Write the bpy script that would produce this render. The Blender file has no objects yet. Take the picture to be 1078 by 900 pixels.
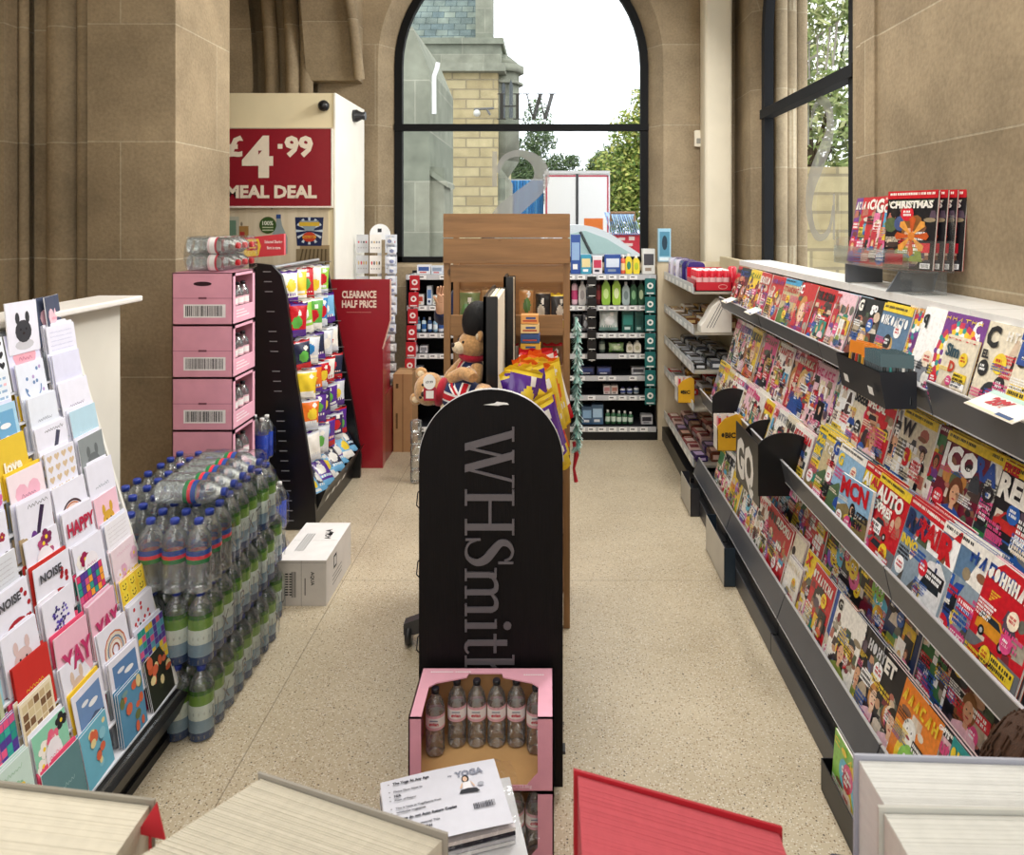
import bpy, math, random
from mathutils import Vector, Matrix
PI = math.pi
SC = bpy.context.scene
COL = SC.collection

# ------------------------------------------------------------------ camera, sky, lights, exposure
CAM_H = 1.8
cam_d = bpy.data.cameras.new('camera')
cam = bpy.data.objects.new('camera', cam_d); COL.objects.link(cam)
cam.location = (0, 0, CAM_H); cam.rotation_euler = (PI/2, 0, 0)
cam_d.sensor_fit = 'HORIZONTAL'; cam_d.sensor_width = 36.0
cam_d.lens = 36.0*800/1078
cam_d.shift_x = (539-577)/1078; cam_d.shift_y = (231-450)/1078
cam_d.clip_start = .05; cam_d.clip_end = 400
cam_d.dof.use_dof = True; cam_d.dof.focus_distance = 2.8; cam_d.dof.aperture_fstop = 12.0
SC.camera = cam

SKY = 2.4
w = bpy.data.worlds.new('overcast_sky'); SC.world = w; w.use_nodes = True
nt = w.node_tree; nt.nodes.clear()
out = nt.nodes.new('ShaderNodeOutputWorld'); bg = nt.nodes.new('ShaderNodeBackground')
tc = nt.nodes.new('ShaderNodeTexCoord'); nz = nt.nodes.new('ShaderNodeTexNoise'); nz.inputs['Scale'].default_value = 2.2
nz.inputs['Detail'].default_value = 4
cr = nt.nodes.new('ShaderNodeValToRGB')
cr.color_ramp.elements[0].position = .35; cr.color_ramp.elements[0].color = (.86, .92, 1.0, 1)
cr.color_ramp.elements[1].position = .6; cr.color_ramp.elements[1].color = (1, 1, 1, 1)
nt.links.new(tc.outputs['Generated'], nz.inputs['Vector']); nt.links.new(nz.outputs['Fac'], cr.inputs['Fac'])
nt.links.new(cr.outputs['Color'], bg.inputs['Color']); bg.inputs['Strength'].default_value = SKY
nt.links.new(bg.outputs['Background'], out.inputs['Surface'])

def area(name, loc, sx, sy, power, col=(1, .97, .92), rot=(0, 0, 0)):
    l = bpy.data.lights.new(name, 'AREA'); l.shape = 'RECTANGLE'; l.size = sx; l.size_y = sy
    l.energy = power; l.color = col
    o = bpy.data.objects.new(name, l); COL.objects.link(o); o.location = loc; o.rotation_euler = rot
    return o
area('ceiling_panel_light', (-.25, 2.5, 3.5), 2.2, 4.0, 92)
area('pier_fill_light', (1.15, 4.5, 3.7), .5, 1.2, 85, (1, .97, .93), (0, math.radians(52), 0))  # added fill lamp, no fitting here; brightens the left pier's aisle side
area('front_fill_light', (0, -1.1, 2.4), 4.2, 2.2, 58, (.95, .98, 1), (math.radians(78), 0, 0))  # added fill lamp inside the closed near wall, standing in for daylight

vs = SC.view_settings
vs.view_transform = 'Standard'; vs.look = 'None'; vs.exposure = 0.0; vs.gamma = 1.0; vs.use_curve_mapping = False

# ------------------------------------------------------------------ helpers
def lin(c):
    return tuple(((x/12.92) if x <= .04045 else ((x+.055)/1.055)**2.4) for x in c[:3])
def hx(s):
    return (int(s[0:2], 16)/255, int(s[2:4], 16)/255, int(s[4:6], 16)/255)
NAMED = dict(white='f4f2ee', cream='e9dfc8', black='151518', grey='8d8f94', dark='2c2d33', red='c8202c', crimson='8e1c28', pink='f0a9bd',
             rose='e0507f', magenta='b8256e', orange='e8712a', yellow='f3d32c', gold='d9a83a', green='4b9a45', lime='9ccf52', teal='4aa79f', sky='9fd0e8',
             blue='2d62b5', navy='1d2750', purple='5b2f92', lilac='cfc4e6', brown='7a5236', kraft='b08d62', tan='d9b48c', skin='e2b394', beige='d8cbb0',
             mint='a9dcc8', silver='c6cacf', maroon='6d1730', charcoal='3a3c42', mustard='d7b02c', peach='f4c3a4', turquoise='2fb3c4', olive='6f7a3a')
def C(c):
    if isinstance(c, str): c = hx(NAMED.get(c, c))
    return lin(c)

class MB:
    def __init__(s): s.v = []; s.f = []; s.c = []; s.s = []; s.T = None
    def add(s, vs, fs, col, smooth=False):
        n = len(s.v); T = s.T
        for p in vs: s.v.append(tuple(T @ Vector(p)) if T is not None else tuple(p))
        c = C(col)
        for f in fs: s.f.append([n+i for i in f]); s.c.append(c); s.s.append(smooth)
        return s
    def box(s, x0, x1, y0, y1, z0, z1, col):
        return s.add([(x0,y0,z0),(x1,y0,z0),(x1,y1,z0),(x0,y1,z0),(x0,y0,z1),(x1,y0,z1),(x1,y1,z1),(x0,y1,z1)],
                     [(0,3,2,1),(4,5,6,7),(0,1,5,4),(1,2,6,5),(2,3,7,6),(3,0,4,7)], col)
    def quad(s, a, b, c, d, col): return s.add([a, b, c, d], [(0,1,2,3)], col)
    def poly(s, pts, fr, col, off=0.0):
        o, u, v = fr; n = u.cross(v)
        return s.add([tuple(o+u*p[0]+v*p[1]+n*off) for p in pts], [tuple(range(len(pts)))], col)
    def rect(s, x0, x1, y0, y1, fr, col, off=0.0): return s.poly([(x0,y0),(x1,y0),(x1,y1),(x0,y1)], fr, col, off)
    def ell(s, cx, cy, rx, ry, fr, col, off=0.0, n=14, a0=0.0, a1=2*PI):
        full = abs(a1-a0-2*PI) < 1e-6
        m = n if full else n+1
        return s.poly([(cx+rx*math.cos(a0+(a1-a0)*i/n), cy+ry*math.sin(a0+(a1-a0)*i/n)) for i in range(m)], fr, col, off)
    def prism(s, pts, fr, d, col, side=None, smooth=False):
        # front outline at the frame plane, extruded by d against its normal
        o, u, v = fr; n = u.cross(v); k = len(pts)
        F = [o+u*p[0]+v*p[1] for p in pts]; B = [q-n*d for q in F]
        s.add(F+B, [tuple(range(k)), tuple(range(2*k-1, k-1, -1))], col)
        s.add(F+B, [((i+1) % k, i, k+i, k+(i+1) % k) for i in range(k)], side or col, smooth)
        return s
    def lathe(s, prof, col, n=16, cx=0, cy=0, cz=0, axis='z', cap=True, cols=None):
        vs = []; fs = []
        for r, z in prof:
            for i in range(n):
                a = 2*PI*i/n; p = (r*math.cos(a), r*math.sin(a), z)
                if axis == 'x': p = (p[2], p[0], p[1])
                if axis == 'y': p = (p[1], p[2], p[0])
                vs.append((p[0]+cx, p[1]+cy, p[2]+cz))
        for j in range(len(prof)-1):
            fs = [(j*n+i, j*n+(i+1) % n, (j+1)*n+(i+1) % n, (j+1)*n+i) for i in range(n)]
            s._raw(vs if j == 0 else None, fs, (cols[j] if cols else col), True)
        if cap:
            s._raw(None, [tuple(range(n-1, -1, -1))], col, False)
            m = (len(prof)-1)*n; s._raw(None, [tuple(range(m, m+n))], cols[-1] if cols else col, False)
        return s
    def _raw(s, vs, fs, col, smooth):
        if vs is not None:
            s._b = len(s.v)
            for p in vs: s.v.append(tuple(s.T @ Vector(p)) if s.T is not None else tuple(p))
        c = C(col)
        for f in fs: s.f.append([s._b+i for i in f]); s.c.append(c); s.s.append(smooth)
    def tube(s, pts, r, col, n=8):
        pts = [Vector(p) for p in pts]; rings = []
        for i, p in enumerate(pts):
            t = (pts[min(i+1, len(pts)-1)]-pts[max(i-1, 0)]).normalized()
            a = t.orthogonal().normalized() if i == 0 else (rings_a - t*rings_a.dot(t)).normalized()
            rings_a = a; b = t.cross(a); rr = r[i] if isinstance(r, (list, tuple)) else r
            rings.append([p+(a*math.cos(2*PI*k/n)+b*math.sin(2*PI*k/n))*rr for k in range(n)])
        vs = [q for R in rings for q in R]
        fs = [(j*n+k, j*n+(k+1) % n, (j+1)*n+(k+1) % n, (j+1)*n+k) for j in range(len(pts)-1) for k in range(n)]
        s.add(vs, fs, col, True); m = (len(pts)-1)*n
        s.add(rings[0], [tuple(range(n-1, -1, -1))], col); s.add(rings[-1], [tuple(range(n))], col)
        return s
    def sphere(s, c, r, col, n=14, m=9, fn=None):
        rx, ry, rz = r if isinstance(r, (tuple, list)) else (r, r, r); vs = []
        for j in range(m+1):
            t = PI*j/m
            for i in range(n):
                a = 2*PI*i/n; p = [c[0]+rx*math.sin(t)*math.cos(a), c[1]+ry*math.sin(t)*math.sin(a), c[2]-rz*math.cos(t)]
                if fn: p = fn(p, a, t)
                vs.append(tuple(p))
        return s.add(vs, [(j*n+i, j*n+(i+1) % n, (j+1)*n+(i+1) % n, (j+1)*n+i) for j in range(m) for i in range(n)], col, True)
    def text(s, st, x, y, h, fr, col, off=0.0, sx=1.0, maxw=None, align='l', skew=0.0, bold=.02):
        vs, fs, w = glyphs(st, bold)
        if not vs: return 0
        k = h; kx = h*sx
        if maxw and w*kx > maxw: kx = maxw/w
        x0 = x - (w*kx/2 if align == 'c' else (w*kx if align == 'r' else 0))
        o, u, v = fr; n = u.cross(v)
        s.add([tuple(o+u*(x0+p[0]*kx+skew*p[1]*k)+v*(y+p[1]*k)+n*off) for p in vs], fs, col)
        return w*kx
    def build(s, name, mat, parent=None, loc=None, rot=None):
        me = bpy.data.meshes.new(name); me.from_pydata(s.v, [], s.f); me.update()
        a = me.color_attributes.new('Col', 'FLOAT_COLOR', 'CORNER'); buf = []
        for f, c in zip(s.f, s.c): buf.extend((c[0], c[1], c[2], 1.0)*len(f))
        a.data.foreach_set('color', buf)
        me.polygons.foreach_set('use_smooth', s.s)
        me.materials.append(mat)
        o = bpy.data.objects.new(name, me); COL.objects.link(o)
        if parent is not None: o.parent = parent
        if loc is not None: o.location = loc
        if rot is not None: o.rotation_euler = rot
        return o

_g = {}
def glyphs(st, bold=.02):
    # outline of a string at cap height 1, filled and tessellated
    if (st, bold) in _g: return _g[(st, bold)]
    cu = bpy.data.curves.new('lettering', 'FONT'); cu.body = st; cu.size = 1.0; cu.resolution_u = 2; cu.offset = bold
    ob = bpy.data.objects.new('lettering', cu)
    me = bpy.data.meshes.new_from_object(ob)
    vs = [(v.co.x, v.co.y) for v in me.vertices]; fs = [tuple(p.vertices) for p in me.polygons]
    bpy.data.objects.remove(ob); bpy.data.curves.remove(cu); bpy.data.meshes.remove(me)
    if vs:
        x0 = min(v[0] for v in vs); x1 = max(v[0] for v in vs); k = 1/.73
        vs = [((v[0]-x0)*k, v[1]*k) for v in vs]; r = (vs, fs, (x1-x0)*k)
    else: r = ([], [], 0)
    _g[(st, bold)] = r
    return r

def catmull(P, n=6):
    out = []
    for i in range(len(P)-1):
        p0 = P[max(i-1, 0)]; p1 = P[i]; p2 = P[i+1]; p3 = P[min(i+2, len(P)-1)]
        for k in range(n):
            t = k/n
            out.append(tuple(.5*((2*b)+(-a+c)*t+(2*a-5*b+4*c-d)*t*t+(-a+3*b-3*c+d)*t**3) for a, b, c, d in zip(p0, p1, p2, p3)))
    out.append(tuple(P[-1])); return out
def stroke(P, n=6):
    # (x, y, width) points -> quads
    Q = catmull(P, n); L = []; R = []
    for i, (x, y, w_) in enumerate(Q):
        a = Q[max(i-1, 0)]; b = Q[min(i+1, len(Q)-1)]; dx, dy = b[0]-a[0], b[1]-a[1]; l = math.hypot(dx, dy) or 1
        nx, ny = -dy/l, dx/l; L.append((x+nx*w_/2, y+ny*w_/2)); R.append((x-nx*w_/2, y-ny*w_/2))
    return [[R[i], R[i+1], L[i+1], L[i]] for i in range(len(Q)-1)]
def bar(x0, y0, x1, y1, wd):
    return [(x0-wd/2, y0), (x0+wd/2, y0), (x1+wd/2, y1), (x1-wd/2, y1)]
def rc(x0, x1, y0, y1): return [(x0, y0), (x1, y0), (x1, y1), (x0, y1)]
def serif(ch):
    # old-style capitals and small letters of the shop's name, unit cap height
    if ch == 'W': return ([bar(.14, 1, .42, 0, .15)[::-1], bar(.42, 0, .66, 1, .055), bar(.58, 1, .86, 0, .15)[::-1], bar(.86, 0, 1.12, 1, .055),
                           rc(0, .30, .955, 1), rc(.48, .74, .955, 1), rc(1.0, 1.26, .955, 1)], 1.26)
    if ch == 'H': return ([rc(.12, .25, 0, 1), rc(.73, .86, 0, 1), rc(.25, .73, .48, .54), rc(.02, .35, 0, .045), rc(.02, .35, .955, 1), rc(.63, .96, 0, .045), rc(.63, .96, .955, 1)], .98)
    if ch == 'S': return (stroke([(.50, .80, .035), (.44, .92, .05), (.30, .965, .06), (.15, .88, .11), (.13, .72, .14), (.30, .56, .17), (.46, .42, .17), (.52, .24, .13), (.42, .07, .08), (.27, .03, .05), (.12, .09, .05), (.05, .24, .035)])
                          + [rc(.50, .54, .68, .98), rc(.02, .06, .02, .32)], .60)
    if ch == 'm':
        r = []
        for x in (.12, .48, .84): r += [rc(x, x+.11, 0, .56), rc(x-.07, x+.18, 0, .04)]
        for x in (.20, .56): r += stroke([(x, .54, .05), (x+.13, .63, .08), (x+.28, .62, .10), (x+.335, .50, .11)], 4)
        return (r+[rc(.03, .23, .60, .645), rc(.12, .23, .5, .645)], 1.06)
    if ch == 'i': return ([rc(.10, .21, 0, .64), rc(.03, .28, 0, .04), rc(.03, .21, .60, .645), [(.155+.08*math.cos(a*PI/6), .86+.08*math.sin(a*PI/6)) for a in range(12)]], .32)
    if ch == 't': return ([rc(.12, .23, .05, .86), rc(.0, .38, .58, .64)]+stroke([(.175, .1, .11), (.22, .03, .08), (.32, .03, .05), (.38, .08, .04)], 4), .40)
    if ch == 'h': return ([rc(.10, .21, 0, 1), rc(.03, .28, 0, .04), rc(.48, .59, 0, .5), rc(.41, .66, 0, .04), rc(.02, .21, .96, 1)]+stroke([(.18, .52, .05), (.32, .63, .08), (.47, .62, .10), (.535, .48, .11)], 4), .68)
    return ([], .3)
def serif_text(mb, st, x, y, h, fr, col, off, thick=0.0, mirror=False, gap=.03, sx=1.0):
    o, u, v = fr
    for ch in st:
        polys, w_ = serif(ch)
        for ip, p in enumerate(polys):
            q = [((x + (w_-a if mirror else a)*h*sx), y+b*h) for a, b in p]
            if mirror: q = q[::-1]
            n = u.cross(v); fr2 = (o+n*(off+ip*.00012), u, v)
            if thick: mb.prism(q, fr2, thick, col)
            else: mb.poly(q, fr2, col)
        x += (w_+gap)*h*sx
    return x

def tag(o, label=None, cat=None, group=None, kind=None):
    if label: o['label'] = label
    if cat: o['category'] = cat
    if group: o['group'] = group
    if kind: o['kind'] = kind
    return o
def thing(name, label, cat, loc=(0, 0, 0), group=None, rz=0.0, kind=None):
    o = bpy.data.objects.new(name, None); COL.objects.link(o); o.empty_display_size = .05
    o.location = loc; o.rotation_euler = (0, 0, rz); return tag(o, label, cat, group, kind)
def kids(o): return list(CH.get(o.name, []))
def dup(o, loc=None, rot=None, mat=None, label=None, group=None, cat=None, parent=None):
    c = o.copy(); COL.objects.link(c)
    if parent is not None: c.parent = parent
    if loc is not None: c.location = loc
    if rot is not None: c.rotation_euler = rot
    if mat is not None: c.matrix_basis = mat
    if label: c['label'] = label
    if group: c['group'] = group
    if cat: c['category'] = cat
    for ch in o.children: dup(ch, parent=c)
    return c
def struct(o): o['kind'] = 'structure'; return o
ORD = ('first second third fourth fifth sixth seventh eighth ninth tenth eleventh twelfth thirteenth fourteenth fifteenth sixteenth '
       'seventeenth eighteenth nineteenth twentieth twenty-first twenty-second twenty-third twenty-fourth twenty-fifth twenty-sixth twenty-seventh '
       'twenty-eighth twenty-ninth thirtieth thirty-first thirty-second thirty-third thirty-fourth thirty-fifth thirty-sixth thirty-seventh thirty-eighth thirty-ninth fortieth').split()
FX = lambda o: (Vector(o), Vector((1, 0, 0)), Vector((0, 0, 1)))        # faces -Y, towards the camera
FA = lambda o: (Vector(o), Vector((0, -1, 0)), Vector((0, 0, 1)))       # faces -X
FB = lambda o: (Vector(o), Vector((0, 1, 0)), Vector((0, 0, 1)))        # faces +X
FT = lambda o: (Vector(o), Vector((1, 0, 0)), Vector((0, 1, 0)))        # faces up
def P(px, py, Y): return Vector(((px-577)*Y/800, Y, CAM_H-(py-231)*Y/800))
def rrect(x0, x1, y0, y1, r, n=4):
    p = []
    for cx, cy, a in ((x1-r, y0+r, -PI/2), (x1-r, y1-r, 0), (x0+r, y1-r, PI/2), (x0+r, y0+r, PI)):
        for k in range(n+1): p.append((cx+r*math.cos(a+PI/2*k/n), cy+r*math.sin(a+PI/2*k/n)))
    return p

# ------------------------------------------------------------------ materials
def newmat(name):
    m = bpy.data.materials.new(name); m.use_nodes = True; n = m.node_tree
    for x in list(n.nodes): n.nodes.remove(x)
    o = n.nodes.new('ShaderNodeOutputMaterial'); return m, n, o
def N(n, t, **k):
    x = n.nodes.new(t)
    for a, b in k.items():
        if a in x.inputs: x.inputs[a].default_value = b
        else: setattr(x, a, b)
    return x
def printed(name, rough=.5, spec=.4, metal=0.0, vary=.06, scale=30, bump=0.0, bscale=200, coat=0.0, stretch=None, sheen=0.0):
    # surface whose own print / paint colour is stored per face
    m, n, o = newmat(name)
    at = N(n, 'ShaderNodeAttribute'); at.attribute_name = 'Col'
    tcn = N(n, 'ShaderNodeTexCoord'); ns = N(n, 'ShaderNodeTexNoise', Scale=scale, Detail=3.0)
    src = tcn.outputs['Object']
    if stretch:
        mp = N(n, 'ShaderNodeMapping'); mp.inputs['Scale'].default_value = stretch; n.links.new(src, mp.inputs['Vector']); src = mp.outputs['Vector']
    n.links.new(src, ns.inputs['Vector'])
    mr = N(n, 'ShaderNodeMapRange'); mr.inputs['From Min'].default_value = .3; mr.inputs['From Max'].default_value = .7
    mr.inputs['To Min'].default_value = 1-vary; mr.inputs['To Max'].default_value = 1+vary
    n.links.new(ns.outputs['Fac'], mr.inputs['Value'])
    mx = N(n, 'ShaderNodeVectorMath', operation='SCALE'); n.links.new(at.outputs['Color'], mx.inputs[0]); n.links.new(mr.outputs['Result'], mx.inputs['Scale'])
    b = N(n, 'ShaderNodeBsdfPrincipled', Roughness=rough, Metallic=metal)
    b.inputs['Specular IOR Level'].default_value = spec; b.inputs['Coat Weight'].default_value = coat; b.inputs['Coat Roughness'].default_value = .15
    if sheen: b.inputs['Sheen Weight'].default_value = sheen
    n.links.new(mx.outputs[0], b.inputs['Base Color'])
    if bump:
        n2 = N(n, 'ShaderNodeTexNoise', Scale=bscale, Detail=4.0); n.links.new(src, n2.inputs['Vector'])
        bp = N(n, 'ShaderNodeBump', Strength=bump, Distance=.004); n.links.new(n2.outputs['Fac'], bp.inputs['Height']); n.links.new(bp.outputs['Normal'], b.inputs['Normal'])
    n.links.new(b.outputs[0], o.inputs['Surface']); return m
M = {}
M['paper'] = printed('printed_paper', .55, .3, vary=.03)
M['gloss'] = printed('glossy_print', .28, .5, vary=.03, coat=.15)
M['cover'] = printed('magazine_cover', .3, .45, vary=.16, scale=70, coat=.12)
M['pages'] = printed('page_edges', .8, .1, vary=.045, scale=60, stretch=(1, 1, 8))
M['foil'] = printed('foil_wrapper', .25, .6, vary=.10, scale=18, bump=.5, bscale=45, coat=.3)
M['card'] = printed('cardboard', .75, .2, vary=.05, scale=12, bump=.12, bscale=90)
M['metal'] = printed('painted_metal', .38, .5, metal=.35, vary=.05, scale=8)
M['steel'] = printed('bare_metal', .3, .5, metal=.85, vary=.05, scale=8)
M['plastic'] = printed('moulded_plastic', .32, .5, vary=.03)
M['matte'] = printed('matte_paint', .7, .25, vary=.04, scale=4, bump=.05, bscale=60)
M['fabric'] = printed('woven_cloth', .9, .1, vary=.10, scale=120, bump=.4, bscale=300, sheen=.3)
M['fur'] = printed('plush_fur', .95, .05, vary=.22, scale=90, bump=1.0, bscale=160, sheen=.5)
M['skin'] = printed('skin_surface', .5, .4, vary=.04, scale=30)
M['hair'] = printed('hair_strands', .55, .4, vary=.35, scale=60, bump=.8, bscale=120, stretch=(6, 6, 1))
M['leaf'] = printed('leafy', .6, .3, vary=.25, scale=3)
M['blackwood'] = printed('black_ash_board', .5, .18, vary=.35, scale=30, bump=.35, bscale=30, stretch=(14, 1, .25))

def stone(name, axis, row=.62, offz=0.0, width=1.5, c1='a8946f', c2='94815f', mort='b9ab8c', ms=.004, dirt=.35, fine=True):
    m, n, o = newmat(name)
    g = N(n, 'ShaderNodeNewGeometry'); sp = N(n, 'ShaderNodeSeparateXYZ'); n.links.new(g.outputs['Position'], sp.inputs[0])
    ad = N(n, 'ShaderNodeMath', operation='ADD'); ad.inputs[1].default_value = -offz+row*20; n.links.new(sp.outputs['Z'], ad.inputs[0])
    cb = N(n, 'ShaderNodeCombineXYZ'); n.links.new(sp.outputs['X' if axis == 'x' else 'Y'], cb.inputs['X']); n.links.new(ad.outputs[0], cb.inputs['Y'])
    bt = N(n, 'ShaderNodeTexBrick'); bt.inputs['Scale'].default_value = 1.0; bt.inputs['Brick Width'].default_value = width; bt.inputs['Row Height'].default_value = row
    bt.inputs['Mortar Size'].default_value = ms; bt.inputs['Mortar Smooth'].default_value = .3
    bt.inputs['Color1'].default_value = (*C(c1), 1); bt.inputs['Color2'].default_value = (*C(c2), 1); bt.inputs['Mortar'].default_value = (*C(mort), 1)
    n.links.new(cb.outputs[0], bt.inputs['Vector'])
    n1 = N(n, 'ShaderNodeTexNoise', Scale=1.8, Detail=6.0, Roughness=.65); n.links.new(g.outputs['Position'], n1.inputs['Vector'])
    n2 = N(n, 'ShaderNodeTexNoise', Scale=55.0 if fine else 3.0, Detail=4.0); n.links.new(g.outputs['Position'], n2.inputs['Vector'])
    r1 = N(n, 'ShaderNodeMapRange'); r1.inputs['From Min'].default_value = .3; r1.inputs['From Max'].default_value = .7; r1.inputs['To Min'].default_value = 1-dirt; r1.inputs['To Max'].default_value = 1+dirt*.35
    n.links.new(n1.outputs['Fac'], r1.inputs['Value'])
    r2 = N(n, 'ShaderNodeMapRange'); r2.inputs['From Min'].default_value = .3; r2.inputs['From Max'].default_value = .7; r2.inputs['To Min'].default_value = .88; r2.inputs['To Max'].default_value = 1.1
    n.links.new(n2.outputs['Fac'], r2.inputs['Value'])
    mu = N(n, 'ShaderNodeMath', operation='MULTIPLY'); n.links.new(r1.outputs[0], mu.inputs[0]); n.links.new(r2.outputs[0], mu.inputs[1])
    sc = N(n, 'ShaderNodeVectorMath', operation='SCALE'); n.links.new(bt.outputs['Color'], sc.inputs[0]); n.links.new(mu.outputs[0], sc.inputs['Scale'])
    b = N(n, 'ShaderNodeBsdfPrincipled', Roughness=.9); b.inputs['Specular IOR Level'].default_value = .15
    n.links.new(sc.outputs[0], b.inputs['Base Color'])
    bp = N(n, 'ShaderNodeBump', Strength=.35 if fine else 0.0, Distance=.006); n.links.new(n2.outputs['Fac'], bp.inputs['Height'])
    bp2 = N(n, 'ShaderNodeBump', Strength=.4, Distance=.006); bp2.invert = True; n.links.new(bt.outputs['Fac'], bp2.inputs['Height']); n.links.new(bp.outputs[0], bp2.inputs['Normal'])
    n.links.new(bp2.outputs[0], b.inputs['Normal']); n.links.new(b.outputs[0], o.inputs['Surface']); return m

def terrazzo():
    m, n, o = newmat('terrazzo'); g = N(n, 'ShaderNodeNewGeometry')
    base = C('c9b898')
    def chips(scale, lo, hi, col, prev, rnd):
        v = N(n, 'ShaderNodeTexVoronoi', Scale=scale); v.feature = 'F1'; n.links.new(g.outputs['Position'], v.inputs['Vector'])
        sepc = N(n, 'ShaderNodeSeparateColor'); n.links.new(v.outputs['Color'], sepc.inputs[0])
        gt = N(n, 'ShaderNodeMath', operation='GREATER_THAN'); gt.inputs[1].default_value = rnd; n.links.new(sepc.outputs[0], gt.inputs[0])
        lt = N(n, 'ShaderNodeMapRange'); lt.inputs['From Min'].default_value = hi; lt.inputs['From Max'].default_value = lo; n.links.new(v.outputs['Distance'], lt.inputs['Value'])
        mu = N(n, 'ShaderNodeMath', operation='MULTIPLY'); n.links.new(gt.outputs[0], mu.inputs[0]); n.links.new(lt.outputs[0], mu.inputs[1])
        mx = N(n, 'ShaderNodeMix'); mx.data_type = 'RGBA'; n.links.new(mu.outputs[0], mx.inputs['Factor']); n.links.new(prev, mx.inputs[6]); mx.inputs[7].default_value = (*C(col), 1)
        return mx.outputs[2]
    nz = N(n, 'ShaderNodeTexNoise', Scale=2.0, Detail=5.0); n.links.new(g.outputs['Position'], nz.inputs['Vector'])
    cr = N(n, 'ShaderNodeValToRGB'); cr.color_ramp.elements[0].position = .3; cr.color_ramp.elements[0].color = (*C('b5a78d'), 1)
    cr.color_ramp.elements[1].position = .7; cr.color_ramp.elements[1].color = (*C('cabca1'), 1); n.links.new(nz.outputs['Fac'], cr.inputs['Fac'])
    c = cr.outputs[0]
    c = chips(150, .25, .42, 'dcd6c8', c, .45); c = chips(105, .2, .36, '8f7656', c, .62); c = chips(125, .18, .32, '5b4a38', c, .76); c = chips(70, .16, .3, 'ded2bb', c, .8); c = chips(52, .11, .20, '2f2820', c, .78)
    # joints between the slabs
    sp = N(n, 'ShaderNodeSeparateXYZ'); n.links.new(g.outputs['Position'], sp.inputs[0]); last = None
    for ax, off, per in (('X', -1.02, 1.22), ('Y', 3.79, 1.22)):
        a = N(n, 'ShaderNodeMath', operation='SUBTRACT'); a.inputs[1].default_value = off; n.links.new(sp.outputs[ax], a.inputs[0])
        pp = N(n, 'ShaderNodeMath', operation='PINGPONG'); pp.inputs[1].default_value = per; n.links.new(a.outputs[0], pp.inputs[0])
        lt = N(n, 'ShaderNodeMath', operation='LESS_THAN'); lt.inputs[1].default_value = .0022; n.links.new(pp.outputs[0], lt.inputs[0])
        if last is None: last = lt
        else:
            mm = N(n, 'ShaderNodeMath', operation='MAXIMUM'); n.links.new(last.outputs[0], mm.inputs[0]); n.links.new(lt.outputs[0], mm.inputs[1]); last = mm
    sc = N(n, 'ShaderNodeMath', operation='MULTIPLY'); sc.inputs[1].default_value = .55; n.links.new(last.outputs[0], sc.inputs[0])
    mx = N(n, 'ShaderNodeMix'); mx.data_type = 'RGBA'; n.links.new(sc.outputs[0], mx.inputs['Factor']); n.links.new(c, mx.inputs[6]); mx.inputs[7].default_value = (*C('5e5040'), 1)
    b = N(n, 'ShaderNodeBsdfPrincipled', Roughness=.33); b.inputs['Specular IOR Level'].default_value = .4
    n.links.new(mx.outputs[2], b.inputs['Base Color'])
    rr = N(n, 'ShaderNodeMapRange'); rr.inputs['To Min'].default_value = .26; rr.inputs['To Max'].default_value = .5; n.links.new(nz.outputs['Fac'], rr.inputs['Value']); n.links.new(rr.outputs[0], b.inputs['Roughness'])
    n.links.new(b.outputs[0], o.inputs['Surface']); return m

def wood(name, c1, c2, axis='x', scale=1.0, rough=.5):
    m, n, o = newmat(name); t = N(n, 'ShaderNodeTexCoord'); mp = N(n, 'ShaderNodeMapping')
    mp.inputs['Scale'].default_value = {'x': (1.2, 14, 14), 'y': (14, 1.2, 14), 'z': (14, 14, 1.2)}[axis]
    n.links.new(t.outputs['Object'], mp.inputs['Vector'])
    nz = N(n, 'ShaderNodeTexNoise', Scale=2.2*scale, Detail=7.0, Roughness=.6, Distortion=.6); n.links.new(mp.outputs[0], nz.inputs['Vector'])
    cr = N(n, 'ShaderNodeValToRGB'); cr.color_ramp.elements[0].position = .32; cr.color_ramp.elements[0].color = (*C(c1), 1)
    cr.color_ramp.elements[1].position = .68; cr.color_ramp.elements[1].color = (*C(c2), 1); n.links.new(nz.outputs['Fac'], cr.inputs['Fac'])
    v = N(n, 'ShaderNodeTexVoronoi', Scale=6.5); mp2 = N(n, 'ShaderNodeMapping'); mp2.inputs['Scale'].default_value = {'x': (.7, 1, 1.3), 'y': (1, .7, 1.3), 'z': (1.3, 1, .7)}[axis]
    n.links.new(t.outputs['Object'], mp2.inputs['Vector']); n.links.new(mp2.outputs[0], v.inputs['Vector'])
    mr = N(n, 'ShaderNodeMapRange'); mr.inputs['From Min'].default_value = .05; mr.inputs['From Max'].default_value = .09; mr.inputs['To Min'].default_value = .35; n.links.new(v.outputs['Distance'], mr.inputs['Value'])
    sc = N(n, 'ShaderNodeVectorMath', operation='SCALE'); n.links.new(cr.outputs[0], sc.inputs[0]); n.links.new(mr.outputs[0], sc.inputs['Scale'])
    b = N(n, 'ShaderNodeBsdfPrincipled', Roughness=rough); n.links.new(sc.outputs[0], b.inputs['Base Color'])
    bp = N(n, 'ShaderNodeBump', Strength=.15, Distance=.003); n.links.new(nz.outputs['Fac'], bp.inputs['Height']); n.links.new(bp.outputs[0], b.inputs['Normal'])
    n.links.new(b.outputs[0], o.inputs['Surface']); return m

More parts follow.
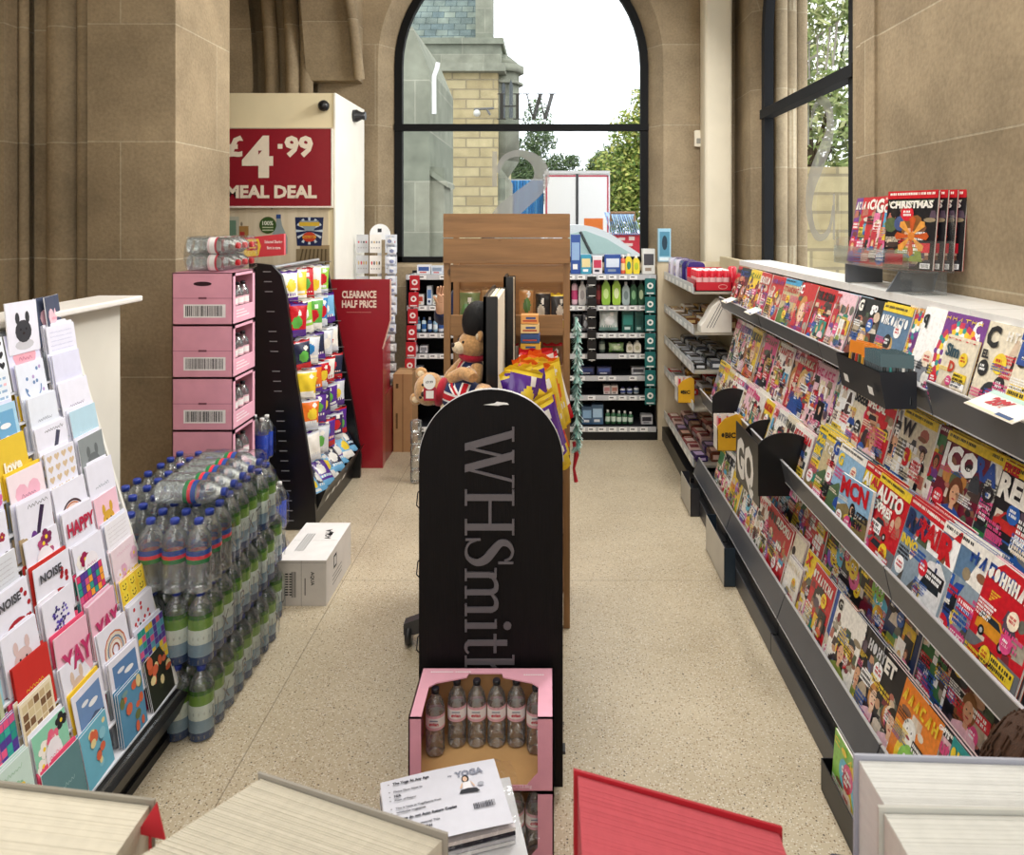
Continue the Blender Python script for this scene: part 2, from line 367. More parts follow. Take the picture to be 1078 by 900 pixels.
def clear(name, tint, refl=.25, rough=.05, body=0.0, bump=0.0, bscale=60, frost=0.0):
    m, n, o = newmat(name)
    tr = N(n, 'ShaderNodeBsdfTransparent'); tr.inputs['Color'].default_value = (*tint, 1)
    gl = N(n, 'ShaderNodeBsdfGlossy', Roughness=rough); gl.inputs['Color'].default_value = (1, 1, 1, 1)
    fr = N(n, 'ShaderNodeFresnel', IOR=1.45)
    mr = N(n, 'ShaderNodeMapRange'); mr.inputs['To Min'].default_value = refl*.2 if refl > .03 else .001; mr.inputs['To Max'].default_value = min(1, refl*4); n.links.new(fr.outputs[0], mr.inputs['Value'])
    mx = N(n, 'ShaderNodeMixShader'); n.links.new(mr.outputs[0], mx.inputs[0]); n.links.new(tr.outputs[0], mx.inputs[1]); n.links.new(gl.outputs[0], mx.inputs[2])
    last = mx.outputs[0]
    if bump:
        t = N(n, 'ShaderNodeTexCoord'); nz = N(n, 'ShaderNodeTexNoise', Scale=bscale, Detail=2.0); n.links.new(t.outputs['Object'], nz.inputs['Vector'])
        bp = N(n, 'ShaderNodeBump', Strength=bump, Distance=.01); n.links.new(nz.outputs['Fac'], bp.inputs['Height'])
        n.links.new(bp.outputs[0], gl.inputs['Normal']); n.links.new(bp.outputs[0], fr.inputs['Normal'])
    if body:
        at = N(n, 'ShaderNodeAttribute'); at.attribute_name = 'Col'
        df = N(n, 'ShaderNodeBsdfDiffuse'); n.links.new(at.outputs['Color'], df.inputs['Color'])
        m2 = N(n, 'ShaderNodeMixShader'); m2.inputs[0].default_value = body; n.links.new(last, m2.inputs[1]); n.links.new(df.outputs[0], m2.inputs[2]); last = m2.outputs[0]
    n.links.new(last, o.inputs['Surface']); return m
M['pane'] = clear('window_glass', (.97, .98, .97), .02, .02)
M['pet'] = clear('clear_bottle', (.93, .95, .95), .42, .06, body=.06, bump=.25, bscale=70)
M['film'] = clear('shrink_film', (.98, .99, .99), .09, .10, body=.0, bump=.8, bscale=28)
M['acrylic'] = clear('clear_acrylic', (.97, .98, .98), .12, .05, body=.03)
M['vinyldark'] = clear('grey_vinyl', (.9, .9, .9), .02, .5, body=.94)
M['vinyl'] = clear('frosted_vinyl', (.9, .9, .9), .03, .5, body=.55)
M['blueacrylic'] = clear('dark_acrylic', (.10, .14, .20), .3, .08, body=.25)
SAND = dict(c1='a7967b', c2='9a896f', mort='b8ab92')
M['stoneX'] = stone('sandstone_across', 'x', offz=2.83-.62*2, **SAND)
M['stoneY'] = stone('sandstone_along', 'y', offz=2.83-.62*2, **SAND)
M['stoneR'] = stone('sandstone_wide_courses', 'y', row=.52, offz=2.61-.52, width=2.3, **SAND)
M['stoneFar'] = stone('sandstone_tall_courses', 'x', row=.70, offz=2.62, width=3, **SAND)
M['floor'] = terrazzo()
M['pine'] = wood('pine_board', '84603b', 'a5794c', 'x')
M['pineZ'] = wood('pine_post', '84603b', 'a5794c', 'z')
M['plywood'] = wood('cream_ply', 'cfc0a2', 'dfd2b8', 'z', .5)
M['build'] = stone('coursed_rubble', 'x', row=.32, offz=0, width=.9, c1='cbbd94', c2='b3a37c', mort='9c9074', ms=.03, dirt=.2, fine=False)
M['ashlar'] = stone('grey_ashlar', 'x', row=.8, offz=0, width=1.4, c1='9b9c8c', c2='868b7c', mort='a8a898', ms=.012, dirt=.3, fine=False)
M['slate'] = stone('slate_roof', 'x', row=.25, offz=0, width=.4, c1='6f7f80', c2='8a9488', mort='4d5a5a', ms=.012, dirt=.4, fine=False)
M['asphalt'] = stone('asphalt_yard', 'x', row=50, width=50, c1='77777a', c2='77777a', dirt=.15)
# ------------------------------------------------------------------ room shell
YF, YP = 6.6, 6.82          # far wall face, glass plane
WC, WR, WS, WB = -.238, 1.12, 3.17, 1.42   # far window: centre, radius, springing, sill
YW = 'd'
def arched_wall(name, mat, axis, plane, thick, u0, u1, z0, z1, cu, r, zs, zb, splay, n=28):
    # wall in the plane x or y = plane with an arched opening; the reveal runs 'thick' deep, narrowing by 'splay'
    mb = MB(); R = r+splay
    def pt(u, z, d): return (u, plane+d, z) if axis == 'y' else (plane+d, u, z)
    arc = [(cu+R*math.cos(PI-PI*i/n), zs+R*math.sin(PI*i/n)) for i in range(n+1)]
    arci = [(cu+r*math.cos(PI-PI*i/n), zs+r*math.sin(PI*i/n)) for i in range(n+1)]
    col = 'a68f6c'
    def q(*p): mb.add([pt(*x) for x in p], [(0, 1, 2, 3)], col)
    q((u0, z0, 0), (cu-R, z0, 0), (cu-R, zs, 0), (u0, zs, 0)); q((cu+R, z0, 0), (u1, z0, 0), (u1, zs, 0), (cu+R, zs, 0))
    q((cu-R, z0, 0), (cu+R, z0, 0), (cu+R, zb-.03, 0), (cu-R, zb-.03, 0))
    q((u0, zs, 0), (cu-R, zs, 0), (cu-R, z1, 0), (u0, z1, 0)); q((cu+R, zs, 0), (u1, zs, 0), (u1, z1, 0), (cu+R, z1, 0))
    for i in range(n):
        a, b = arc[i], arc[i+1]; c, d = arci[i], arci[i+1]
        q((a[0], a[1], 0), (b[0], b[1], 0), (b[0], z1, 0), (a[0], z1, 0))
        q((c[0], c[1], thick), (d[0], d[1], thick), (b[0], b[1], 0), (a[0], a[1], 0))
        q((c[0], c[1], thick), (d[0], d[1], thick), (d[0], z1, thick), (c[0], z1, thick))
    for s_ in (-1, 1):
        q((cu+s_*R, zb-.03, 0), (cu+s_*r, zb, thick), (cu+s_*r, zs, thick), (cu+s_*R, zs, 0))
        e = u0 if s_ < 0 else u1
        q((e, z0, thick), (cu+s_*r, z0, thick), (cu+s_*r, z1, thick), (e, z1, thick))
    q((cu-R, zb-.03, 0), (cu+R, zb-.03, 0), (cu+r, zb, thick), (cu-r, zb, thick))
    q((cu-r, z0, thick), (cu+r, z0, thick), (cu+r, zb, thick), (cu-r, zb, thick))
    return struct(mb.build(name, mat))
struct(MB().box(-3.2, 1.95, -2.5, 6.95, -.12, 0, 'tan').build('floor', M['floor']))
struct(MB().box(-3.2, 1.95, -1.4, 6.95, 4.75, 4.85, 'cream').build('ceiling', M['matte']))
struct(MB().box(-3.2, 1.95, -1.5, -1.4, 0, 4.75, 'cream').build('wall_near_sky_block', M['matte']))  # unseen solid wall added to keep out sky light from behind the camera
arched_wall('wall_far', M['stoneFar'], 'y', YF, .20, -2.0, 1.75, 0, 4.75, WC, WR, WS, WB, .12)
RX, RC, RRr = 1.45, 5.06, .88
arched_wall('wall_right', M['stoneY'], 'x', 1.62, .14, 3.62, 6.6, 0, 4.75, RC, .90, 3.2, .9, .12)
w_ = MB(); w_.box(RX, 1.76, -1.4, 3.58, 0, 4.75, 'tan')
w_.box(RX-.012, RX, 3.35, 3.5, 1.53, 2.9, 'tan')
struct(w_.build('wall_right', M['stoneR']))

def arch_frame(mb, axis, plane, d, cu, r, zs, zb, wd, col, n=28, zt=None):
    def box(u0, u1, z0, z1, e=0.0):
        if axis == 'y': mb.box(u0, u1, plane-d-e, plane+d, z0, z1, col)
        else: mb.box(plane-d-e, plane+d, u0, u1, z0, z1, col)
    box(cu-r, cu-r+wd, zb, zs); box(cu+r-wd, cu+r, zb, zs); box(cu-r, cu+r, zb, zb+wd*.7)
    if zt: box(cu-r, cu+r, zt-wd*.42, zt+wd*.42, .015)
    for i in range(n):
        a, b = PI*i/n, PI*(i+1)/n
        L = [(cu+q*math.cos(t), zs+q*math.sin(t)) for t in (a, b) for q in (r, r-wd)]
        vs = [((u, plane+e, z) if axis == 'y' else (plane+e, u, z)) for e in (-d, d) for u, z in L]
        mb.add(vs, [(0, 2, 3, 1), (4, 5, 7, 6), (0, 4, 6, 2), (1, 3, 7, 5)], col)
def arch_pane(mb, axis, plane, cu, r, zs, zb, n=28):
    pts = [(cu-r, zb), (cu+r, zb)]+[(cu+r*math.cos(PI*i/n), zs+r*math.sin(PI*i/n)) for i in range(n+1)]
    mb.add([((u, plane, z) if axis == 'y' else (plane, u, z)) for u, z in pts], [tuple(range(len(pts)))], 'white')
fr = MB(); arch_frame(fr, 'y', YP-.02, .035, WC, WR+.01, WS, WB, .068, '08090b', zt=2.62)
win = struct(fr.build('window_1', M['matte'])); g = MB(); arch_pane(g, 'y', YP, WC, WR, WS, WB); struct(g.build('window_pane', M['pane'], win))
fr = MB(); arch_frame(fr, 'x', 1.71, .035, RC, .905, 3.2, .9, .085, '0c0e12', zt=2.62)
win = struct(fr.build('window_2', M['matte'])); g = MB(); arch_pane(g, 'x', 1.72, RC, .9, 3.2, .9); struct(g.build('window_pane', M['pane'], win))

# vinyl letters stuck on the panes, read from outside
def window_letters(fr, x, y, hs, xs, ys, hb, label, cc='4a4a48'):
    mb = MB()
    serif_text(mb, 'WH'[::-1], x, y, hs, fr, cc, .004, mirror=True, gap=.02)
    a = mb.build('shop_window_lettering', M['vinyldark']); tag(a, label+', the two small capitals', 'window lettering')
    mb = MB(); serif_text(mb, 'S', xs, ys, hb, fr, 'a9a9a6', .004, mirror=True)
    b = mb.build('shop_window_lettering', M['vinyl']); tag(b, label+', the tall curled S', 'window lettering')
frw = FX((0, YP-.004, 0))
pW = P(523, 126, YP); window_letters(frw, pW.x, pW.z, .235, P(511, 0, YP).x, 1.38, 1.05, 'frosted vinyl letters on the far arched window')
frr = FA((1.715, 0, 0))
def Yx(px, X): return X*800/(px-577)
window_letters(frr, -Yx(850, 1.715), 2.72, .25, -Yx(849, 1.715), 1.66, .92, 'frosted vinyl letters on the side window', 'a6a6a2')

# left side: stone pier, moulded jamb, arch ribs, corbel
mb = MB(); mb.box(-2.425, -1.965, 4.0, 4.68, 0, 4.75, 'tan'); struct(mb.build('wall_pier', M['stoneX']))
mb = MB(); mb.box(-1.966, -1.962, 4.001, 4.68, 0, 4.75, 'tan'); struct(mb.build('wall_pier_side', M['stoneY']))
mb = MB(); mb.box(-3.2, -2.425, 4.2, 4.4, 0, 4.75, 'tan')
def colm(x0, x1, yb, bulge, z0=0, z1=4.75, n=10, top=None):
    c = (x0+x1)/2; r = (x1-x0)/2
    pts = [(c-r*math.cos(PI*i/n), yb-bulge*math.sin(PI*i/n)) for i in range(n+1)]
    vs = [(x, y, z0) for x, y in pts]+[(x, y, z1) for x, y in pts]
    mb.add(vs, [(i, i+1, n+1+i+1, n+1+i) for i in range(n)], 'tan', True)
X4 = lambda px, Y=4.05: (px-577)*Y/800
mb.box(X4(-60), X4(14), 3.98, 4.25, 0, 4.75, 'tan'); colm(X4(14), X4(24), 4.1, .03); mb.box(X4(24), X4(40), 4.14, 4.22, 0, 4.75, 'tan')
colm(X4(40), X4(78), 4.16, .12); colm(X4(78), X4(93), 4.08, .03)
struct(mb.build('wall_left', M['stoneX']))
mb = MB(); mb.box(-3.2, -2.95, -1.4, 6.9, 0, 4.75, 'tan'); struct(mb.build('wall_left_side', M['stoneY']))
# back of the left aisle above the cabinet: springing of a side arch, its shafts leaning in towards the top
mb = MB(); mb.box(-3.2, -2.0, 6.75, 6.9, 0, 4.75, 'tan')
X6 = lambda px: (px-577)*6.7/800
def rib(p0, p1, yb, bulge, lean, n=8, flat=False):
    x0, x1 = X6(p0), X6(p1); c = (x0+x1)/2; r = (x1-x0)/2; L = 14
    vs = []
    for j in range(L+1):
        z = 4.75*j/L; k = max(0, (z-2.95))/1.8; sh = -lean*k*k
        for i in range(n+1):
            a = PI*i/n; vs.append((c-r*(math.cos(a) if not flat else 1-2*i/n)+sh, yb-(bulge*math.sin(a) if not flat else bulge), z))
    mb.add(vs, [(j*(n+1)+i, j*(n+1)+i+1, (j+1)*(n+1)+i+1, (j+1)*(n+1)+i) for j in range(L) for i in range(n)], 'tan', not flat)
rib(236, 272, 6.6, .02, .25, flat=True); rib(272, 286, 6.7, .01, .25, flat=True); rib(286, 300, 6.55, .05, .22); rib(300, 310, 6.62, .04, .2, flat=True)
rib(310, 325, 6.5, .09, .18); rib(325, 338, 6.48, .05, .12)
struct(mb.build('wall_left_arch', M['stoneX']))
mb = MB()
x0, x1 = X4(337, 6.5), X4(379, 6.5)
zs_ = [4.75, 3.9, 3.35, 2.98]; 
mb.add([(x0-.1, 6.0, 4.75), (x1, 6.0, 4.75), (x1, 6.45, 2.98), (x0-.1, 6.45, 2.98), (x0-.1, 6.62, 4.75), (x1, 6.62, 4.75), (x1, 6.62, 2.98), (x0-.1, 6.62, 2.98)],
       [(0, 3, 2, 1), (1, 2, 6, 5), (0, 4, 7, 3), (3, 7, 6, 2)], 'tan')
mb.tube([(x1+.02, 6.4, 2.98), (x1+.0, 6.3, 3.4), (x1-.1, 6.1, 4.2), (x1-.15, 6.0, 4.75)], .045, 'tan', 8)
struct(mb.build('trim_1', M['stoneX']))
# painted column in the right corner and the sensor beside it
mb = MB(); mb.prism(rrect(1.315, 1.545, 6.36, 6.6, .03), FT((0, 0, 4.75)), 4.75, 'e6ddc6')
struct(mb.build('trim_2', M['matte']))
t = thing('motion_sensor', 'small white wall sensor beside the cream column', 'sensor', (1.30, 6.6, 2.5))
mb = MB(); mb.prism(rrect(-.035, .035, -.07, .07, .01), FX((0, -.04, 0)), .04, 'f0ead8'); mb.build('housing', M['plastic'], t)
mb = MB(); mb.prism(rrect(-.018, .018, -.045, .0, .005), FX((0, -.045, 0)), .006, '9a9a92'); mb.build('lens', M['plastic'], t)

# ------------------------------------------------------------------ outside
struct(MB().box(-40, 60, 7.1, 90, -.25, .1, 'grey').build('ground', M['asphalt']))
# near grey stone gable wing
t = thing('stone_wing', 'grey ashlar wing with sloping gable at the left of the arched window view', 'building', (0, 0, 0))
mb = MB(); Y = 12.0; a = P(400, 0, Y).x; b = P(452, 0, Y).x; zt = P(0, 28, Y).z
o = Vector((0, Y, 0)); fx = FX((0, Y, 0))
mb.prism([(a-2, 0), (b, 0), (b, P(0, 72, Y).z), (P(434, 0, Y).x, zt), (a-2, zt+.3)], fx, 3.0, 'grey')
mb.build('wall', M['ashlar'], t)
mb = MB(); mb.box(b-.03, b+.22, Y+.1, Y+.9, 0, P(0, 175, Y).z, 'grey'); mb.prism([(b-.05, P(0, 175, Y).z), (b+.28, P(0, 192, Y).z), (b+.28, P(0, 197, Y).z), (b-.05, P(0, 182, Y).z)], FX((0, Y+.05, 0)), .9, 'grey'); mb.build('buttress', M['ashlar'], t)
mb = MB(); mb.tube([P(461, 66, 11.9), P(460, 72, 11.9), P(457, 80, 11.9), P(457, 120, 11.9)], .035, 'f0f0f0'); mb.build('drainpipe', M['plastic'], t)
# main sandstone block
t = thing('sandstone_house', 'pale coursed sandstone house with slate roof, parapet and corner turret', 'building', (0, 0, 0))
Y = 25.0; a = P(380, 0, Y).x; b = P(524, 0, Y).x
mb = MB(); mb.box(a, b, Y, Y+9, 0, P(0, 72, Y).z, 'cream'); mb.build('wall', M['build'], t)
mb = MB(); z0, z1 = P(0, 72, Y).z, P(0, 45, Y).z
mb.box(a, b+.1, Y-.15, Y+9, z0, z1, 'cream'); mb.box(a, b+.25, Y-.35, Y+9, z0-.15, z0+.12, 'cream'); mb.box(a, b+.2, Y-.3, Y+9, z1-.1, z1+.1, 'cream'); mb.build('parapet', M['ashlar'], t)
mb = MB(); zr = P(0, -30, Y+4).z; mb.add([(a, Y+.4, z1), (b-.3, Y+.4, z1), (b-.3, Y+5, zr+3), (a, Y+5, zr+3)], [(0, 1, 2, 3)], 'grey'); mb.build('roof', M['slate'], t)
mb = MB(); mb.prism([(0, 0), (.55, 0), (.55, 7.2), (0, 7.2)], FX((b-.75, Y+.2, z1)), .8, 'cream'); mb.build('gable_coping', M['ashlar'], t)
mb = MB(); tx = b+.05; r_ = .62
def octo(z0, z1, r, m=8): mb.lathe([(r, z0), (r, z1)], 'cream', 8, tx, Y+1.0, 0)
octo(P(0, 168, Y).z, P(0, 72, Y).z, r_); octo(P(0, 85, Y).z, P(0, 82, Y).z, r_+.14); octo(P(0, 72, Y).z, P(0, 64, Y).z, r_+.16)
mb.lathe([(r_+.1, P(0, 64, Y).z), (.25, P(0, 52, Y).z)], 'cream', 8, tx, Y+1.0, 0); mb.lathe([(.15, P(0, 190, Y).z), (r_, P(0, 168, Y).z)], 'cream', 8, tx, Y+1.0, 0)
mb.build('turret', M['ashlar'], t)
mb = MB()
for px in (528, 536): 
    q = P(px, 105, Y+.3); mb.prism([(0, 0), (.12, 0), (.12, 1.1), (.06, 1.3), (0, 1.1)], FX((q.x, Y+.36, q.z-.6)), .05, '4c5458')
mb.build('window', M['plastic'], t)
mb = MB(); mb.tube([P(499, 115, Y-.3), P(520, 114, Y-.3)], .04, '6a6a68', 6); mb.tube([P(512, 114, Y-.3), P(516, 121, Y-.3)], .04, '6a6a68', 6); mb.sphere(tuple(P(502, 119, Y-.3)), .12, 'd8d8d0', 8, 6); mb.build('wall_lamp', M['plastic'], t)
mb = MB(); mb.prism([(P(524, 0, Y).x, 0), (P(536, 0, Y).x, 0), (P(536, 0, Y).x, P(0, 190, Y).z), (P(524, 0, Y).x, P(0, 172, Y).z)], FX((0, Y+.1, 0)), 2.5, 'cream'); mb.build('buttress', M['ashlar'], t)
# lorries
t = thing('lorry', 'white box lorry seen from behind with red edged rear doors', 'lorry', (0, 0, 0))
Y = 34.0; x0, x1 = P(573, 0, Y).x, P(642, 0, Y).x; zt, zb = P(0, 181, Y).z, .9
mb = MB(); mb.box(x0, x1, Y, Y+9, zb, zt, 'f4f4f4'); mb.build('box_body', M['plastic'], t)
for k in (0, 1):
    u0 = x0+.06+k*(x1-x0)/2; u1 = u0+(x1-x0)/2-.12; f = FX((0, Y-.05, 0)); mb = MB(); mb.prism(rc(u0, u1, zb+.1, zt-.12), f, .05, 'fafafa')
    mb.rect(u0, u1, zt-.22, zt-.14, f, 'c23a50', .006); mb.rect(*((u0, u0+.07) if k == 0 else (u1-.07, u1)), zb+.1, zt-.14, f, 'c23a50', .006)
    if k: mb.rect(u0+.25, u1-.25, zb+.35, zb+.95, f, 'e87a2c', .008)
    mb.build('rear_door', M['plastic'], t)
mb = MB(); mb.box((x0+x1)/2-.05, (x0+x1)/2+.05, Y-.08, Y, zb, zt-.1, '3a3c40'); mb.box(x0, x1, Y-.1, Y+.1, zt-.08, zt+.05, 'd8d8d8'); mb.build('door_bar', M['metal'], t)
for sx in (x0+.35, x1-.35): mb = MB(); mb.lathe([(.48, -.18), (.5, -.1), (.5, .1), (.48, .18)], '1c1c1e', 20, sx, Y+1.2, .58, 'x'); mb.build('wheel', M['plastic'], t)
t = thing('curtain_trailer', 'blue curtain-sided trailer parked beside the white lorry', 'trailer', (0, 0, 0))
Y = 34.6; x0, x1 = P(534, 0, Y).x, P(572, 0, Y).x; zt = P(0, 190, Y).z
mb = MB(); k = 12
for i in range(k):
    u0 = x0+(x1-x0)*i/k; u1 = x0+(x1-x0)*(i+1)/k
    mb.add([(u0, Y, 1.0), ((u0+u1)/2, Y-.09, 1.0), (u1, Y, 1.0), (u0, Y, zt-i*-.0), ((u0+u1)/2, Y-.09, zt), (u1, Y, zt)], [(0, 1, 4, 3), (1, 2, 5, 4)], '3d8fd0' if i % 3 else '62aee2')
mb.build('curtain', M['fabric'], t)
mb = MB(); mb.box(x0, x1, Y+.02, Y+3, .9, zt+.06, 'd0d4d8'); mb.build('trailer_body', M['metal'], t)
for sx in (x0+.4, x1-.4): mb = MB(); mb.lathe([(.48, -.18), (.5, -.1), (.5, .1), (.48, .18)], '1c1c1e', 20, sx, Y+.8, .58, 'x'); mb.build('wheel', M['plastic'], t)
# red container with blue ribbed roof
t = thing('site_container', 'red container with blue ribbed roof behind the parked car', 'container', (0, 0, 0))
Y = 24.0; x0, x1 = P(641, 0, Y).x, P(675, 0, Y).x; zt = P(0, 247, Y).z
mb = MB(); mb.box(x0, x1+.2, Y, Y+2.6, .1, zt, 'd23a48')
f = FX((0, Y, 0))
for a_, b_, c_, d_ in ((651, 658, 250, 253), (651, 666, 256, 259), (662, 668, 249, 253)): mb.rect(P(a_, 0, Y).x, P(b_, 0, Y).x, P(0, d_, Y).z, P(0, c_, Y).z, f, 'f4d8d0', .01)
mb.build('box_body', M['metal'], t)
mb = MB(); zr = P(0, 231, Y+2).z
for i in range(14):
    u0 = x0+(x1-x0)*i/14; u1 = u0+(x1-x0)/14; mb.prism([(u0, 0), (u1, 0), (u1-.03, .06), (u0+.03, .06)], (Vector((0, Y-.1, zt)), Vector((1, 0, 0)), Vector((0, 0, 1))), .1, '6f93b8')
    mb.add([(u0+.02, Y-.1, zt), (u1-.02, Y-.1, zt), (u1-.08, Y+2, zr+.25), (u0+.06, Y+2, zr+.25)], [(0, 1, 2, 3)], '7fa3c8' if i % 2 else '587fa8')
mb.build('roof', M['metal'], t)
mb = MB(); 
for a_, b_ in ((643, 668),): mb.tube([P(a_, 233, Y+1), P(a_, 224, Y+1), P(b_, 224, Y+1), P(b_, 233, Y+1)], .05, '8a6a4a', 6)
mb.build('roof_rail', M['metal'], t)
# parked car, only its roof and screen above the shelves
t = thing('parked_car', 'silver parked car seen over the toiletries shelf', 'car', (0, 0, 0))
Y = 15.0; xs = P(600, 0, Y).x; e = P(697, 0, Y).x
prof = [(xs-.9, .55), (xs-.9, 1.1), (xs-.2, 1.62), (xs+.3, 1.68), (xs+.8, 1.52), (e-.2, 1.02), (e+1.0, .95), (e+1.2, .55)]
prof = [(p[0], p[1]) for p in catmull([(a, b, 0) for a, b in prof], 4)]
mb = MB(); mb.prism(prof, FX((0, Y, 0)), 1.7, 'd8dcde', smooth=True); mb.build('body', M['plastic'], t)
mb = MB(); mb.prism([(xs-.4, 1.12), (xs-.05, 1.5), (xs+.3, 1.58), (xs+.72, 1.42), (e-.6, 1.12)], FX((0, Y-.02, 0)), .02, 'a9c4c0'); mb.build('side_window', M['plastic'], t)
mb = MB(); mb.tube([(xs+.2, Y-.03, 1.56), (xs+.42, Y-.03, 1.12)], .03, '3a4040', 6); mb.build('pillar_trim', M['plastic'], t)
for sx in (xs-.3, e+.6): mb = MB(); mb.lathe([(.30, -.1), (.32, 0), (.30, .1)], '1c1c1e', 20, sx, Y+.05, .42, 'y'); mb.build('wheel', M['plastic'], t)
# trees
def tree(label, cx, cy, zg, blobs, n, size, cols, seed, trunk=.15):
    rng = random.Random(seed); t = thing('tree', label, 'tree', (cx, cy, zg), 'trees beyond the yard')
    mb = MB(); zt = max(b[2] for b in blobs); mb.tube([(0, 0, 0), (.1, 0, zt*.4), (-.05, 0, zt*.9)], [trunk, trunk*.7, trunk*.2], '4a3d2e', 8)
    for b in blobs: mb.tube([(0, 0, zt*.35), (b[0]*.6, b[1]*.6, (zt*.35+b[2])/2), (b[0], b[1], b[2])], [trunk*.4, trunk*.2, trunk*.08], '4a3d2e', 5)
    mb.build('trunk', M['matte'], t)
    mb = MB(); tot = sum(b[3]**2 for b in blobs)
    for b in blobs:
        for k in range(int(n*b[3]**2/tot)):
            while True:
                d = Vector((rng.uniform(-1, 1), rng.uniform(-1, 1), rng.uniform(-1, 1)))
                if .25 < d.length < 1: break
            d = d*(b[3]*(1+.25*rng.random())); p = Vector(b[:3])+Vector((d.x, d.y, d.z*b[4] if len(b) > 4 else d.z*.8))
            s_ = size*rng.uniform(.6, 1.3); u = Vector((rng.gauss(0, 1), rng.gauss(0, 1), rng.gauss(0, 1))).normalized(); v = u.orthogonal().normalized()
            mb.add([p-u*s_, p+v*s_*.5, p+u*s_, p-v*s_*.5], [(0, 1, 2, 3)], rng.choice(cols))
    mb.build('foliage', M['leaf'], t)
yg = ['8fa04a', '7d8f3e', 'a5ad5a', '6c8038', 'b9b662', '55702f']
dg = ['4f6440', '5c7148', '3f5434', '6d8052']
q = P(668, 0, 45); tree('tall yellow-green tree behind the red container', q.x, 45, 0, [(0, 0, 4.2, 2.3), (-.8, 0, 2.6, 2.0), (.6, 0, 6.8, 1.9), (1.6, .5, 9.0, 1.5), (1.4, 0, 4.5, 2.3), (-1.6, .2, 3.0, 1.7), (2.0, 0, 7.0, 2.0)], 15000, .16, yg, 3)
q = P(640, 0, 53); tree('low olive tree behind the lorry roof', q.x, 53, 0, [(0, 0, 3.4, 2.1), (-.9, 0, 4.4, 1.4), (.6, 0, 5.6, 1.7), (-.1, 0, 5.4, 1.2)], 9000, .14, yg[:3]+dg, 4)
q = P(566, 0, 50); tree('thin dark tree between the turret and the lorry', q.x, 50, 0, [(0, 0, 8.2, .9, 1.6), (-1.2, 0, 6.0, 1.2), (-.2, 0, 5.0, 1.5), (1.5, 0, 5.4, .9), (2.3, 0, 5.6, .5), (-1.7, 0, 3.8, 1.2), (.2, 0, 7, 1.0)], 6500, .12, dg, 5)
q = P(548, 0, 56); tree('dark tree close against the turret', q.x, 56, 0, [(0, 0, 5, 1.3), (.1, 0, 3.2, 1.5)], 4000, .13, dg, 6)
# side view: outer stone reveal and garden wall, leaves
mb = MB(); 
for k, (y, x, r) in enumerate(((6.0, 1.84, .05), (6.04, 1.93, .045), (6.1, 2.03, .05))): mb.lathe([(r, 0), (r, 5.2)], 'tan', 12, x, y, 0)
mb.box(1.78, 2.06, 6.1, 6.7, 0, 5.2, 'tan')
struct(mb.build('wall_outer_jamb', M['stoneY']))
t = thing('garden_wall', 'low mossy stone wall outside the side window', 'wall', (0, 0, 0)); MB().box(3.9, 7.5, 13, 13.5, 0.1, 2.7, 'grey').build('masonry', M['build'], t)
tree('leafy pale green tree outside the side window', 5.0, 14.8, 0, [(0, 0, 3.2, 1.5), (-1, 0, 4.6, 1.4), (1.2, 0, 4.6, 1.7), (-.6, 0, 6.2, 1.4), (1.1, .1, 6.8, 1.5), (-1.5, 0, 2.6, 1.2), (2.2, 0, 2.6, 1.5)], 13000, .1, ['9fae6a', 'b3bd80', '84965a', 'c5c78e', '77894c'], 9)
# ------------------------------------------------------------------ magazine racks along the right wall
RACK_X0 = .925
def lip(mb, x, y0, y1, zt, h, col='64676e', lean=.022):
    mb.add([(x-lean, y0, zt), (x-lean, y1, zt), (x, y1, zt-h), (x, y0, zt-h), (x-lean+.006, y0, zt), (x-lean+.006, y1, zt), (x+.006, y1, zt-h), (x+.006, y0, zt-h)],
           [(0, 1, 2, 3), (4, 7, 6, 5), (0, 4, 5, 1), (3, 2, 6, 7), (0, 3, 7, 4), (1, 5, 6, 2)], col)
    mb.box(x-lean-.001, x-lean+.008, y0, y1, zt-.001, zt+.003, 'd4d6da'); mb.box(x-.001, x+.008, y0, y1, zt-h-.003, zt-h+.001, 'e6e7ea')
def rack_bay(y0, y1, zs, label, r0=(.945, .25), r1=(1.006, .73), r2=(1.134, 1.295), h2=.07):
    t = thing('magazine_rack', label, 'rack', (0, 0, 0), 'magazine racks along the right wall')
    e = .004; y0 += e; y1 -= e
    mb = MB(); mb.box(1.36, 1.43, y0, y1, 0, 1.50, '3a3b40'); mb.build('back_panel', M['metal'], t)
    mb = MB(); mb.box(.925, 1.36, y0, y1, 0, .085, '1b1b1e'); mb.box(.92, .926, y0, y1, .0, .09, '4a4b50'); mb.box(.95, 1.36, y0, y1, .085, .13, '232327'); mb.build('plinth', M['metal'], t)
    mb = MB(); mb.box(.99, 1.36, y0, y1, .13, .16, '2a2a2e'); mb.box(.968, .99, y0, y1, .145, .16, '55565b'); mb.build('bottom_tray', M['metal'], t)
    for (x, z), h, ln in ((r0, .10, -.034), (r1, .095, .022), (r2, h2, .022)):
        mb = MB(); lip(mb, x, y0, y1, z, h, lean=ln); mb.box(x, 1.36, y0, y1, z-h-.004, z-h+.004, '6a6c72'); mb.build('shelf_lip', M['metal'], t)
    mb = MB(); mb.box(1.245, 1.445, y0, y1, 1.505, 1.535, 'f2f2f0'); mb.build('top_cap', M['plastic'], t)
    for x, z in ((1.08, .36), (1.18, .87), (1.26, 1.0)):
        mb = MB(); mb.box(x, 1.36, y0, y1, z-.006, z, '4a4c52'); mb.box(x-.004, x, y0, y1, z-.006, z+.02, '4a4c52'); mb.build('step_ledge', M['metal'], t)
    return t
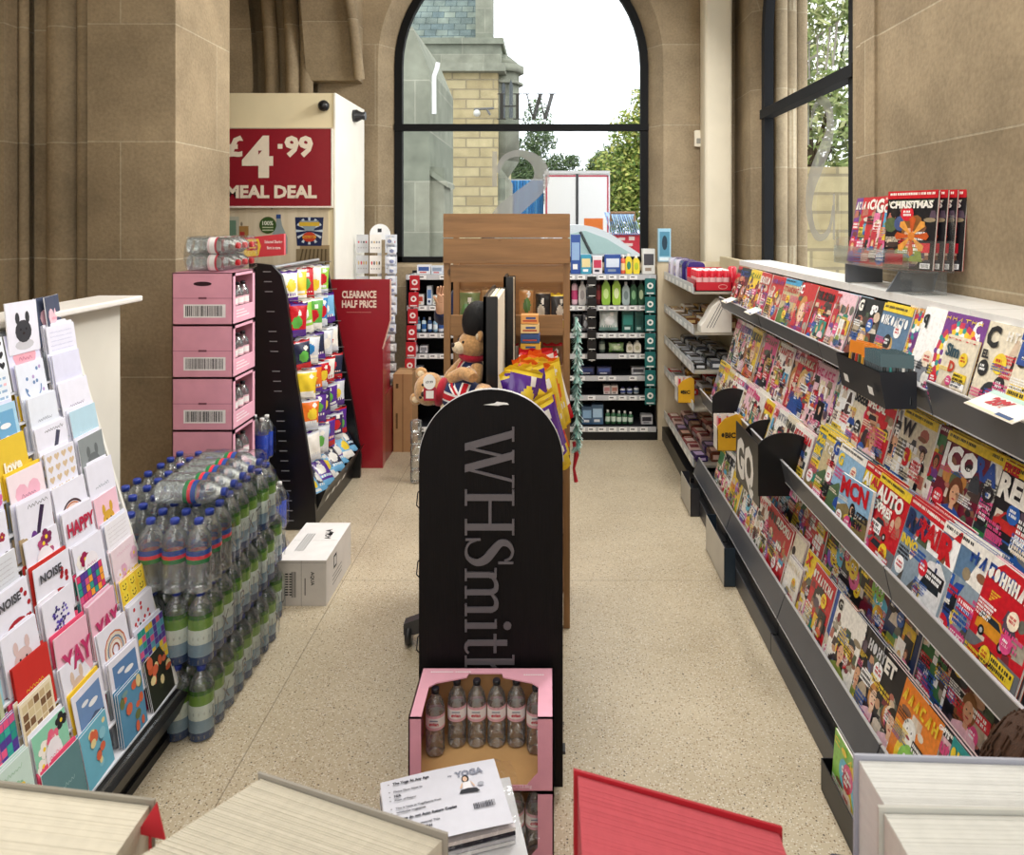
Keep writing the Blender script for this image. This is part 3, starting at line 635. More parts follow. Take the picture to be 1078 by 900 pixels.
BAYS = [(4.04, 4.95, 'grey metal magazine rack bay next to the flat sweets shelves'), (3.14, 4.04, 'grey metal magazine rack bay with the black round dividers'),
        (2.24, 3.14, 'grey metal magazine rack bay under the clear festive magazine tray'), (1.30, 2.24, 'grey metal magazine rack bay at the near end, behind the crouching person')]
for i, (a, b, l) in enumerate(BAYS):
    far = i < 2
    rack_bay(a, b, None, l, r1=(1.006, .70) if i == 0 else (1.012, .775), r2=(1.134, 1.295) if i < 3 else (1.134, 1.325), h2=.07 if i < 3 else .10)
# flat-shelf bay for sweets
t = thing('sweets_shelving', 'cream sided shelving bay with five flat shelves of sweets and lighters', 'shelving', (0, 0, 0))
mb = MB(); mb.box(1.40, 1.44, 4.96, 6.2, 0, 1.5, 'cdbf9f'); mb.build('back_panel', M['matte'], t)
mb = MB(); mb.box(.895, 1.44, 6.202, 6.25, 0, 1.455, 'cdbf9f'); mb.build('end_panel', M['plywood'], t)
mb = MB(); mb.box(.93, 1.40, 4.96, 6.2, 0, .11, '1d1d20'); mb.build('plinth', M['metal'], t)
FLAT = [1.367, 1.10, .847, .60, .235]
for z in FLAT:
    mb = MB(); mb.box(.955, 1.40, 4.96, 6.2, z-.055, z-.04, 'b9b3a4'); mb.box(.950, .956, 4.96, 6.2, z-.055, z-.01, 'a9aaac'); mb.build('shelf', M['metal'], t)
    mb = MB(); mb.box(.944, .950, 4.97, 6.19, z-.05, z+.012, 'cfd2d4')
    for k in range(7): mb.box(.941, .9435, 5.02+k*.165, 5.10+k*.165, z-.045, z-.012, 'f4f4f2')
    mb.build('price_rail', M['plastic'], t)

# ------------------------------------------------------------------ toiletries shelving facing the camera
XS = [1.35, 1.095, .87, .70, .52, .36, .11]
def toil(x0, x1, label, group=None):
    t = thing('toiletries_shelving', label, 'shelving', (0, 0, 0))
    mb = MB(); mb.box(x0, x1, 6.55, 6.58, 0, 1.36, '131316'); mb.build('back_panel', M['matte'], t)
    mb = MB(); mb.box(x0, x1, 6.2, 6.55, 0, .085, '151517'); mb.build('plinth', M['metal'], t)
    for e in (x0, x1-.012): mb = MB(); mb.box(e, e+.012, 6.26, 6.55, .08, 1.34, '1a1a1d'); mb.build('side_panel', M['metal'], t)
    for i, z in enumerate(XS):
        yf = 6.2 if i in (0, 6) else 6.23
        mb = MB(); mb.box(x0+.012, x1-.012, yf, 6.55, z-.03, z-.012, '3a3b40' if i else '9a9b9e'); mb.build('shelf', M['metal'], t)
        mb = MB(); mb.box(x0+.012, x1-.012, yf-.006, yf, z-.042, z, 'c2c3c6')
        rng = random.Random(i*7+int(x0*10)); u = x0+.03
        while u < x1-.1:
            if rng.random() < .8: mb.box(u, u+.062, yf-.009, yf-.006, z-.037, z-.006, 'f5f5f3'); mb.box(u+.008, u+.04, yf-.0095, yf-.009, z-.024, z-.014, '55555a')
            u += .085
        mb.build('price_rail', M['plastic'], t)
toil(-.13, .893, 'black shelving of toiletries right of the pine display unit'); toil(-1.17, -.135, 'black shelving of toiletries and medicines left of the pine display unit')

# ------------------------------------------------------------------ pine display unit
UY = 3.34
pz = lambda y: P(0, y, UY).z
px_ = lambda x: P(x, 0, UY).x
t = thing('pine_display_unit', 'slatted pine display unit standing behind the black shop-name stand', 'display unit', (0, 0, 0))
x0, x1 = px_(467), px_(600)
for a, b in ((225, 250), (251, 277)):
    mb = MB(); mb.prism(rrect(x0, x1, pz(b), pz(a), .004, 2), FX((0, UY-.012, 0)), .018, 'kraft'); mb.build('header_board', M['pine'], t)
for a, b in ((279, 297), (332, 353), (385, 402), (437, 456), (492, 512), (548, 568), (604, 626)):
    mb = MB(); mb.prism(rrect(x0+.03, x1-.03, pz(b), pz(a), .003, 2), FX((0, UY, 0)), .016, 'kraft'); mb.build('front_board', M['pine'], t)
for z in (pz(352), pz(401), pz(455), pz(511), pz(567), pz(625)):
    mb = MB(); mb.box(x0+.025, x1-.025, UY+.016, UY+.36, z, z+.014, 'kraft'); mb.build('shelf', M['pine'], t)
for u in (x0, x1-.028):
    for y in (UY+.004, UY+.34): mb = MB(); mb.box(u, u+.028, y, y+.028, 0, pz(277) if y < 3.5 else pz(226), 'kraft'); mb.build('post', M['pineZ'], t)
mb = MB(); mb.box(x0+.01, x1-.01, UY+.37, UY+.38, .02, pz(280), 'kraft'); mb.build('back_panel', M['pine'], t)

c = MB(); x = x0-.10; y = UY-.12; c.lathe([(.030, -.014), (.042, -.011), (.042, .011), (.030, .014)], '2a2a2c', 18, x-.03, y, .043, 'x'); c.lathe([(.016, -.018), (.016, .018)], 'c9c9cb', 12, x-.03, y, .043, 'x')
c.prism([(x-.05, .05), (x-.005, .05), (x+.07, .075), (x+.11, .10), (x+.11, .13), (x+.02, .12), (x-.05, .095)], FX((0, y-.02, 0)), .05, '3a3a3d'); c.box(x+.08, x+.12, y-.02, UY+.05, .10, .12, '3a3a3d'); c.build('caster', M['plastic'], t)

# ------------------------------------------------------------------ black arched stand with the shop's name
PY = 2.37; pxl, pxr = -.403, .046; PH = 1.27; rad = (pxr-pxl)/2; cx = (pxl+pxr)/2
t = thing('arched_display_stand', 'black ash double-sided stand with arched end and raised shop name', 'display stand', (0, 0, 0))
arch = [(pxr, .03)]+[(cx+rad*math.cos(PI*i/32), PH-rad+rad*math.sin(PI*i/32)) for i in range(33)]+[(pxl, .03)]
mb = MB(); mb.prism(arch, FX((0, PY, 0)), .022, '100e11', 'b8b8ba'); mb.build('end_panel', M['blackwood'], t)
mb = MB(); ring = [(cx+rad*math.cos(PI*i/32), PH-rad+rad*math.sin(PI*i/32)) for i in range(33)]
mb.tube([(x, PY+.002, z) for x, z in ring[::-1]], .0022, 'c9c9cc', 5); mb.build('edge_strip', M['plastic'], t)
mb = MB(); frs = (Vector((0, PY-.0002, 0)), Vector((0, 0, -1)), Vector((1, 0, 0)))
# reading downwards: u = -Z, v = +X gives a normal towards the camera
serif_text(mb, 'WHSmith', -P(0, 449, PY).z, P(489.5, 0, PY).x, .154, (frs[0], frs[1], frs[2]), '646066', .006, thick=.006, gap=.012, sx=.98)
mb.build('raised_lettering', M['plastic'], t)
mb = MB(); a = P(509, 426, PY); mb.poly([(a.x, a.z), (a.x+.045, a.z-.003), (a.x+.066, a.z+.001), (a.x+.064, a.z+.008), (a.x+.04, a.z+.006)], FX((0, PY-.0012, 0)), 'f2f2f0')
mb.poly([(P(519, 0, PY).x, a.z+.001), (P(536, 0, PY).x, a.z+.0), (P(534, 0, PY).x, a.z+.006), (P(523, 0, PY).x, a.z+.010)], FX((0, PY-.0014, 0)), 'fafafa'); mb.build('torn_label', M['paper'], t)
for y in (PY+.93,):
    mb = MB(); mb.box(pxl+.02, pxr-.02, y-.002, y+.014, .03, 1.12, '1c1a1d'); mb.build('far_end_panel', M['blackwood'], t)
mb = MB(); mb.box(cx-.012, cx+.012, PY+.03, PY+.92, .06, 1.14, '28262a'); mb.build('spine_panel', M['metal'], t)
mb = MB(); mb.box(pxl+.01, pxr-.01, PY+.023, PY+.92, .05, .12, '1c1c1f'); mb.build('base_tray', M['metal'], t)
for z in (.38, .64, .9):
    for s_ in (-1, 1):
        mb = MB(); xa, xb = (cx+.013, pxr-.03) if s_ > 0 else (pxl+.03, cx-.013)
        mb.box(xa, xb, PY+.03, PY+.9, z, z+.006, '35353a'); mb.build('shelf', M['metal'], t)
mb = MB(); mb.box(pxl+.012, pxr-.012, PY+.023, PY+.92, 1.045, 1.056, '35353a'); mb.build('top_shelf', M['metal'], t)
for z in (.5, .74, .96):
    for k in range(3): mb = MB(); y = PY+.05+k*.12; mb.tube([(pxl+.014, y, z), (pxl-.012, y, z-.03), (pxl-.016, y, z-.07), (pxl+.012, y, z-.10)], .0022, '202024', 5); mb.build('wire_hook', M['metal'], t)
for y in (PY+.1, PY+.85):
    for x in (pxl-.03, pxr-.04):
        c = MB(); c.lathe([(.018, -.012), (.03, -.010), (.03, .010), (.018, .012)], '2a2a2c', 18, x, y, .03, 'x'); c.lathe([(.010, -.014), (.010, .014)], 'a9a9ab', 12, x, y, .03, 'x')
        c.prism([(x-.018, .03), (x+.018, .03), (x+.024, .075), (x+.05, .075), (x+.05, .085), (x-.018, .085)], FX((0, y-.02, 0)), .04, '3a3a3d'); c.build('caster', M['plastic'], t)

# ------------------------------------------------------------------ greeting card rack
t = thing('greeting_card_rack', 'stepped greeting card rack of thirteen tiers with a black plinth', 'rack', (0, 0, 0))
CX0, CX1, CZ0, CZ1 = -1.282, -1.612, .195, 1.28   # card feet from the lowest to the highest tier
CY0, CY1 = 1.15, 2.62
mb = MB(); mb.box(-1.63, -1.31, CY0, CY1+.02, 0, .10, '0e0e10'); mb.box(-1.315, -1.30, CY0, CY1+.02, .0, .03, '1f1f22'); mb.build('plinth', M['metal'], t)
mb = MB(); mb.prism([(-1.33, .1), (-1.27, .1), (-1.24, .17), (-1.30, .19)][::-1], FX((0, CY0, 0)), (CY1-CY0), '0e0e10'); mb.build('front_rail', M['metal'], t)
mb = MB(); mb.add([(-1.262, CY0, .165), (-1.262, CY1, .165), (-1.235, CY1, .225), (-1.235, CY0, .225), (-1.256, CY0, .162), (-1.256, CY1, .162), (-1.229, CY1, .222), (-1.229, CY0, .222)], [(0, 3, 2, 1), (4, 5, 6, 7), (3, 7, 6, 2), (0, 1, 5, 4), (1, 2, 6, 5)], 'dfe3e4'); mb.build('clear_lip', M['acrylic'], t)
for i in range(13):
    x = CX0+(CX1-CX0)*i/12; z = CZ0+(CZ1-CZ0)*i/12
    mb = MB(); mb.box(x-.055, x+.002, CY0, CY1, z-.008, z-.002, 'dfe2ea'); mb.box(x-.058, x-.055, CY0, CY1, z-.008, z+.10, 'e4e6ee'); mb.build('tier', M['plastic'], t)
mb = MB(); mb.prism([(-1.665, .1), (-1.31, .1), (-1.28, .2), (-1.64, 1.38), (-1.665, 1.38)], FX((0, CY1+.001, 0)), .012, 'e9e7e0'); mb.build('side_panel', M['matte'], t)
t = thing('low_partition', 'cream half-height partition with white cap behind the card rack', 'partition', (0, 0, 0))
mb = MB(); mb.box(-1.76, -1.735, 1.1, 3.08, 0, 1.465, 'e8e4d8'); mb.build('board', M['matte'], t)
mb = MB(); mb.prism(rrect(-1.85, -1.665, 1.465, 1.488, .006, 2), FX((0, 1.1, 0)), 2.02, 'f4f0ea'); mb.build('cap', M['plastic'], t)

# ------------------------------------------------------------------ meal deal cabinet
FYY = 5.6
t = thing('meal_deal_cabinet', 'tall cream chiller cabinet with red meal deal sign', 'cabinet', (0, 0, 0))
xr = P(352, 0, FYY).x; zt = P(0, 98, FYY).z; zl = P(0, 218, FYY).z
mb = MB(); mb.box(-2.95, xr, FYY, 6.46, 0, zt, 'e6d9b4'); mb.build('body', M['matte'], t)
mb = MB(); mb.box(xr, xr+.012, FYY-.01, 6.46, 0, zt, 'f4f1e6'); mb.build('side_panel', M['matte'], t)
mb = MB(); mb.box(-2.6, P(346, 0, FYY).x, FYY-.006, FYY, .3, zl, 'cbbd9f'); mb.build('front_panel', M['plywood'], t)
f = FX((0, FYY-.03, 0)); mb = MB(); sx0, sx1 = P(215, 0, FYY).x, P(350, 0, FYY).x; sz0, sz1 = P(0, 217, FYY).z, P(0, 136, FYY).z
mb.box(sx0, sx1, FYY-.03, FYY-.006, sz0, sz1, '8f1f2c')
mb.box(sx0, sx1+.01, FYY-.034, FYY-.006, sz0-.012, sz0, 'efe9dd'); mb.box(sx0, sx1+.01, FYY-.034, FYY-.006, sz1, sz1+.008, 'c9b8a0'); mb.box(sx1, sx1+.01, FYY-.034, FYY-.006, sz0, sz1, 'efe9dd')
S = P(0, 0, FYY); cream = 'efe2cc'
def tx(st, x, yb, yt, w, bold=1): mb.text(st, P(x, 0, FYY).x, P(0, yb, FYY).z, P(0, yt, FYY).z-P(0, yb, FYY).z, f, cream, .002, maxw=w)
mb.text('£', P(241, 0, FYY).x, P(0, 164, FYY).z, .143, f, cream, .002, sx=1.05, bold=.045); mb.text('4', P(256.5, 0, FYY).x, P(0, 185, FYY).z, .29, f, cream, .002, sx=1.05, bold=.045)
mb.text('99', P(301, 0, FYY).x, P(0, 164, FYY).z, .143, f, cream, .002, sx=1.05, bold=.045); mb.rect(P(294, 0, FYY).x, P(299, 0, FYY).x, P(0, 157, FYY).z, P(0, 152, FYY).z, f, cream, .002)
mb.text('MEAL DEAL', P(240, 0, FYY).x, P(0, 208, FYY).z, .09, f, cream, .002, sx=1.05, bold=.045)
mb.build('price_sign', M['gloss'], t)
# pictures on the front panel: bottle with green roundel, snack poster, wood-print strip
f = FX((0, FYY-.006, 0)); mb = MB()
def R(a, b, c, d, col, off): mb.rect(P(a, 0, FYY).x, P(b, 0, FYY).x, P(0, d, FYY).z, P(0, c, FYY).z, f, col, off)
R(240, 252, 228, 262, 'b9b9a8', .001); R(242, 249, 232, 258, '6f8f7a', .002); R(252, 262, 238, 262, 'a9824c', .001); R(253, 258, 244, 262, 'b23b3b', .002)
a = P(293, 250, FYY); mb.poly([(a.x-.05, a.z-.12), (a.x+.07, a.z-.12), (a.x+.07, a.z), (a.x+.03, a.z+.09), (a.x+.02, a.z+.15), (a.x-.01, a.z+.15), (a.x-.015, a.z+.09), (a.x-.05, a.z)], f, '94a0a0', .002)
mb.rect(a.x-.012, a.x+.022, a.z+.14, a.z+.17, f, '2c4a86', .003); a = P(282.5, 237, FYY); mb.ell(a.x, a.z, .062, .062, f, '3f5a2c', .004, 24); mb.text('100%', a.x, a.z+.0, .032, f, 'e6ead8', .005, align='c', sx=.9)
for k in range(2): mb.rect(a.x-.04, a.x+.04, a.z-.02-k*.02, a.z-.013-k*.02, f, 'c3ccaa', .005)
a = P(326, 243, FYY); mb.poly([(a.x-.105, a.z+.1), (a.x-.09, a.z-.11), (a.x+.09, a.z-.11), (a.x+.105, a.z+.1)], f, '1d2a52', .002)
for k in range(12):
    an = 2*PI*k/12; mb.poly([(a.x+.02*math.cos(an), a.z+.02*math.sin(an)), (a.x+.1*math.cos(an+.1), a.z+.1*math.sin(an+.1)), (a.x+.1*math.cos(an-.1), a.z+.1*math.sin(an-.1))][::-1], f, 'c9d4dc', .003)
mb.poly([(a.x-.07, a.z+.075), (a.x+.07, a.z+.075), (a.x+.03, a.z), (a.x-.03, a.z)][::-1], f, '8fa0a8', .0035)
mb.rect(a.x-.075, a.x+.075, a.z+.035, a.z+.065, f, 'd8b23c', .004);
mb.ell(a.x, a.z-.045, .05, .036, f, 'c8402c', .004, 18); mb.rect(a.x-.05, a.x+.05, a.z-.055, a.z-.035, f, 'e8b23c', .005); mb.text('WALKERS', a.x, a.z-.053, .016, f, 'b2202c', .006, align='c', sx=.9)
R(316, 347, 258, 262, 'a08a66', .001); R(312, 347, 262, 292, '8a7a5e', .001)
for k in range(7): mb.poly([(P(312+k*5, 0, FYY).x, P(0, 292, FYY).z), (P(313.5+k*5, 0, FYY).x, P(0, 292, FYY).z), (P(320+k*4, 0, FYY).x, P(0, 262, FYY).z), (P(318.5+k*4, 0, FYY).x, P(0, 262, FYY).z)], f, '55472f', .002)
mb.build('printed_pictures', M['gloss'], t)
for nm, a in (('front_camera', P(342, 112, FYY)),):
    mb = MB(); mb.sphere((a.x, FYY-.03, a.z), .042, '1a1a1c'); mb.lathe([(.03, -.01), (.03, .03)], '2c2c2e', 14, a.x, FYY-.0, a.z, 'y'); mb.build('knob_light', M['plastic'], t)
a = P(373, 122, 6.1); mb = MB(); mb.lathe([(.05, .0), (.05, .03), (.03, .07), (.034, .10)], '2a2c30', 16, xr+.01, 6.1, a.z, 'x'); mb.build('side_light', M['plastic'], t)

# clearance bin
BY = 5.5
t = thing('clearance_bin', 'dark red clearance bin with white half price wording', 'bin', (0, 0, 0))
bx0, bx1, bx2 = P(348, 0, BY).x, P(403, 0, BY).x, P(410, 0, BY).x; zt = P(0, 294, BY).z
mb = MB(); mb.prism([(bx0, 0), (bx1, 0), (bx1, P(0, 365, BY).z), (bx2+.01, P(0, 335, BY).z), (bx2+.01, zt), (bx0, zt)], FX((0, BY, 0)), .02, '9a1f2b'); mb.build('front_panel', M['gloss'], t)
mb = MB(); mb.add([(bx1, BY+.02, 0), (-1.235, BY+.45, 0), (-1.235, BY+.45, .90), (bx1, BY+.02, .88)], [(0, 1, 2, 3)], 'b02634'); mb.box(-1.52, bx1-.01, BY+.02, BY+.45, 0, .5, '8a1a26'); mb.build('side_panel', M['gloss'], t)
mb = MB(); f = FX((0, BY-.0, 0)); mb.text('CLEARANCE', P(360, 0, BY).x, P(0, 313.5, BY).z, .052, f, 'f4dccb', .002, maxw=.25, bold=.04); mb.text('HALF PRICE', P(360, 0, BY).x, P(0, 323.5, BY).z, .052, f, 'f4dccb', .002, maxw=.25, bold=.04)
mb.rect(P(365, 0, BY).x, P(391, 0, BY).x, P(0, 329, BY).z, P(0, 328.4, BY).z, f, 'c87a72', .002); mb.build('wording', M['gloss'], t)
mb = MB(); mb.prism([(bx1-.004, P(0, 367, BY).z), (bx1+.006, P(0, 367, BY).z), (bx2+.014, P(0, 336, BY).z), (bx2+.014, zt), (bx2+.004, zt), (bx2+.004, P(0, 337, BY).z)], FX((0, BY-.004, 0)), .006, 'e8b8a8'); mb.build('edge_trim', M['gloss'], t)

# ------------------------------------------------------------------ snack stand with two black tapered end panels
t = thing('snack_stand', 'black stand with tapered notched end panels hung with sweet bags', 'display stand', (0, 0, 0))
def endp(Y, pts, name):
    mb = MB(); mb.prism([(P(a, 0, Y).x, P(0, b, Y).z) for a, b in pts], FX((0, Y, 0)), .03, '101013')
    f = FX((0, Y, 0)); return mb, f
SY0, SY1 = 4.40, 5.28
zf = 231+1440/SY0
mb, f = endp(SY0, [(262, zf), (333, zf-2), (331, 520), (312, 400), (301, 310), (296, 290), (286, 279), (270, 277), (262, 277)][::1], 'n')
for i in range(26):
    k = i/25; a = P(279+k*24-2, 0, SY0).x; b = a+.045; z = P(0, 286+k*262, SY0).z
    if i not in (3, 5, 9, 13): mb.poly([(a, z-.003), (b, z-.003), (b, z+.003), (a, z+.003)], f, '8d8d92', .0006)
mb.build('near_end_panel', M['plastic'], t)
zf = 231+1440/SY1
mb, f = endp(SY1, [(300, zf), (379, zf-1), (380, 480), (372, 430), (345, 285), (340, 278), (300, 278)], 'n')
for i in range(22):
    k = i/21; a = P(333+k*27, 0, SY1).x; z = P(0, 290+k*190, SY1).z; mb.poly([(a, z-.003), (a+.05, z-.003), (a+.05, z+.003), (a, z+.003)], f, '55555a', .0006)
mb.build('far_end_panel', M['plastic'], t)
mb = MB(); mb.box(-1.78, -1.76, SY0+.03, SY1, .1, 1.5, '1a1a1d'); mb.build('back_panel', M['plastic'], t)
mb = MB(); mb.add([(-1.36, SY0+.05, .08), (-1.36, SY1+.1, .08), (-1.30, SY1+.1, .22), (-1.30, SY0-.0+.05, .22), (-1.7, SY0+.05, .08), (-1.7, SY1, .08), (-1.36, SY1+.1, .19), (-1.36, SY0+.05, .19)], [(0, 1, 2, 3), (4, 5, 1, 0), (0, 3, 7)], '141416')
mb.box(-1.78, -1.36, SY0+.03, SY1, 0, .085, '141416'); mb.build('base_tray', M['plastic'], t)
mb = MB()
for k in range(4): y = SY0+.14+k*.12; mb.add([(-1.333, y, .115), (-1.333, y+.06, .115), (-1.318, y+.06, .15), (-1.318, y, .15)], [(0, 1, 2, 3)], 'f4f4f4')
mb.build('price_ticket', M['paper'], t)
mb = MB(); mb.tube([(-1.6, SY0+.03, 1.52), (-1.6, SY1, 1.52)], .012, 'b9b9bc'); mb.tube([(-1.7, SY0+.03, 1.5), (-1.7, SY1, 1.5)], .01, '77777a')
for z, x in ((1.5, -1.6), (1.31, -1.56), (1.09, -1.53), (.91, -1.51), (.735, -1.49), (.545, -1.46)):
    mb.tube([(x-.12, SY0+.03, z), (x-.12, SY1, z)], .006, '9a9a9e', 6)
    for k in range(6): y = SY0+.1+k*.15; mb.tube([(x-.12, y, z), (x+.10, y, z+.01)], .0035, 'c4c4c8', 5)
mb.build('hanging_rail', M['steel'], t)
# ------------------------------------------------------------------ magazines
Z3 = Vector((0, 0, 0)); FR = (Z3, Vector((1, 0, 0)), Vector((0, 0, 1)))
def lines(mb, rng, x0, x1, y0, n, h, col, off, center=False):
    # a block of small print, as short strokes grouped into words
    for i in range(n):
        x = x0; y = y0-i*h*1.5; end = x1-rng.random()*(x1-x0)*.35
        while x < end:
            wd = h*rng.uniform(.35, .75); mb.rect(x, min(x+wd, end), y-h, y, FR, col, off); x += wd+h*(.22 if rng.random() < .78 else .6)
def mast(mb, rng, w, y, h, txt, col, off, x=None, sx=1.0, full=.94):
    x = w*.04 if x is None else x
    if txt: mb.text(txt, x, y, h, FR, col, off, sx=sx, maxw=w*full, bold=.05)
    else:
        n = rng.randint(5, 8); cw = w*.92/n; h = h*.8
        for i in range(n):
            u = x+i*cw; k = rng.randint(0, 4); s = h*.24
            if k == 0: mb.rect(u, u+s, y, y+h, FR, col, off); mb.rect(u+cw*.55, u+cw*.55+s, y, y+h, FR, col, off); mb.rect(u, u+cw*.6, y+h*.4, y+h*.62, FR, col, off)
            elif k == 1: mb.ell(u+cw*.4, y+h/2, cw*.4, h/2, FR, col, off, 12)
            elif k == 2: mb.rect(u, u+s, y, y+h, FR, col, off); mb.rect(u, u+cw*.75, y, y+h*.24, FR, col, off); mb.rect(u, u+cw*.7, y+h*.76, y+h, FR, col, off)
            elif k == 3: mb.poly([(u, y), (u+s, y), (u+cw*.45+s, y+h), (u+cw*.45, y+h)], FR, col, off); mb.rect(u+cw*.4, u+cw*.4+s, y, y+h, FR, col, off)
            else: mb.rect(u+cw*.25, u+cw*.25+s, y, y+h, FR, col, off); mb.rect(u, u+cw*.8, y+h*.76, y+h, FR, col, off)
SKINS = ['e9bd9c', 'd9a582', 'f0cdb2', 'b98058', 'e2b090']; HAIRS = ['3a2418', '8a5a30', 'd8b068', '1d1512', '6b3a22', 'c98a48']
CLO = ['c22a3c', '2d4f9a', 'f0eee8', '1e1e24', 'e67aa8', '2f8a7a', 'e8c23a', '7a3f92', '4aa3d0', 'd85a2a', '8b9a4a', 'f2c8d4']
def person_art(mb, rng, cx, y0, s, off):
    sk = rng.choice(SKINS); hr = rng.choice(HAIRS); cl = rng.choice(CLO)
    mb.ell(cx, y0+s*.70, s*.24, s*.30, FR, hr, off, 14)
    if rng.random() < .5: mb.poly([(cx-s*.24, y0+s*.3), (cx+s*.24, y0+s*.3), (cx+s*.23, y0+s*.7), (cx-s*.23, y0+s*.7)], FR, hr, off)
    mb.poly([(cx-s*.45, y0), (cx+s*.45, y0), (cx+s*.38, y0+s*.28), (cx+s*.12, y0+s*.40), (cx-s*.12, y0+s*.40), (cx-s*.38, y0+s*.28)], FR, cl, off+.0001)
    mb.rect(cx-s*.07, cx+s*.07, y0+s*.34, y0+s*.5, FR, sk, off+.0002); mb.ell(cx, y0+s*.64, s*.155, s*.205, FR, sk, off+.0003, 14)
    for e in (-1, 1): mb.ell(cx+e*s*.06, y0+s*.67, s*.025, s*.016, FR, '2a1c18', off+.0004, 8)
    mb.ell(cx, y0+s*.545, s*.055, s*.02, FR, 'b23a3e', off+.0004, 8)
def cover_art(mb, rng, w, h, kind, bg, off):
    if kind == 'face':
        s = h*rng.uniform(.6, .8); person_art(mb, rng, w*rng.uniform(.4, .65), 0, s, off)
    elif kind == 'celebs':
        for i in range(rng.randint(5, 7)):
            x0 = rng.uniform(0, w*.7); y0 = rng.uniform(0, h*.55); ww = rng.uniform(.2, .38)*w; hh = rng.uniform(.16, .3)*h
            x1 = min(w, x0+ww); y1 = min(h*.8, y0+hh); mb.rect(x0, x1, y0, y1, FR, rng.choice(CLO+['f4e6c8', 'fff8f0']), off+.0004*i)
            sc_ = min(y1-y0, x1-x0)*.95; person_art(mb, rng, (x0+x1)/2, y0, sc_, off+.0004*i+.0001)
    elif kind == 'car':
        y0 = h*.12; mb.rect(0, w, 0, h*.32, FR, '6f7276', off); cc = rng.choice(['c22a2a', '2f5fa8', 'e8e8ea', '2a2d33', 'd8902a', '3a8a4a'])
        for k in range(2):
            y = y0+k*h*.27; s = w*(.8-.15*k); x = w*.08
            mb.poly([(x, y), (x+s, y), (x+s, y+s*.16), (x+s*.78, y+s*.2), (x+s*.62, y+s*.34), (x+s*.28, y+s*.34), (x+s*.14, y+s*.2), (x, y+s*.15)], FR, cc, off+.0002)
            mb.poly([(x+s*.22, y+s*.2), (x+s*.7, y+s*.2), (x+s*.58, y+s*.31), (x+s*.31, y+s*.31)], FR, '28323a', off+.0003)
            for u in (.2, .78): mb.ell(x+s*u, y, s*.09, s*.09, FR, '1a1a1c', off+.0004, 12); mb.ell(x+s*u, y, s*.045, s*.045, FR, 'b8bcc0', off+.0005, 10)
            cc = rng.choice(['c22a2a', '2f5fa8', 'e8e8ea', 'd8902a'])
    elif kind == 'train':
        mb.rect(0, w, 0, h*.62, FR, '8fa0ae', off); mb.poly([(0, 0), (w, 0), (w*.75, h*.3), (w*.3, h*.3)], FR, '5a5650', off+.0001)
        c2 = rng.choice(['c22a3c', '2d50a0', 'e8e8ea']); mb.poly([(w*.35, h*.04), (w*.95, h*.08), (w*.95, h*.5), (w*.75, h*.6), (w*.5, h*.56), (w*.36, h*.4)], FR, c2, off+.0002)
        mb.poly([(w*.42, h*.3), (w*.88, h*.32), (w*.82, h*.48), (w*.5, h*.46)], FR, '1e262e', off+.0003); mb.rect(w*.45, w*.85, h*.12, h*.16, FR, 'e8c83a', off+.0003)
    elif kind == 'scene':
        mb.rect(0, w, h*.45, h, FR, rng.choice(['8fb8d8', 'b8cfe0', 'c8b890', '5f7fa0']), off); mb.poly([(0, 0), (w, 0), (w, h*.5), (w*.6, h*.36), (w*.3, h*.52), (0, h*.4)], FR, rng.choice(['5f7f3f', '7f9a4a', '4f6a48', '8a7a50']), off+.0001)
        mb.ell(w*.5, h*.28, w*.22, h*.09, FR, rng.choice(CLO), off+.0002); person_art(mb, rng, w*.5, h*.22, h*.38, off+.0003)
    elif kind == 'cartoon':
        for i in range(5):
            c = rng.choice(['f2d23a', 'e87a2a', '8fce5a', '5ac0e0', 'e86aa0', '9a6ad0', 'f4f4f0']); x, y, r_ = rng.uniform(.2, .8)*w, rng.uniform(.1, .65)*h, rng.uniform(.12, .24)*w
            mb.ell(x, y, r_, r_*1.05, FR, c, off+.0003*i, 14); mb.ell(x-r_*.35, y+r_*.2, r_*.2, r_*.26, FR, 'ffffff', off+.0003*i+.0001, 8); mb.ell(x+r_*.35, y+r_*.2, r_*.2, r_*.26, FR, 'ffffff', off+.0003*i+.0001, 8)
            for e in (-1, 1): mb.ell(x+e*r_*.33, y+r_*.18, r_*.08, r_*.1, FR, '1a1a1e', off+.0003*i+.0002, 8)
            mb.ell(x, y-r_*.35, r_*.35, r_*.12, FR, 'a02a3a', off+.0003*i+.0002, 8)
    elif kind == 'pattern':
        cs = [('d03a5a', .46), ('f2d03a', .38), ('f4eee0', .30), ('2f9a9a', .22), ('6a2f7a', .13)]
        for c, r_ in cs:
            mb.ell(w*.45, h*.55, w*r_*1.05, w*r_*1.05, FR, c, off+.0002*(1-r_)*5, 18)
            for k in range(14): a = 2*PI*k/14; mb.ell(w*.45+w*r_*math.cos(a), h*.55+w*r_*math.sin(a), w*.045, w*.045, FR, rng.choice(['ffffff', 'f2b33a', '7a3f92', '2f9a9a']), off+.0002*(1-r_)*5+.0001, 8)
    elif kind == 'black':
        for i in range(6):
            x, y = rng.uniform(.1, .8)*w, rng.uniform(.05, .6)*h; mb.ell(x, y, w*.13, h*.1, FR, rng.choice(['8a5a30', 'c98a48', '5a6a48', '3a3038', 'b8a890', '7a3a2a', '4a5a8a']), off+.0002*i, 9)
        person_art(mb, rng, w*.5, h*.1, h*.5, off+.0014)
    elif kind == 'grid':
        cl = rng.choice(['c83a4a', '2d62b5', '3f8a4a'])
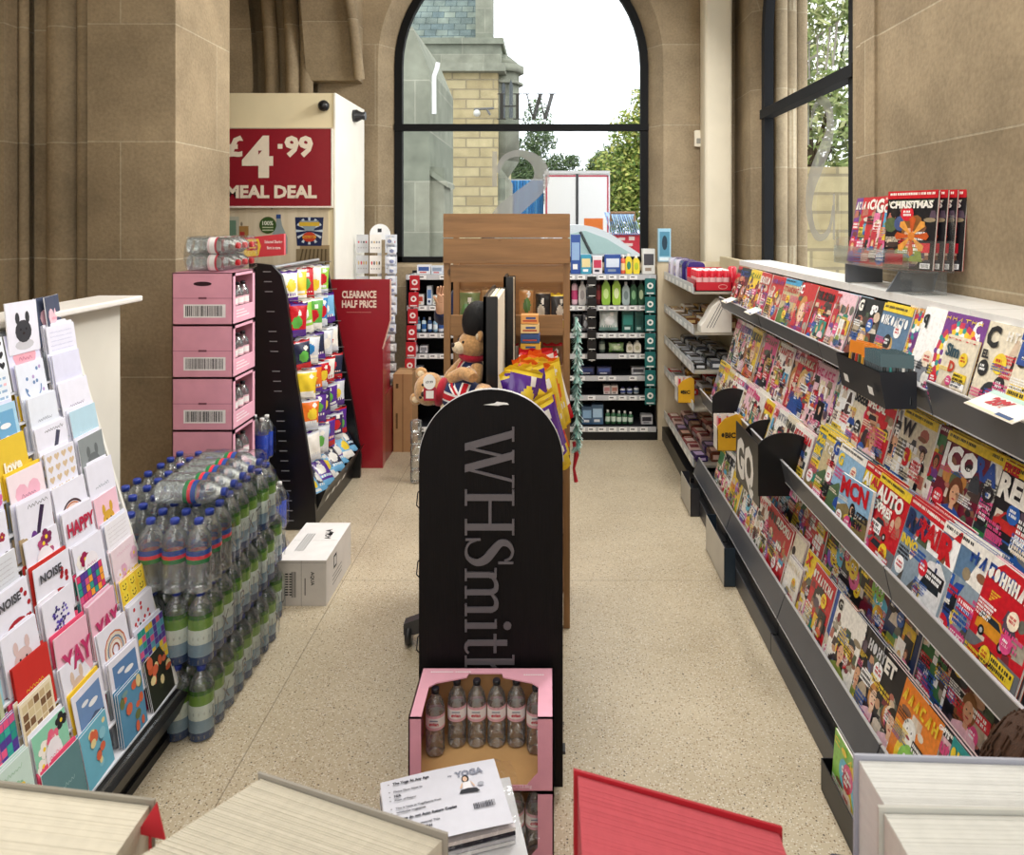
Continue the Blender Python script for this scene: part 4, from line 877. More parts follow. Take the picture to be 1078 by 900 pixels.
        for i in range(6):
            for j in range(6):
                if rng.random() < .6: mb.rect(w*(.15+.12*i), w*(.25+.12*i), h*.1+w*.12*j, h*.1+w*(.12*j+.1), FR, 'ffffff' if rng.random() < .75 else '1a1a1e', off)
        person_art(mb, rng, w*.78, h*.42, h*.24, off+.0003)
    elif kind == 'minimal':
        a = rng.choice(['e9862f', 'cfc3b0', '8a8f98', 'c8a088', '2f3238']); mb.ell(w*.4, h*.3, w*.2, h*.14, FR, a, off, 16); mb.ell(w*.55, h*.22, w*.14, h*.09, FR, 'f6f2ea', off+.0001, 16)
def clutter(mb, rng, w, h, n, off):
    # collage of little photographs filling a busy cover
    for i in range(n):
        x, y = rng.uniform(-.02, .85)*w, rng.uniform(0, .72)*h; ww, hh = rng.uniform(.10, .30)*w, rng.uniform(.05, .16)*h; c = rng.choice(['8a5f48', '4a3a38', 'c89a7a', '2a2628', '6a6a60', 'a8a090', '5a4a5a', 'b87060', 'd8c0a8', '3a4048', '7a3038', '9a8a70', 'e0d4c4', '50604a'])
        x1, y1 = min(w, x+ww), y+hh; x = max(0, x)
        if rng.random() < .5: mb.poly([(x, y), (x1, y+rng.uniform(0, .02)*h), (x1-rng.uniform(0, .3)*(x1-x), y1), (x+rng.uniform(0, .3)*(x1-x), y1)], FR, c, off+.00002*i)
        else: mb.ell((x+x1)/2, (y+y1)/2, (x1-x)/2, hh*.5, FR, c, off+.00002*i, 9)
_mags = {}
def magazine(key, w=.215, h=.285, t=.006, bg='f4f0e8', txt='', mc='c8202c', ms=.15, kind='celebs', strip=None, sc=None, blocks=2, seed=0, msx=1.0, skip_label=None, extra=None, name='magazine'):
    rng = random.Random(seed*13+5); mb = MB()
    mb.box(0, w, .0006, t-.0006, .001, h-.001, 'f3efe6'); body = mb
    pg = MB(); pg.box(.0015, w-.0012, .0007, t-.0007, .0012, h-.0012, 'f6f2ea'); 
    cv = MB(); cv.rect(0, w, 0, h, FR, bg, .0)
    cv.box(0, .0012, 0, t, 0, h, sc or bg); cv.quad((0, t, 0), (0, t, h), (w, t, h), (w, t, 0), rng.choice(CLO))
    if kind not in ('minimal', 'pattern'): clutter(cv, rng, w, h, 38 if kind in ('celebs', 'black', 'face') else 16, .00005)
    cover_art(cv, rng, w, h, kind, bg, .0008)
    top = h*.965
    if strip: cv.rect(0, w, h*.90, h, FR, strip, .0022); lines(cv, rng, w*.05, w*.95, h*.975, 1, h*.03, 'f8f4ea' if sum(hx(NAMED.get(strip, strip))) < 1.7 else '2a2a30', .0026); top = h*.885
    mast(cv, rng, w, top-h*ms, h*ms, txt, mc, .0030, sx=msx)
    for i in range(blocks):
        bc = rng.choice(['f2d23a', 'ffffff', 'd8283a', '1e1e24', 'e0508a', '2d62b5']); y = h*rng.uniform(.1, .62); x = rng.choice([.03, .5])*w
        if rng.random() < .5: cv.rect(x, x+w*.42, y-h*.10, y+h*.02, FR, bc, .0020); lines(cv, rng, x+w*.02, x+w*.4, y, 2, h*.032, 'ffffff' if bc not in ('ffffff', 'f2d23a') else '20202a', .0024)
        else: lines(cv, rng, x, x+w*.42, y, 3, h*.026, bc, .0024)
    for i in range(blocks+4):
        y = h*rng.uniform(.08, .74); x = rng.choice([.03, .3, .55])*w; c2 = rng.choice(['f2d23a', 'ffffff', 'd8283a', '1e1e24', 'e0508a', 'f8e8d0', '2d62b5'])
        if rng.random() < .35: r_ = w*rng.uniform(.09, .14); cv.ell(x+r_, y, r_, r_, FR, c2, .0021, 12); lines(cv, rng, x+r_*.4, x+r_*1.7, y+r_*.4, 2, r_*.28, 'c8202c' if c2 in ('ffffff', 'f8e8d0', 'f2d23a') else 'ffffff', .0025)
        else: lines(cv, rng, x, x+w*.36, y, rng.randint(2, 5), h*rng.choice([.016, .02, .03]), c2, .0025)
    cv.rect(w*.76, w*.95, h*.02, h*.085, FR, 'ffffff', .0022)
    for k in range(7): cv.rect(w*(.78+.022*k), w*(.79+.022*k), h*.028, h*.075, FR, '1a1a1e', .0026)
    if extra: extra(cv, w, h)
    root = cv.build(name, M['cover']); pg.build('page_block', M['pages'], root)
    return root
def basis(x, y, z, tilt, yaw=0.0):
    # faces -X, leaning back by tilt; local x runs towards the camera
    s, c = math.sin(tilt), math.cos(tilt)
    R_ = Matrix(((0, c, s), (-1, 0, 0), (0, -s, c))).to_4x4()
    return Matrix.Translation((x, y, z)) @ Matrix.Rotation(yaw, 4, 'Z') @ R_
CN = {'f4f0e8': 'white', 'f2d23a': 'yellow', 'c8202c': 'red', '1e1e24': 'black', 'f2c8d4': 'pale pink', 'e0508a': 'pink', '2d4f9a': 'blue', 'e9dfc8': 'cream', '4aa3d0': 'sky blue', '3f7a4a': 'green',
      'd8d8dc': 'silver', 'e8842c': 'orange', '7a3f92': 'purple', '5f7fa0': 'slate blue', '8fce5a': 'lime', '6d1730': 'maroon', '20345c': 'navy', 'ffffff': 'bright white', '2f9a9a': 'teal', '9a9aa2': 'grey'}
KN = {'face': 'portrait cover', 'celebs': 'many small photos', 'car': 'cars cover', 'train': 'train cover', 'scene': 'outdoor cover', 'cartoon': 'cartoon faces', 'pattern': 'mandala pattern',
      'black': 'dark crowded cover', 'grid': 'puzzle grid cover', 'minimal': 'plain still-life cover'}
def row(tier, specs, y_far, step, x, z, tilt, copies=.5, seed=0, grp=None):
    rng = random.Random(seed); y = y_far; k = 0
    for i, sp in enumerate(specs):
        sp = dict(sp); w_ = sp.get('w', .215); st = sp.pop('step', step); n = sp.pop('n', None); lab = sp.pop('lab', None)
        dz = sp.pop('dz', 0); fx = sp.pop('fx', 0)
        o = magazine(i, seed=seed*50+i, **sp)
        th = sp.get('t', .006)
        bgc = sp.get('bg', 'f4f0e8'); nm = CN.get(bgc, 'pale'); mc = CN.get(sp.get('mc', 'c8202c'), 'red'); kd = KN[sp.get('kind', 'celebs')]
        core = lab or f"{nm} magazine, {mc} title, {kd}"
        L = f"{core}, {ORD[k]} from window, {tier}"
        dx = fx-.0065*(i % 2) - .004*((i//2) % 2)
        m_ = basis(x+dx, y-.0, z+dz, tilt+rng.uniform(-.02, .02), rng.uniform(-.02, .05))
        o.matrix_basis = m_; tag(o, L, 'magazine', f'magazines in the {tier}')
        c = n if n is not None else (2 if rng.random() < copies else 1)
        for q in range(1, c):
            m2 = m_ @ Matrix.Translation((rng.uniform(-.004, .004), (th+.0035)*q, rng.uniform(.0, .007)*q))
            dup(o, mat=m2, label=f"copy behind the {ORD[k]} {nm} magazine from window, {tier}")
        y -= st; k += 1
rs = random.Random(77)
def rnd_spec(pal, kinds, strips=(None,)):
    bg = rs.choice(pal); mc = rs.choice([c for c in ('c8202c', 'f2d23a', 'f4f0e8', '1e1e24', '2d4f9a', 'e0508a', '7a3f92', '3f7a4a') if c != bg])
    return dict(bg=bg, mc=mc, kind=rs.choice(kinds), strip=rs.choice(strips), ms=rs.uniform(.11, .19), blocks=rs.randint(2, 4))
weekly = ['f4f0e8', 'f2c8d4', 'f2d23a', 'c8202c', 'e0508a', 'ffffff', 'e9dfc8', 'f4f0e8']
# top tier, bays 1-3 (from the window towards the camera)
top = [rnd_spec(['6d1730', 'c8202c'], ['face']), rnd_spec(['1e1e24'], ['face'])]+[rnd_spec(weekly, ['celebs', 'face', 'celebs']) for _ in range(7)]
top += [dict(bg='f4f0e8', mc='c8202c', kind='scene', strip='4aa3d0', ms=.12), dict(bg='1e1e24', mc='f4f0e8', kind='face'), dict(bg='c8202c', txt='C', mc='ffffff', kind='face', ms=.15), dict(bg='e8842c', txt='CHI', mc='ffffff', kind='face', ms=.15),
        rnd_spec(['c8202c'], ['celebs']), rnd_spec(['e9dfc8'], ['scene']), dict(bg='f2c8d4', txt='IT', mc='c8202c', kind='celebs'), dict(bg='3f7a4a', txt='G', mc='f4f0e8', kind='scene'), dict(bg='1e1e24', txt='G', mc='f4f0e8', kind='black'),
        dict(bg='1e1e24', txt='go', mc='ffffff', kind='black', ms=.13, strip=None, step=.12, lab='black magazine with white two-letter title go'), dict(bg='5f7fa0', mc='ffffff', kind='scene', strip='f2d23a', step=.11)]
# pens cover the lip here, then the last bay
row('top tier', top, 4.92, .113, 1.158, 1.225, .30, copies=.35, seed=1)
n_top = len(top)
def text_extra(items):
    def f(cv, w, h):
        for st, x, y, hh, c, *r in items:
            cv.text(st, w*x, h*y, h*hh, FR, c, .0034+(r[1] if len(r) > 1 else 0), sx=(r[0] if r else 1), bold=.05, maxw=w*.97)
    return f
top2 = [dict(bg='e9dfc8', mc='d8902a', kind='pattern', ms=.08, step=.12), dict(bg='ffffff', mc='1e1e24', kind='minimal', txt='q', step=.13), dict(bg='7a3f92', mc='f2d23a', kind='pattern', sc='c8202c', t=.012, ms=.05, step=.06, lab='thick purple mandala magazine with red spine'),
        dict(bg='e9dfc8', mc='c8202c', kind='minimal', txt='', ms=.02, w=.16, h=.22, extra=text_extra([('Sim', .08, .72, .16, '2a4a5a'), ('D', .3, .52, .14, 'c8402a')]), step=.085, lab='small cream book with handwritten title'),
        dict(bg='1e1e24', mc='ffffff', kind='face', txt='Q', ms=.17, step=.085, lab='black magazine with white letter Q'), dict(bg='e9dfc8', mc='1e1e24', kind='minimal', txt='C', ms=.2, t=.010, step=.085, extra=text_extra([('EL', .05, .64, .08, '2a2a30')])),
        dict(bg='1e1e24', mc='f4f0e8', kind='black', ms=.12, step=.07), dict(bg='e9dfc8', mc='2d4f9a', kind='minimal', txt='EL', ms=.2, step=.075, strip='2d4f9a', extra=text_extra([]), lab='cream magazine with blue top and orange vase'),
        dict(bg='d8d8dc', mc='f2e6c0', kind='face', txt='EL', ms=.16, step=.075), dict(bg='1e1e24', mc='d8d8dc', kind='face', txt='T', ms=.2, step=.085, strip='7a3f92'), dict(bg='c8202c', mc='ffffff', kind='celebs', step=.05),
        dict(bg='e9dfc8', mc='9a9aa2', kind='minimal', txt='G', ms=.17, step=.085, t=.010), dict(bg='9a9aa2', mc='1e1e24', kind='face', ms=.14, step=.08), dict(bg='1e1e24', mc='f2d23a', kind='face', step=.08), dict(bg='e9dfc8', mc='c8202c', kind='minimal', step=.08)]
row('top near tier', top2, 2.60, .085, 1.158, 1.245, .30, copies=.3, seed=2)
# upper rear step, shaded behind the top rail
kin = ['face', 'celebs', 'black', 'grid']
rear = [rnd_spec(['9a9aa2', '1e1e24', 'd8d8dc', '5f7fa0', '6d1730', 'f2c8d4'], ['face', 'black']) for _ in range(15)]
rear += [dict(bg='c8202c', mc='f4f0e8', kind='grid'), dict(bg='5f7fa0', mc='d8d8dc', txt='MAN', kind='face', ms=.2), dict(bg='1e1e24', mc='ffffff', txt='Your', kind='black', ms=.13, extra=text_extra([('COLL', .05, .70, .08, 'e8e8e8')])),
         dict(bg='1e1e24', mc='d8d8dc', txt='WJMB', kind='black', ms=.22), dict(bg='4aa3d0', mc='e0508a', kind='cartoon'), dict(bg='5f7fa0', mc='1e1e24', txt='Br', kind='train', ms=.1, extra=text_extra([('Model', .05, .66, .09, '22262e')])), dict(bg='5f7fa0', mc='f4f0e8', kind='train')]
row('upper rear step', rear, 4.92, .155, 1.265, 1.00, .22, copies=0, seed=3)
mid2 = [rnd_spec(weekly, ['face', 'celebs']) for _ in range(9)]
mid2 += [dict(bg='c8202c', mc='e9dfc8', kind='face', t=.012), dict(bg='f2c8d4', mc='c8202c', txt='TRV', kind='face', ms=.16), dict(bg='f2c8d4', mc='e0508a', kind='celebs', extra=text_extra([('red', .1, .5, .1, 'c8202c')])), dict(bg='f4f0e8', mc='2d4f9a', kind='celebs', txt='NO'), dict(bg='ffffff', mc='c8202c', kind='grid', txt='W'),
         dict(bg='e9dfc8', mc='1e1e24', txt='Soccer', kind='minimal', ms=.13, strip='f2d23a', n=3), dict(bg='c8202c', mc='f4f0e8', txt='SPECIAL', kind='black', ms=.10, strip='f2d23a', n=3, extra=text_extra([])),
         dict(bg='9a9aa2', mc='f4f0e8', txt='MATCH', kind='face', ms=.16, n=2, extra=text_extra([('OF THE DAY', .05, .60, .10, 'f4f0e8')]), lab='grey football magazine with large white title'), dict(bg='e9dfc8', mc='1e1e24', txt='W', kind='grid', ms=.18, strip='f2d23a', n=3, extra=text_extra([('3', .3, .38, .2, 'c8202c')])),
         dict(bg='3f7a4a', mc='ffffff', txt='Mo', kind='celebs', ms=.14, strip='6d1730', n=2, extra=text_extra([('No', .1, .42, .14, 'c8202c')])), dict(bg='6d1730', mc='ffffff', txt='ICO', kind='black', ms=.24, strip='f2d23a', n=2, step=.15), dict(bg='f4f0e8', mc='2d4f9a', txt='RA', kind='car', ms=.2, strip='f2d23a', n=2, step=.13, extra=text_extra([('MO', .1, .52, .15, '2a2a30')])),
         dict(bg='1e1e24', mc='f4f0e8', txt='REEM', kind='car', ms=.22, strip='f2d23a', n=3, step=.15, extra=text_extra([('FREE', .05, .90, .08, 'c8202c', 1, .001)]), lab='black modelling magazine with red title, yellow strip'), dict(bg='5f7fa0', mc='ffffff', kind='train', strip='e9dfc8', n=2, txt='Co')]
row('upper front step', mid2, 4.92, .137, 1.155, .885, .28, copies=.5, seed=4)
mid = [rnd_spec(weekly, ['face', 'celebs', 'grid']) for _ in range(5)]
mid[0] = dict(bg='9a9aa2', mc='f2d23a', kind='celebs', strip='f2d23a', t=.012)
mid += [dict(bg='f2c8d4', mc='e0508a', kind='celebs', n=3), dict(bg='f4f0e8', mc='e0508a', txt='Prima', kind='celebs', ms=.13, n=3), dict(bg='f2d23a', mc='c8202c', kind='face', t=.02), dict(bg='f2c8d4', mc='c8202c', kind='celebs'), dict(bg='f4f0e8', mc='9a9aa2', kind='face', t=.014, n=2, lab='thick white fashion magazine with grey portrait'),
        dict(bg='e9dfc8', mc='1e1e24', kind='face'), dict(bg='f4f0e8', mc='c8202c', kind='face')]
row('middle tier', mid, 4.90, .139, 1.035, .625, .30, copies=.6, seed=5)
mid3 = [dict(bg='f4f0e8', mc='f2d23a', txt='Mou', kind='scene', ms=.12, strip='f2d23a', n=3, step=.16, extra=text_extra([('BIK', .04, .60, .12, 'f2d23a')]), lab='cycling magazine with yellow title and red helmet'),
        dict(bg='5f7fa0', mc='f4f0e8', kind='scene', n=2, step=.12, strip='f2d23a', lab='slate blue mountain sport magazine with red box'), dict(bg='f4f0e8', mc='2d4f9a', txt='G', kind='celebs', ms=.17, n=2, step=.11), dict(bg='20345c', mc='f2d23a', txt='G', kind='scene', ms=.15, step=.12, strip='f4f0e8'),
        dict(bg='20345c', mc='4aa3d0', txt='65', kind='face', ms=.18, n=3, step=.20, extra=text_extra([('GIFTS!', .45, .85, .08, 'f4f0e8')]), lab='navy football magazine with large blue number'),
        dict(bg='f2d23a', mc='f4f0e8', txt='AUTO', kind='car', ms=.14, n=2, step=.10, strip='c8202c', extra=text_extra([('EXPRESS', .04, .62, .09, 'c8202c')]), lab='yellow car weekly with white title'),
        dict(bg='f2d23a', mc='c8202c', txt='AUTO', kind='car', ms=.10, step=.09, strip='c8202c', n=2, extra=text_extra([('BEST', .04, .55, .13, 'f4f0e8')])),
        dict(bg='c8202c', mc='f4f0e8', txt='AUTO', kind='car', ms=.16, step=.10, n=2, strip='f2d23a', extra=text_extra([('EXPRES', .04, .60, .10, 'f4f0e8')]), lab='red car weekly with white title'),
        dict(bg='3f7a4a', mc='f4f0e8', txt='7', kind='scene', ms=.15, step=.09, extra=text_extra([('Mi', .04, .52, .14, 'f2d23a')])), dict(bg='3f7a4a', mc='e9dfc8', kind='scene', step=.07), dict(bg='9a9aa2', mc='c8202c', kind='train', step=.075, n=2),
        dict(bg='5f7fa0', mc='20345c', txt='RAI', kind='train', ms=.20, step=.095, n=3, strip='c8202c', extra=text_extra([('INNO', .04, .52, .09, 'f2d23a')]), lab='blue railway magazine with navy title and yellow words'),
        dict(bg='ffffff', mc='c8202c', txt='RAIL', kind='train', ms=.20, step=.20, fx=-.012, n=4, strip='c8202c', extra=text_extra([("TO TODAY'S", .04, .80, .055, 'c8202c', .9, .001)]), lab='white railway magazine with big red title'),
        dict(bg='5f7fa0', mc='c8202c', txt='R', kind='train', ms=.24, step=.19, n=3, strip='f4f0e8', extra=text_extra([('Lun', .06, .42, .12, '20345c'), ('East Coast', .06, .34, .055, 'f4f0e8')]), lab='slate blue railway magazine with red letter'), dict(bg='f4f0e8', mc='2d4f9a', kind='train', n=2), dict(bg='c8202c', mc='f4f0e8', kind='car')]
for d_ in mid3: d_['step'] = d_.get('step', .12)*.66
row('middle near tier', mid3, 3.13, .13, 1.042, .685, .30, copies=.5, seed=6)
low2 = [rnd_spec(['c8202c', '9a9aa2', '1e1e24', '3f7a4a', '6d1730', '20345c', 'f2d23a'], ['celebs', 'grid', 'black', 'cartoon']) for _ in range(17)]
low2[7] = dict(bg='c8202c', mc='f4f0e8', txt='SUDOK', kind='grid', ms=.14, strip='6d1730'); low2[16] = dict(bg='c8202c', mc='f4f0e8', kind='cartoon')
row('bottom rear step', low2, 4.60, .19, 1.095, .37, .25, copies=.2, seed=7)
low = [rnd_spec(weekly+['c8202c'], ['grid', 'celebs', 'cartoon']) for _ in range(9)]
low[0] = dict(bg='3f7a4a', mc='f2d23a', kind='grid')
low += [dict(bg='c8202c', mc='f4f0e8', txt='SUDOKU', kind='grid', ms=.12, n=2), dict(bg='e9dfc8', mc='1e1e24', txt='SO', kind='grid', ms=.12), dict(bg='f4f0e8', mc='e9dfc8', kind='minimal', w=.15, h=.2), dict(bg='f2d23a', mc='c8202c', txt='X', kind='celebs'), dict(bg='c8202c', mc='f4f0e8', kind='celebs'),
        dict(bg='2d4f9a', mc='f4f0e8', txt='og', kind='minimal', ms=.1), dict(bg='f4f0e8', mc='1e1e24', txt='G', kind='black', ms=.12), dict(bg='1e1e24', mc='f4f0e8', txt='NG', kind='black', ms=.15, n=2), dict(bg='1e1e24', mc='d8d8dc', kind='black', n=2), dict(bg='1e1e24', mc='f4f0e8', kind='black', txt='ET', n=2),
        dict(bg='e8842c', mc='f2d23a', kind='cartoon', step=.13, lab='orange comic for children'), dict(bg='f2c8d4', mc='e0508a', txt='shout', kind='celebs', ms=.13, step=.13, strip='1e1e24', extra=text_extra([('GIFTS', .3, .915, .05, 'ffffff', 1, .001), ('GO', .08, .42, .14, '2a2a30')]), lab='pale pink teen magazine with pink oval title'),
        dict(bg='2f9a9a', mc='f2d23a', kind='cartoon', step=.11), dict(bg='8fce5a', mc='e0508a', kind='cartoon', step=.11, strip='f4f0e8'), dict(bg='f4f0e8', mc='3f7a4a', kind='cartoon', step=.12), dict(bg='e8842c', mc='ffffff', txt='GirlT', kind='celebs', ms=.13, step=.12), dict(bg='4aa3d0', mc='ffffff', kind='cartoon', strip='20345c', step=.12, extra=text_extra([('ACTIVITY PACK', .06, .92, .05, 'ffffff', 1, .001)]))]
row('bottom tier', low, 4.62, .125, .992, .175, .27, copies=.35, seed=8)

# folded newspaper pushed into the middle rail in front of the magazines
o = magazine(990, w=.20, h=.19, t=.012, bg='f4f0e8', mc='c8202c', txt='MCN', kind='scene', ms=.30, blocks=0, seed=991, name='newspaper', extra=text_extra([("BUZZ'S", .5, .40, .12, '2a2a2e'), ('NEW', .5, .24, .12, '2a2a2e')]))
o.matrix_basis = basis(1.012, 2.70, .715, .20, .12); tag(o, 'folded motorcycling newspaper with red title pushed in front of the car weeklies', 'newspaper')
# ------------------------------------------------------------------ greeting cards
def card_basis(x, y, z, tilt, yaw=0.0):
    s, c = math.sin(tilt), math.cos(tilt)
    return Matrix.Translation((x, y, z)) @ Matrix.Rotation(yaw, 4, 'Z') @ Matrix(((0, -c, -s), (1, 0, 0), (0, -s, c))).to_4x4()
def heart(mb, cx, cy, r, col, off):
    pts = [(cx+r*.062*16*math.sin(t)**3*.95, cy+r*.062*(13*math.cos(t)-5*math.cos(2*t)-2*math.cos(3*t)-math.cos(4*t))) for t in [2*PI*i/20 for i in range(20)]]
    mb.poly(pts[::-1], FR, col, off)
def flower(mb, rng, cx, cy, r, col, off):
    for k in range(5): a = 2*PI*k/5+rng.random(); mb.ell(cx+r*.55*math.cos(a), cy+r*.55*math.sin(a), r*.5, r*.42, FR, col, off+.00008*k, 8)
    mb.ell(cx, cy, r*.25, r*.25, FR, 'f2d23a', off+.0006, 8)
def arcs(mb, cx, cy, r, wd, cols, off, a0=0, a1=PI):
    for i, c in enumerate(cols):
        R0 = r-i*wd; n = 14; P_ = [(cx+R0*math.cos(a0+(a1-a0)*k/n), cy+R0*math.sin(a0+(a1-a0)*k/n)) for k in range(n+1)]; Q_ = [(cx+(R0-wd*.8)*math.cos(a0+(a1-a0)*k/n), cy+(R0-wd*.8)*math.sin(a0+(a1-a0)*k/n)) for k in range(n+1)]
        for k in range(n): mb.poly([P_[k], P_[k+1], Q_[k+1], Q_[k]], FR, c, off)
def script(mb, rng, x0, x1, y, h, col, off):
    # handwriting: a looping thin line
    n = max(4, int((x1-x0)/(h*.55))); P_ = [(x0+(x1-x0)*i/n, y+(h*.9 if i % 2 else 0)*rng.uniform(.5, 1.2), h*.13) for i in range(n+1)]
    for q in stroke(P_, 3): mb.poly(q, FR, col, off)
def card(d, w, h, t, seed):
    rng = random.Random(seed); mb = MB(); bg, kind, a1, a2 = d[0], d[1], d[2], d[3]
    mb.box(0, w, 0, t, 0, h, 'f4f4fa' if bg not in ('c8322c', 'f4f0e8') else bg); mb.rect(0, w, 0, h, FR, bg, .0006); o = .0010
    if kind == 'heart': heart(mb, w*.5, h*.5, w*.38, a1, o); script(mb, rng, w*.3, w*.7, h*.5, h*.07, a2, o+.001)
    elif kind == 'hearts':
        for i in range(4):
            for j in range(5): heart(mb, w*(.14+.24*i), h*(.12+.19*j), w*.09, a1, o)
    elif kind == 'flowers':
        for i in range(9): flower(mb, rng, rng.uniform(.12, .88)*w, rng.uniform(.08, .7)*h, w*rng.uniform(.09, .16), rng.choice([a1, a2, 'f4e6f0']), o+.0007*(i % 3))
        script(mb, rng, w*.2, w*.8, h*.82, h*.06, a1, o)
    elif kind == 'dark':
        for i in range(7): flower(mb, rng, rng.uniform(.1, .9)*w, rng.uniform(.1, .9)*h, w*.17, rng.choice([a1, a2, 'f4f0ea']), o+.0007*(i % 3))
        mb.ell(w*.5, h*.5, w*.24, h*.24, FR, 'f0ecf4', o+.0024, 14); script(mb, rng, w*.34, w*.66, h*.47, h*.06, a2, o+.0028)
    elif kind == 'rainbow': arcs(mb, w*.5, h*.3, w*.36, w*.055, ['4a3038', 'c88a6a', 'e8c8b0', 'b05a5a', 'e8e0d8'], o); script(mb, rng, w*.3, w*.7, h*.14, h*.05, a1, o)
    elif kind == 'circle': arcs(mb, w*.5, h*.5, w*.38, w*.05, ['c87a5a', 'e8d8c0', '7a8a9a', 'd8b090', 'f0e8dc', 'a05a4a'], o, 0, 2*PI)
    elif kind == 'lined':
        for i in range(10): script(mb, rng, w*.1, w*.88, h*(.1+.085*i), h*.022, a1, o)
    elif kind == 'months':
        for i in range(7):
            y = h*(.84-.115*i); x = w*.1
            while x < w*.85: u = w*rng.uniform(.08, .2); mb.rect(x, min(x+u, w*.9), y, y+h*.045, FR, rng.choice([a1, a2, 'a8c8e8']), o); x += u+w*.05
    elif kind == 'photo':
        mb.rect(w*.1, w*.9, h*.12, h*.88, FR, a1, o); mb.poly([(w*.1, h*.12), (w*.9, h*.12), (w*.9, h*.35), (w*.6, h*.45), (w*.1, h*.3)], FR, a2, o+.0004); mb.ell(w*.6, h*.62, w*.16, h*.05, FR, 'f0f2f6', o+.0004)
        mb.ell(w*.35, h*.72, w*.12, h*.04, FR, 'e4e8f0', o+.0004)
    elif kind == 'full':
        mb.rect(0, w, 0, h, FR, a1, o)
        for i in range(12): mb.ell(rng.uniform(.1, .9)*w, rng.uniform(.1, .9)*h, w*rng.uniform(.06, .14), h*rng.uniform(.04, .12), FR, rng.choice([a2, 'e8d8a0', bg, 'd86a4a']), o+.0003+.0002*i, 9)
    elif kind == 'mosaic':
        for i in range(7):
            for j in range(8): mb.rect(w*i/7, w*(i+.92)/7, h*j/8, h*(j+.92)/8, FR, rng.choice([a1, a2, '5a3f9a', '2f9a8a', 'd85a8a']), o)
    elif kind == 'smiley':
        for i in range(3):
            for j in range(4):
                cx, cy = w*(.18+.32*i), h*(.14+.24*j); mb.ell(cx, cy, w*.14, w*.14, FR, 'f6dc4a', o, 12)
                for e in (-1, 1): mb.ell(cx+e*w*.05, cy+w*.03, w*.02, w*.025, FR, '4a3010', o+.0004, 6)
                arcs(mb, cx, cy, w*.08, w*.025, ['4a3010'], o+.0004, PI*1.1, PI*1.9)
    elif kind == 'bubbles':
        for i in range(16): mb.ell(rng.uniform(.1, .9)*w, rng.uniform(.1, .9)*h, w*.045, w*.045, FR, rng.choice([a1, a2]), o, 8)
        arcs(mb, w*.5, h*.55, w*.3, w*.05, [a1], o, PI, 2*PI)
    elif kind == 'tree':
        mb.rect(w*.47, w*.53, h*.1, h*.4, FR, '5a4a3a', o)
        for i in range(40): a, r_ = rng.uniform(0, 2*PI), rng.random()**.5; mb.ell(w*.5+w*.3*r_*math.cos(a), h*.58+h*.24*r_*math.sin(a), w*.04, w*.03, FR, rng.choice([a1, a2, '2a2a60']), o+.0004, 6)
    elif kind == 'glass':
        mb.poly([(w*.35, h*.08), (w*.42, h*.08), (w*.6, h*.45), (w*.78, h*.8), (w*.66, h*.84), (w*.5, h*.5)], FR, a1, o); mb.ell(w*.38, h*.3, w*.1, h*.16, FR, a2, o+.0004, 12); script(mb, rng, w*.3, w*.9, h*.86, h*.07, '2a2a30', o)
    elif kind == 'lips':
        mb.ell(w*.55, h*.28, w*.32, h*.18, FR, a1, o, 14); mb.ell(w*.55, h*.28, w*.17, h*.07, FR, '3a0f14', o+.0004, 10)
        for i in range(6): mb.ell(rng.uniform(.7, .95)*w, rng.uniform(.3, .9)*h, w*.05, w*.05, FR, a1, o+.0005, 8)
    elif kind == 'animal':
        mb.ell(w*.5, h*.42, w*.26, h*.22, FR, a1, o, 14)
        for e in (-1, 1): mb.ell(w*.5+e*w*.16, h*.68, w*.07, h*.12, FR, a1, o+.0002, 10); mb.ell(w*.5+e*w*.09, h*.46, w*.028, h*.026, FR, '1a1a1e', o+.0005, 8)
        mb.ell(w*.5, h*.38, w*.04, h*.025, FR, '2a1a18', o+.0005, 8); mb.ell(w*.5, h*.16, w*.3, h*.1, FR, a2, o-.0002, 12)
    elif kind == 'cupcake':
        mb.poly([(w*.3, h*.15), (w*.7, h*.15), (w*.78, h*.4), (w*.22, h*.4)], FR, a2, o)
        for i in range(3): mb.ell(w*.5, h*(.44+.1*i), w*(.3-.08*i), h*.08, FR, a1, o+.0003*(i+1), 12)
    elif kind == 'boat':
        mb.poly([(w*.2, h*.15), (w*.8, h*.15), (w*.7, h*.05), (w*.3, h*.05)][::-1], FR, a2, o)
        for i, c in enumerate(['f4f0ea', 'e86a8a', '8fd0c0', 'f2d23a', '6a9ae0']): mb.poly([(w*(.25+.1*i), h*.18), (w*(.35+.1*i), h*.18), (w*.55, h*.75)], FR, c, o+.0003*i)
        script(mb, rng, w*.15, w*.85, h*.84, h*.06, 'f4f0ea', o)
    elif kind == 'plain': script(mb, rng, w*.25, w*.75, h*.5, h*.06, a1, o)
    elif kind == 'blocks':
        for i in range(5):
            for j in range(7): mb.rect(w*(.06+.18*i), w*(.21+.18*i), h*(.05+.13*j), h*(.16+.13*j), FR, rng.choice([a1, a2, 'd8c8a0']), o)
    for st, x, y, hh, c in d[5] if len(d) > 5 else (): mb.text(st, w*x, h*y, h*hh, FR, c, o+.0032, maxw=w*.9, bold=.04)
    return mb.build('greeting_card', M['paper'])
W_ = 'eaeaf8'
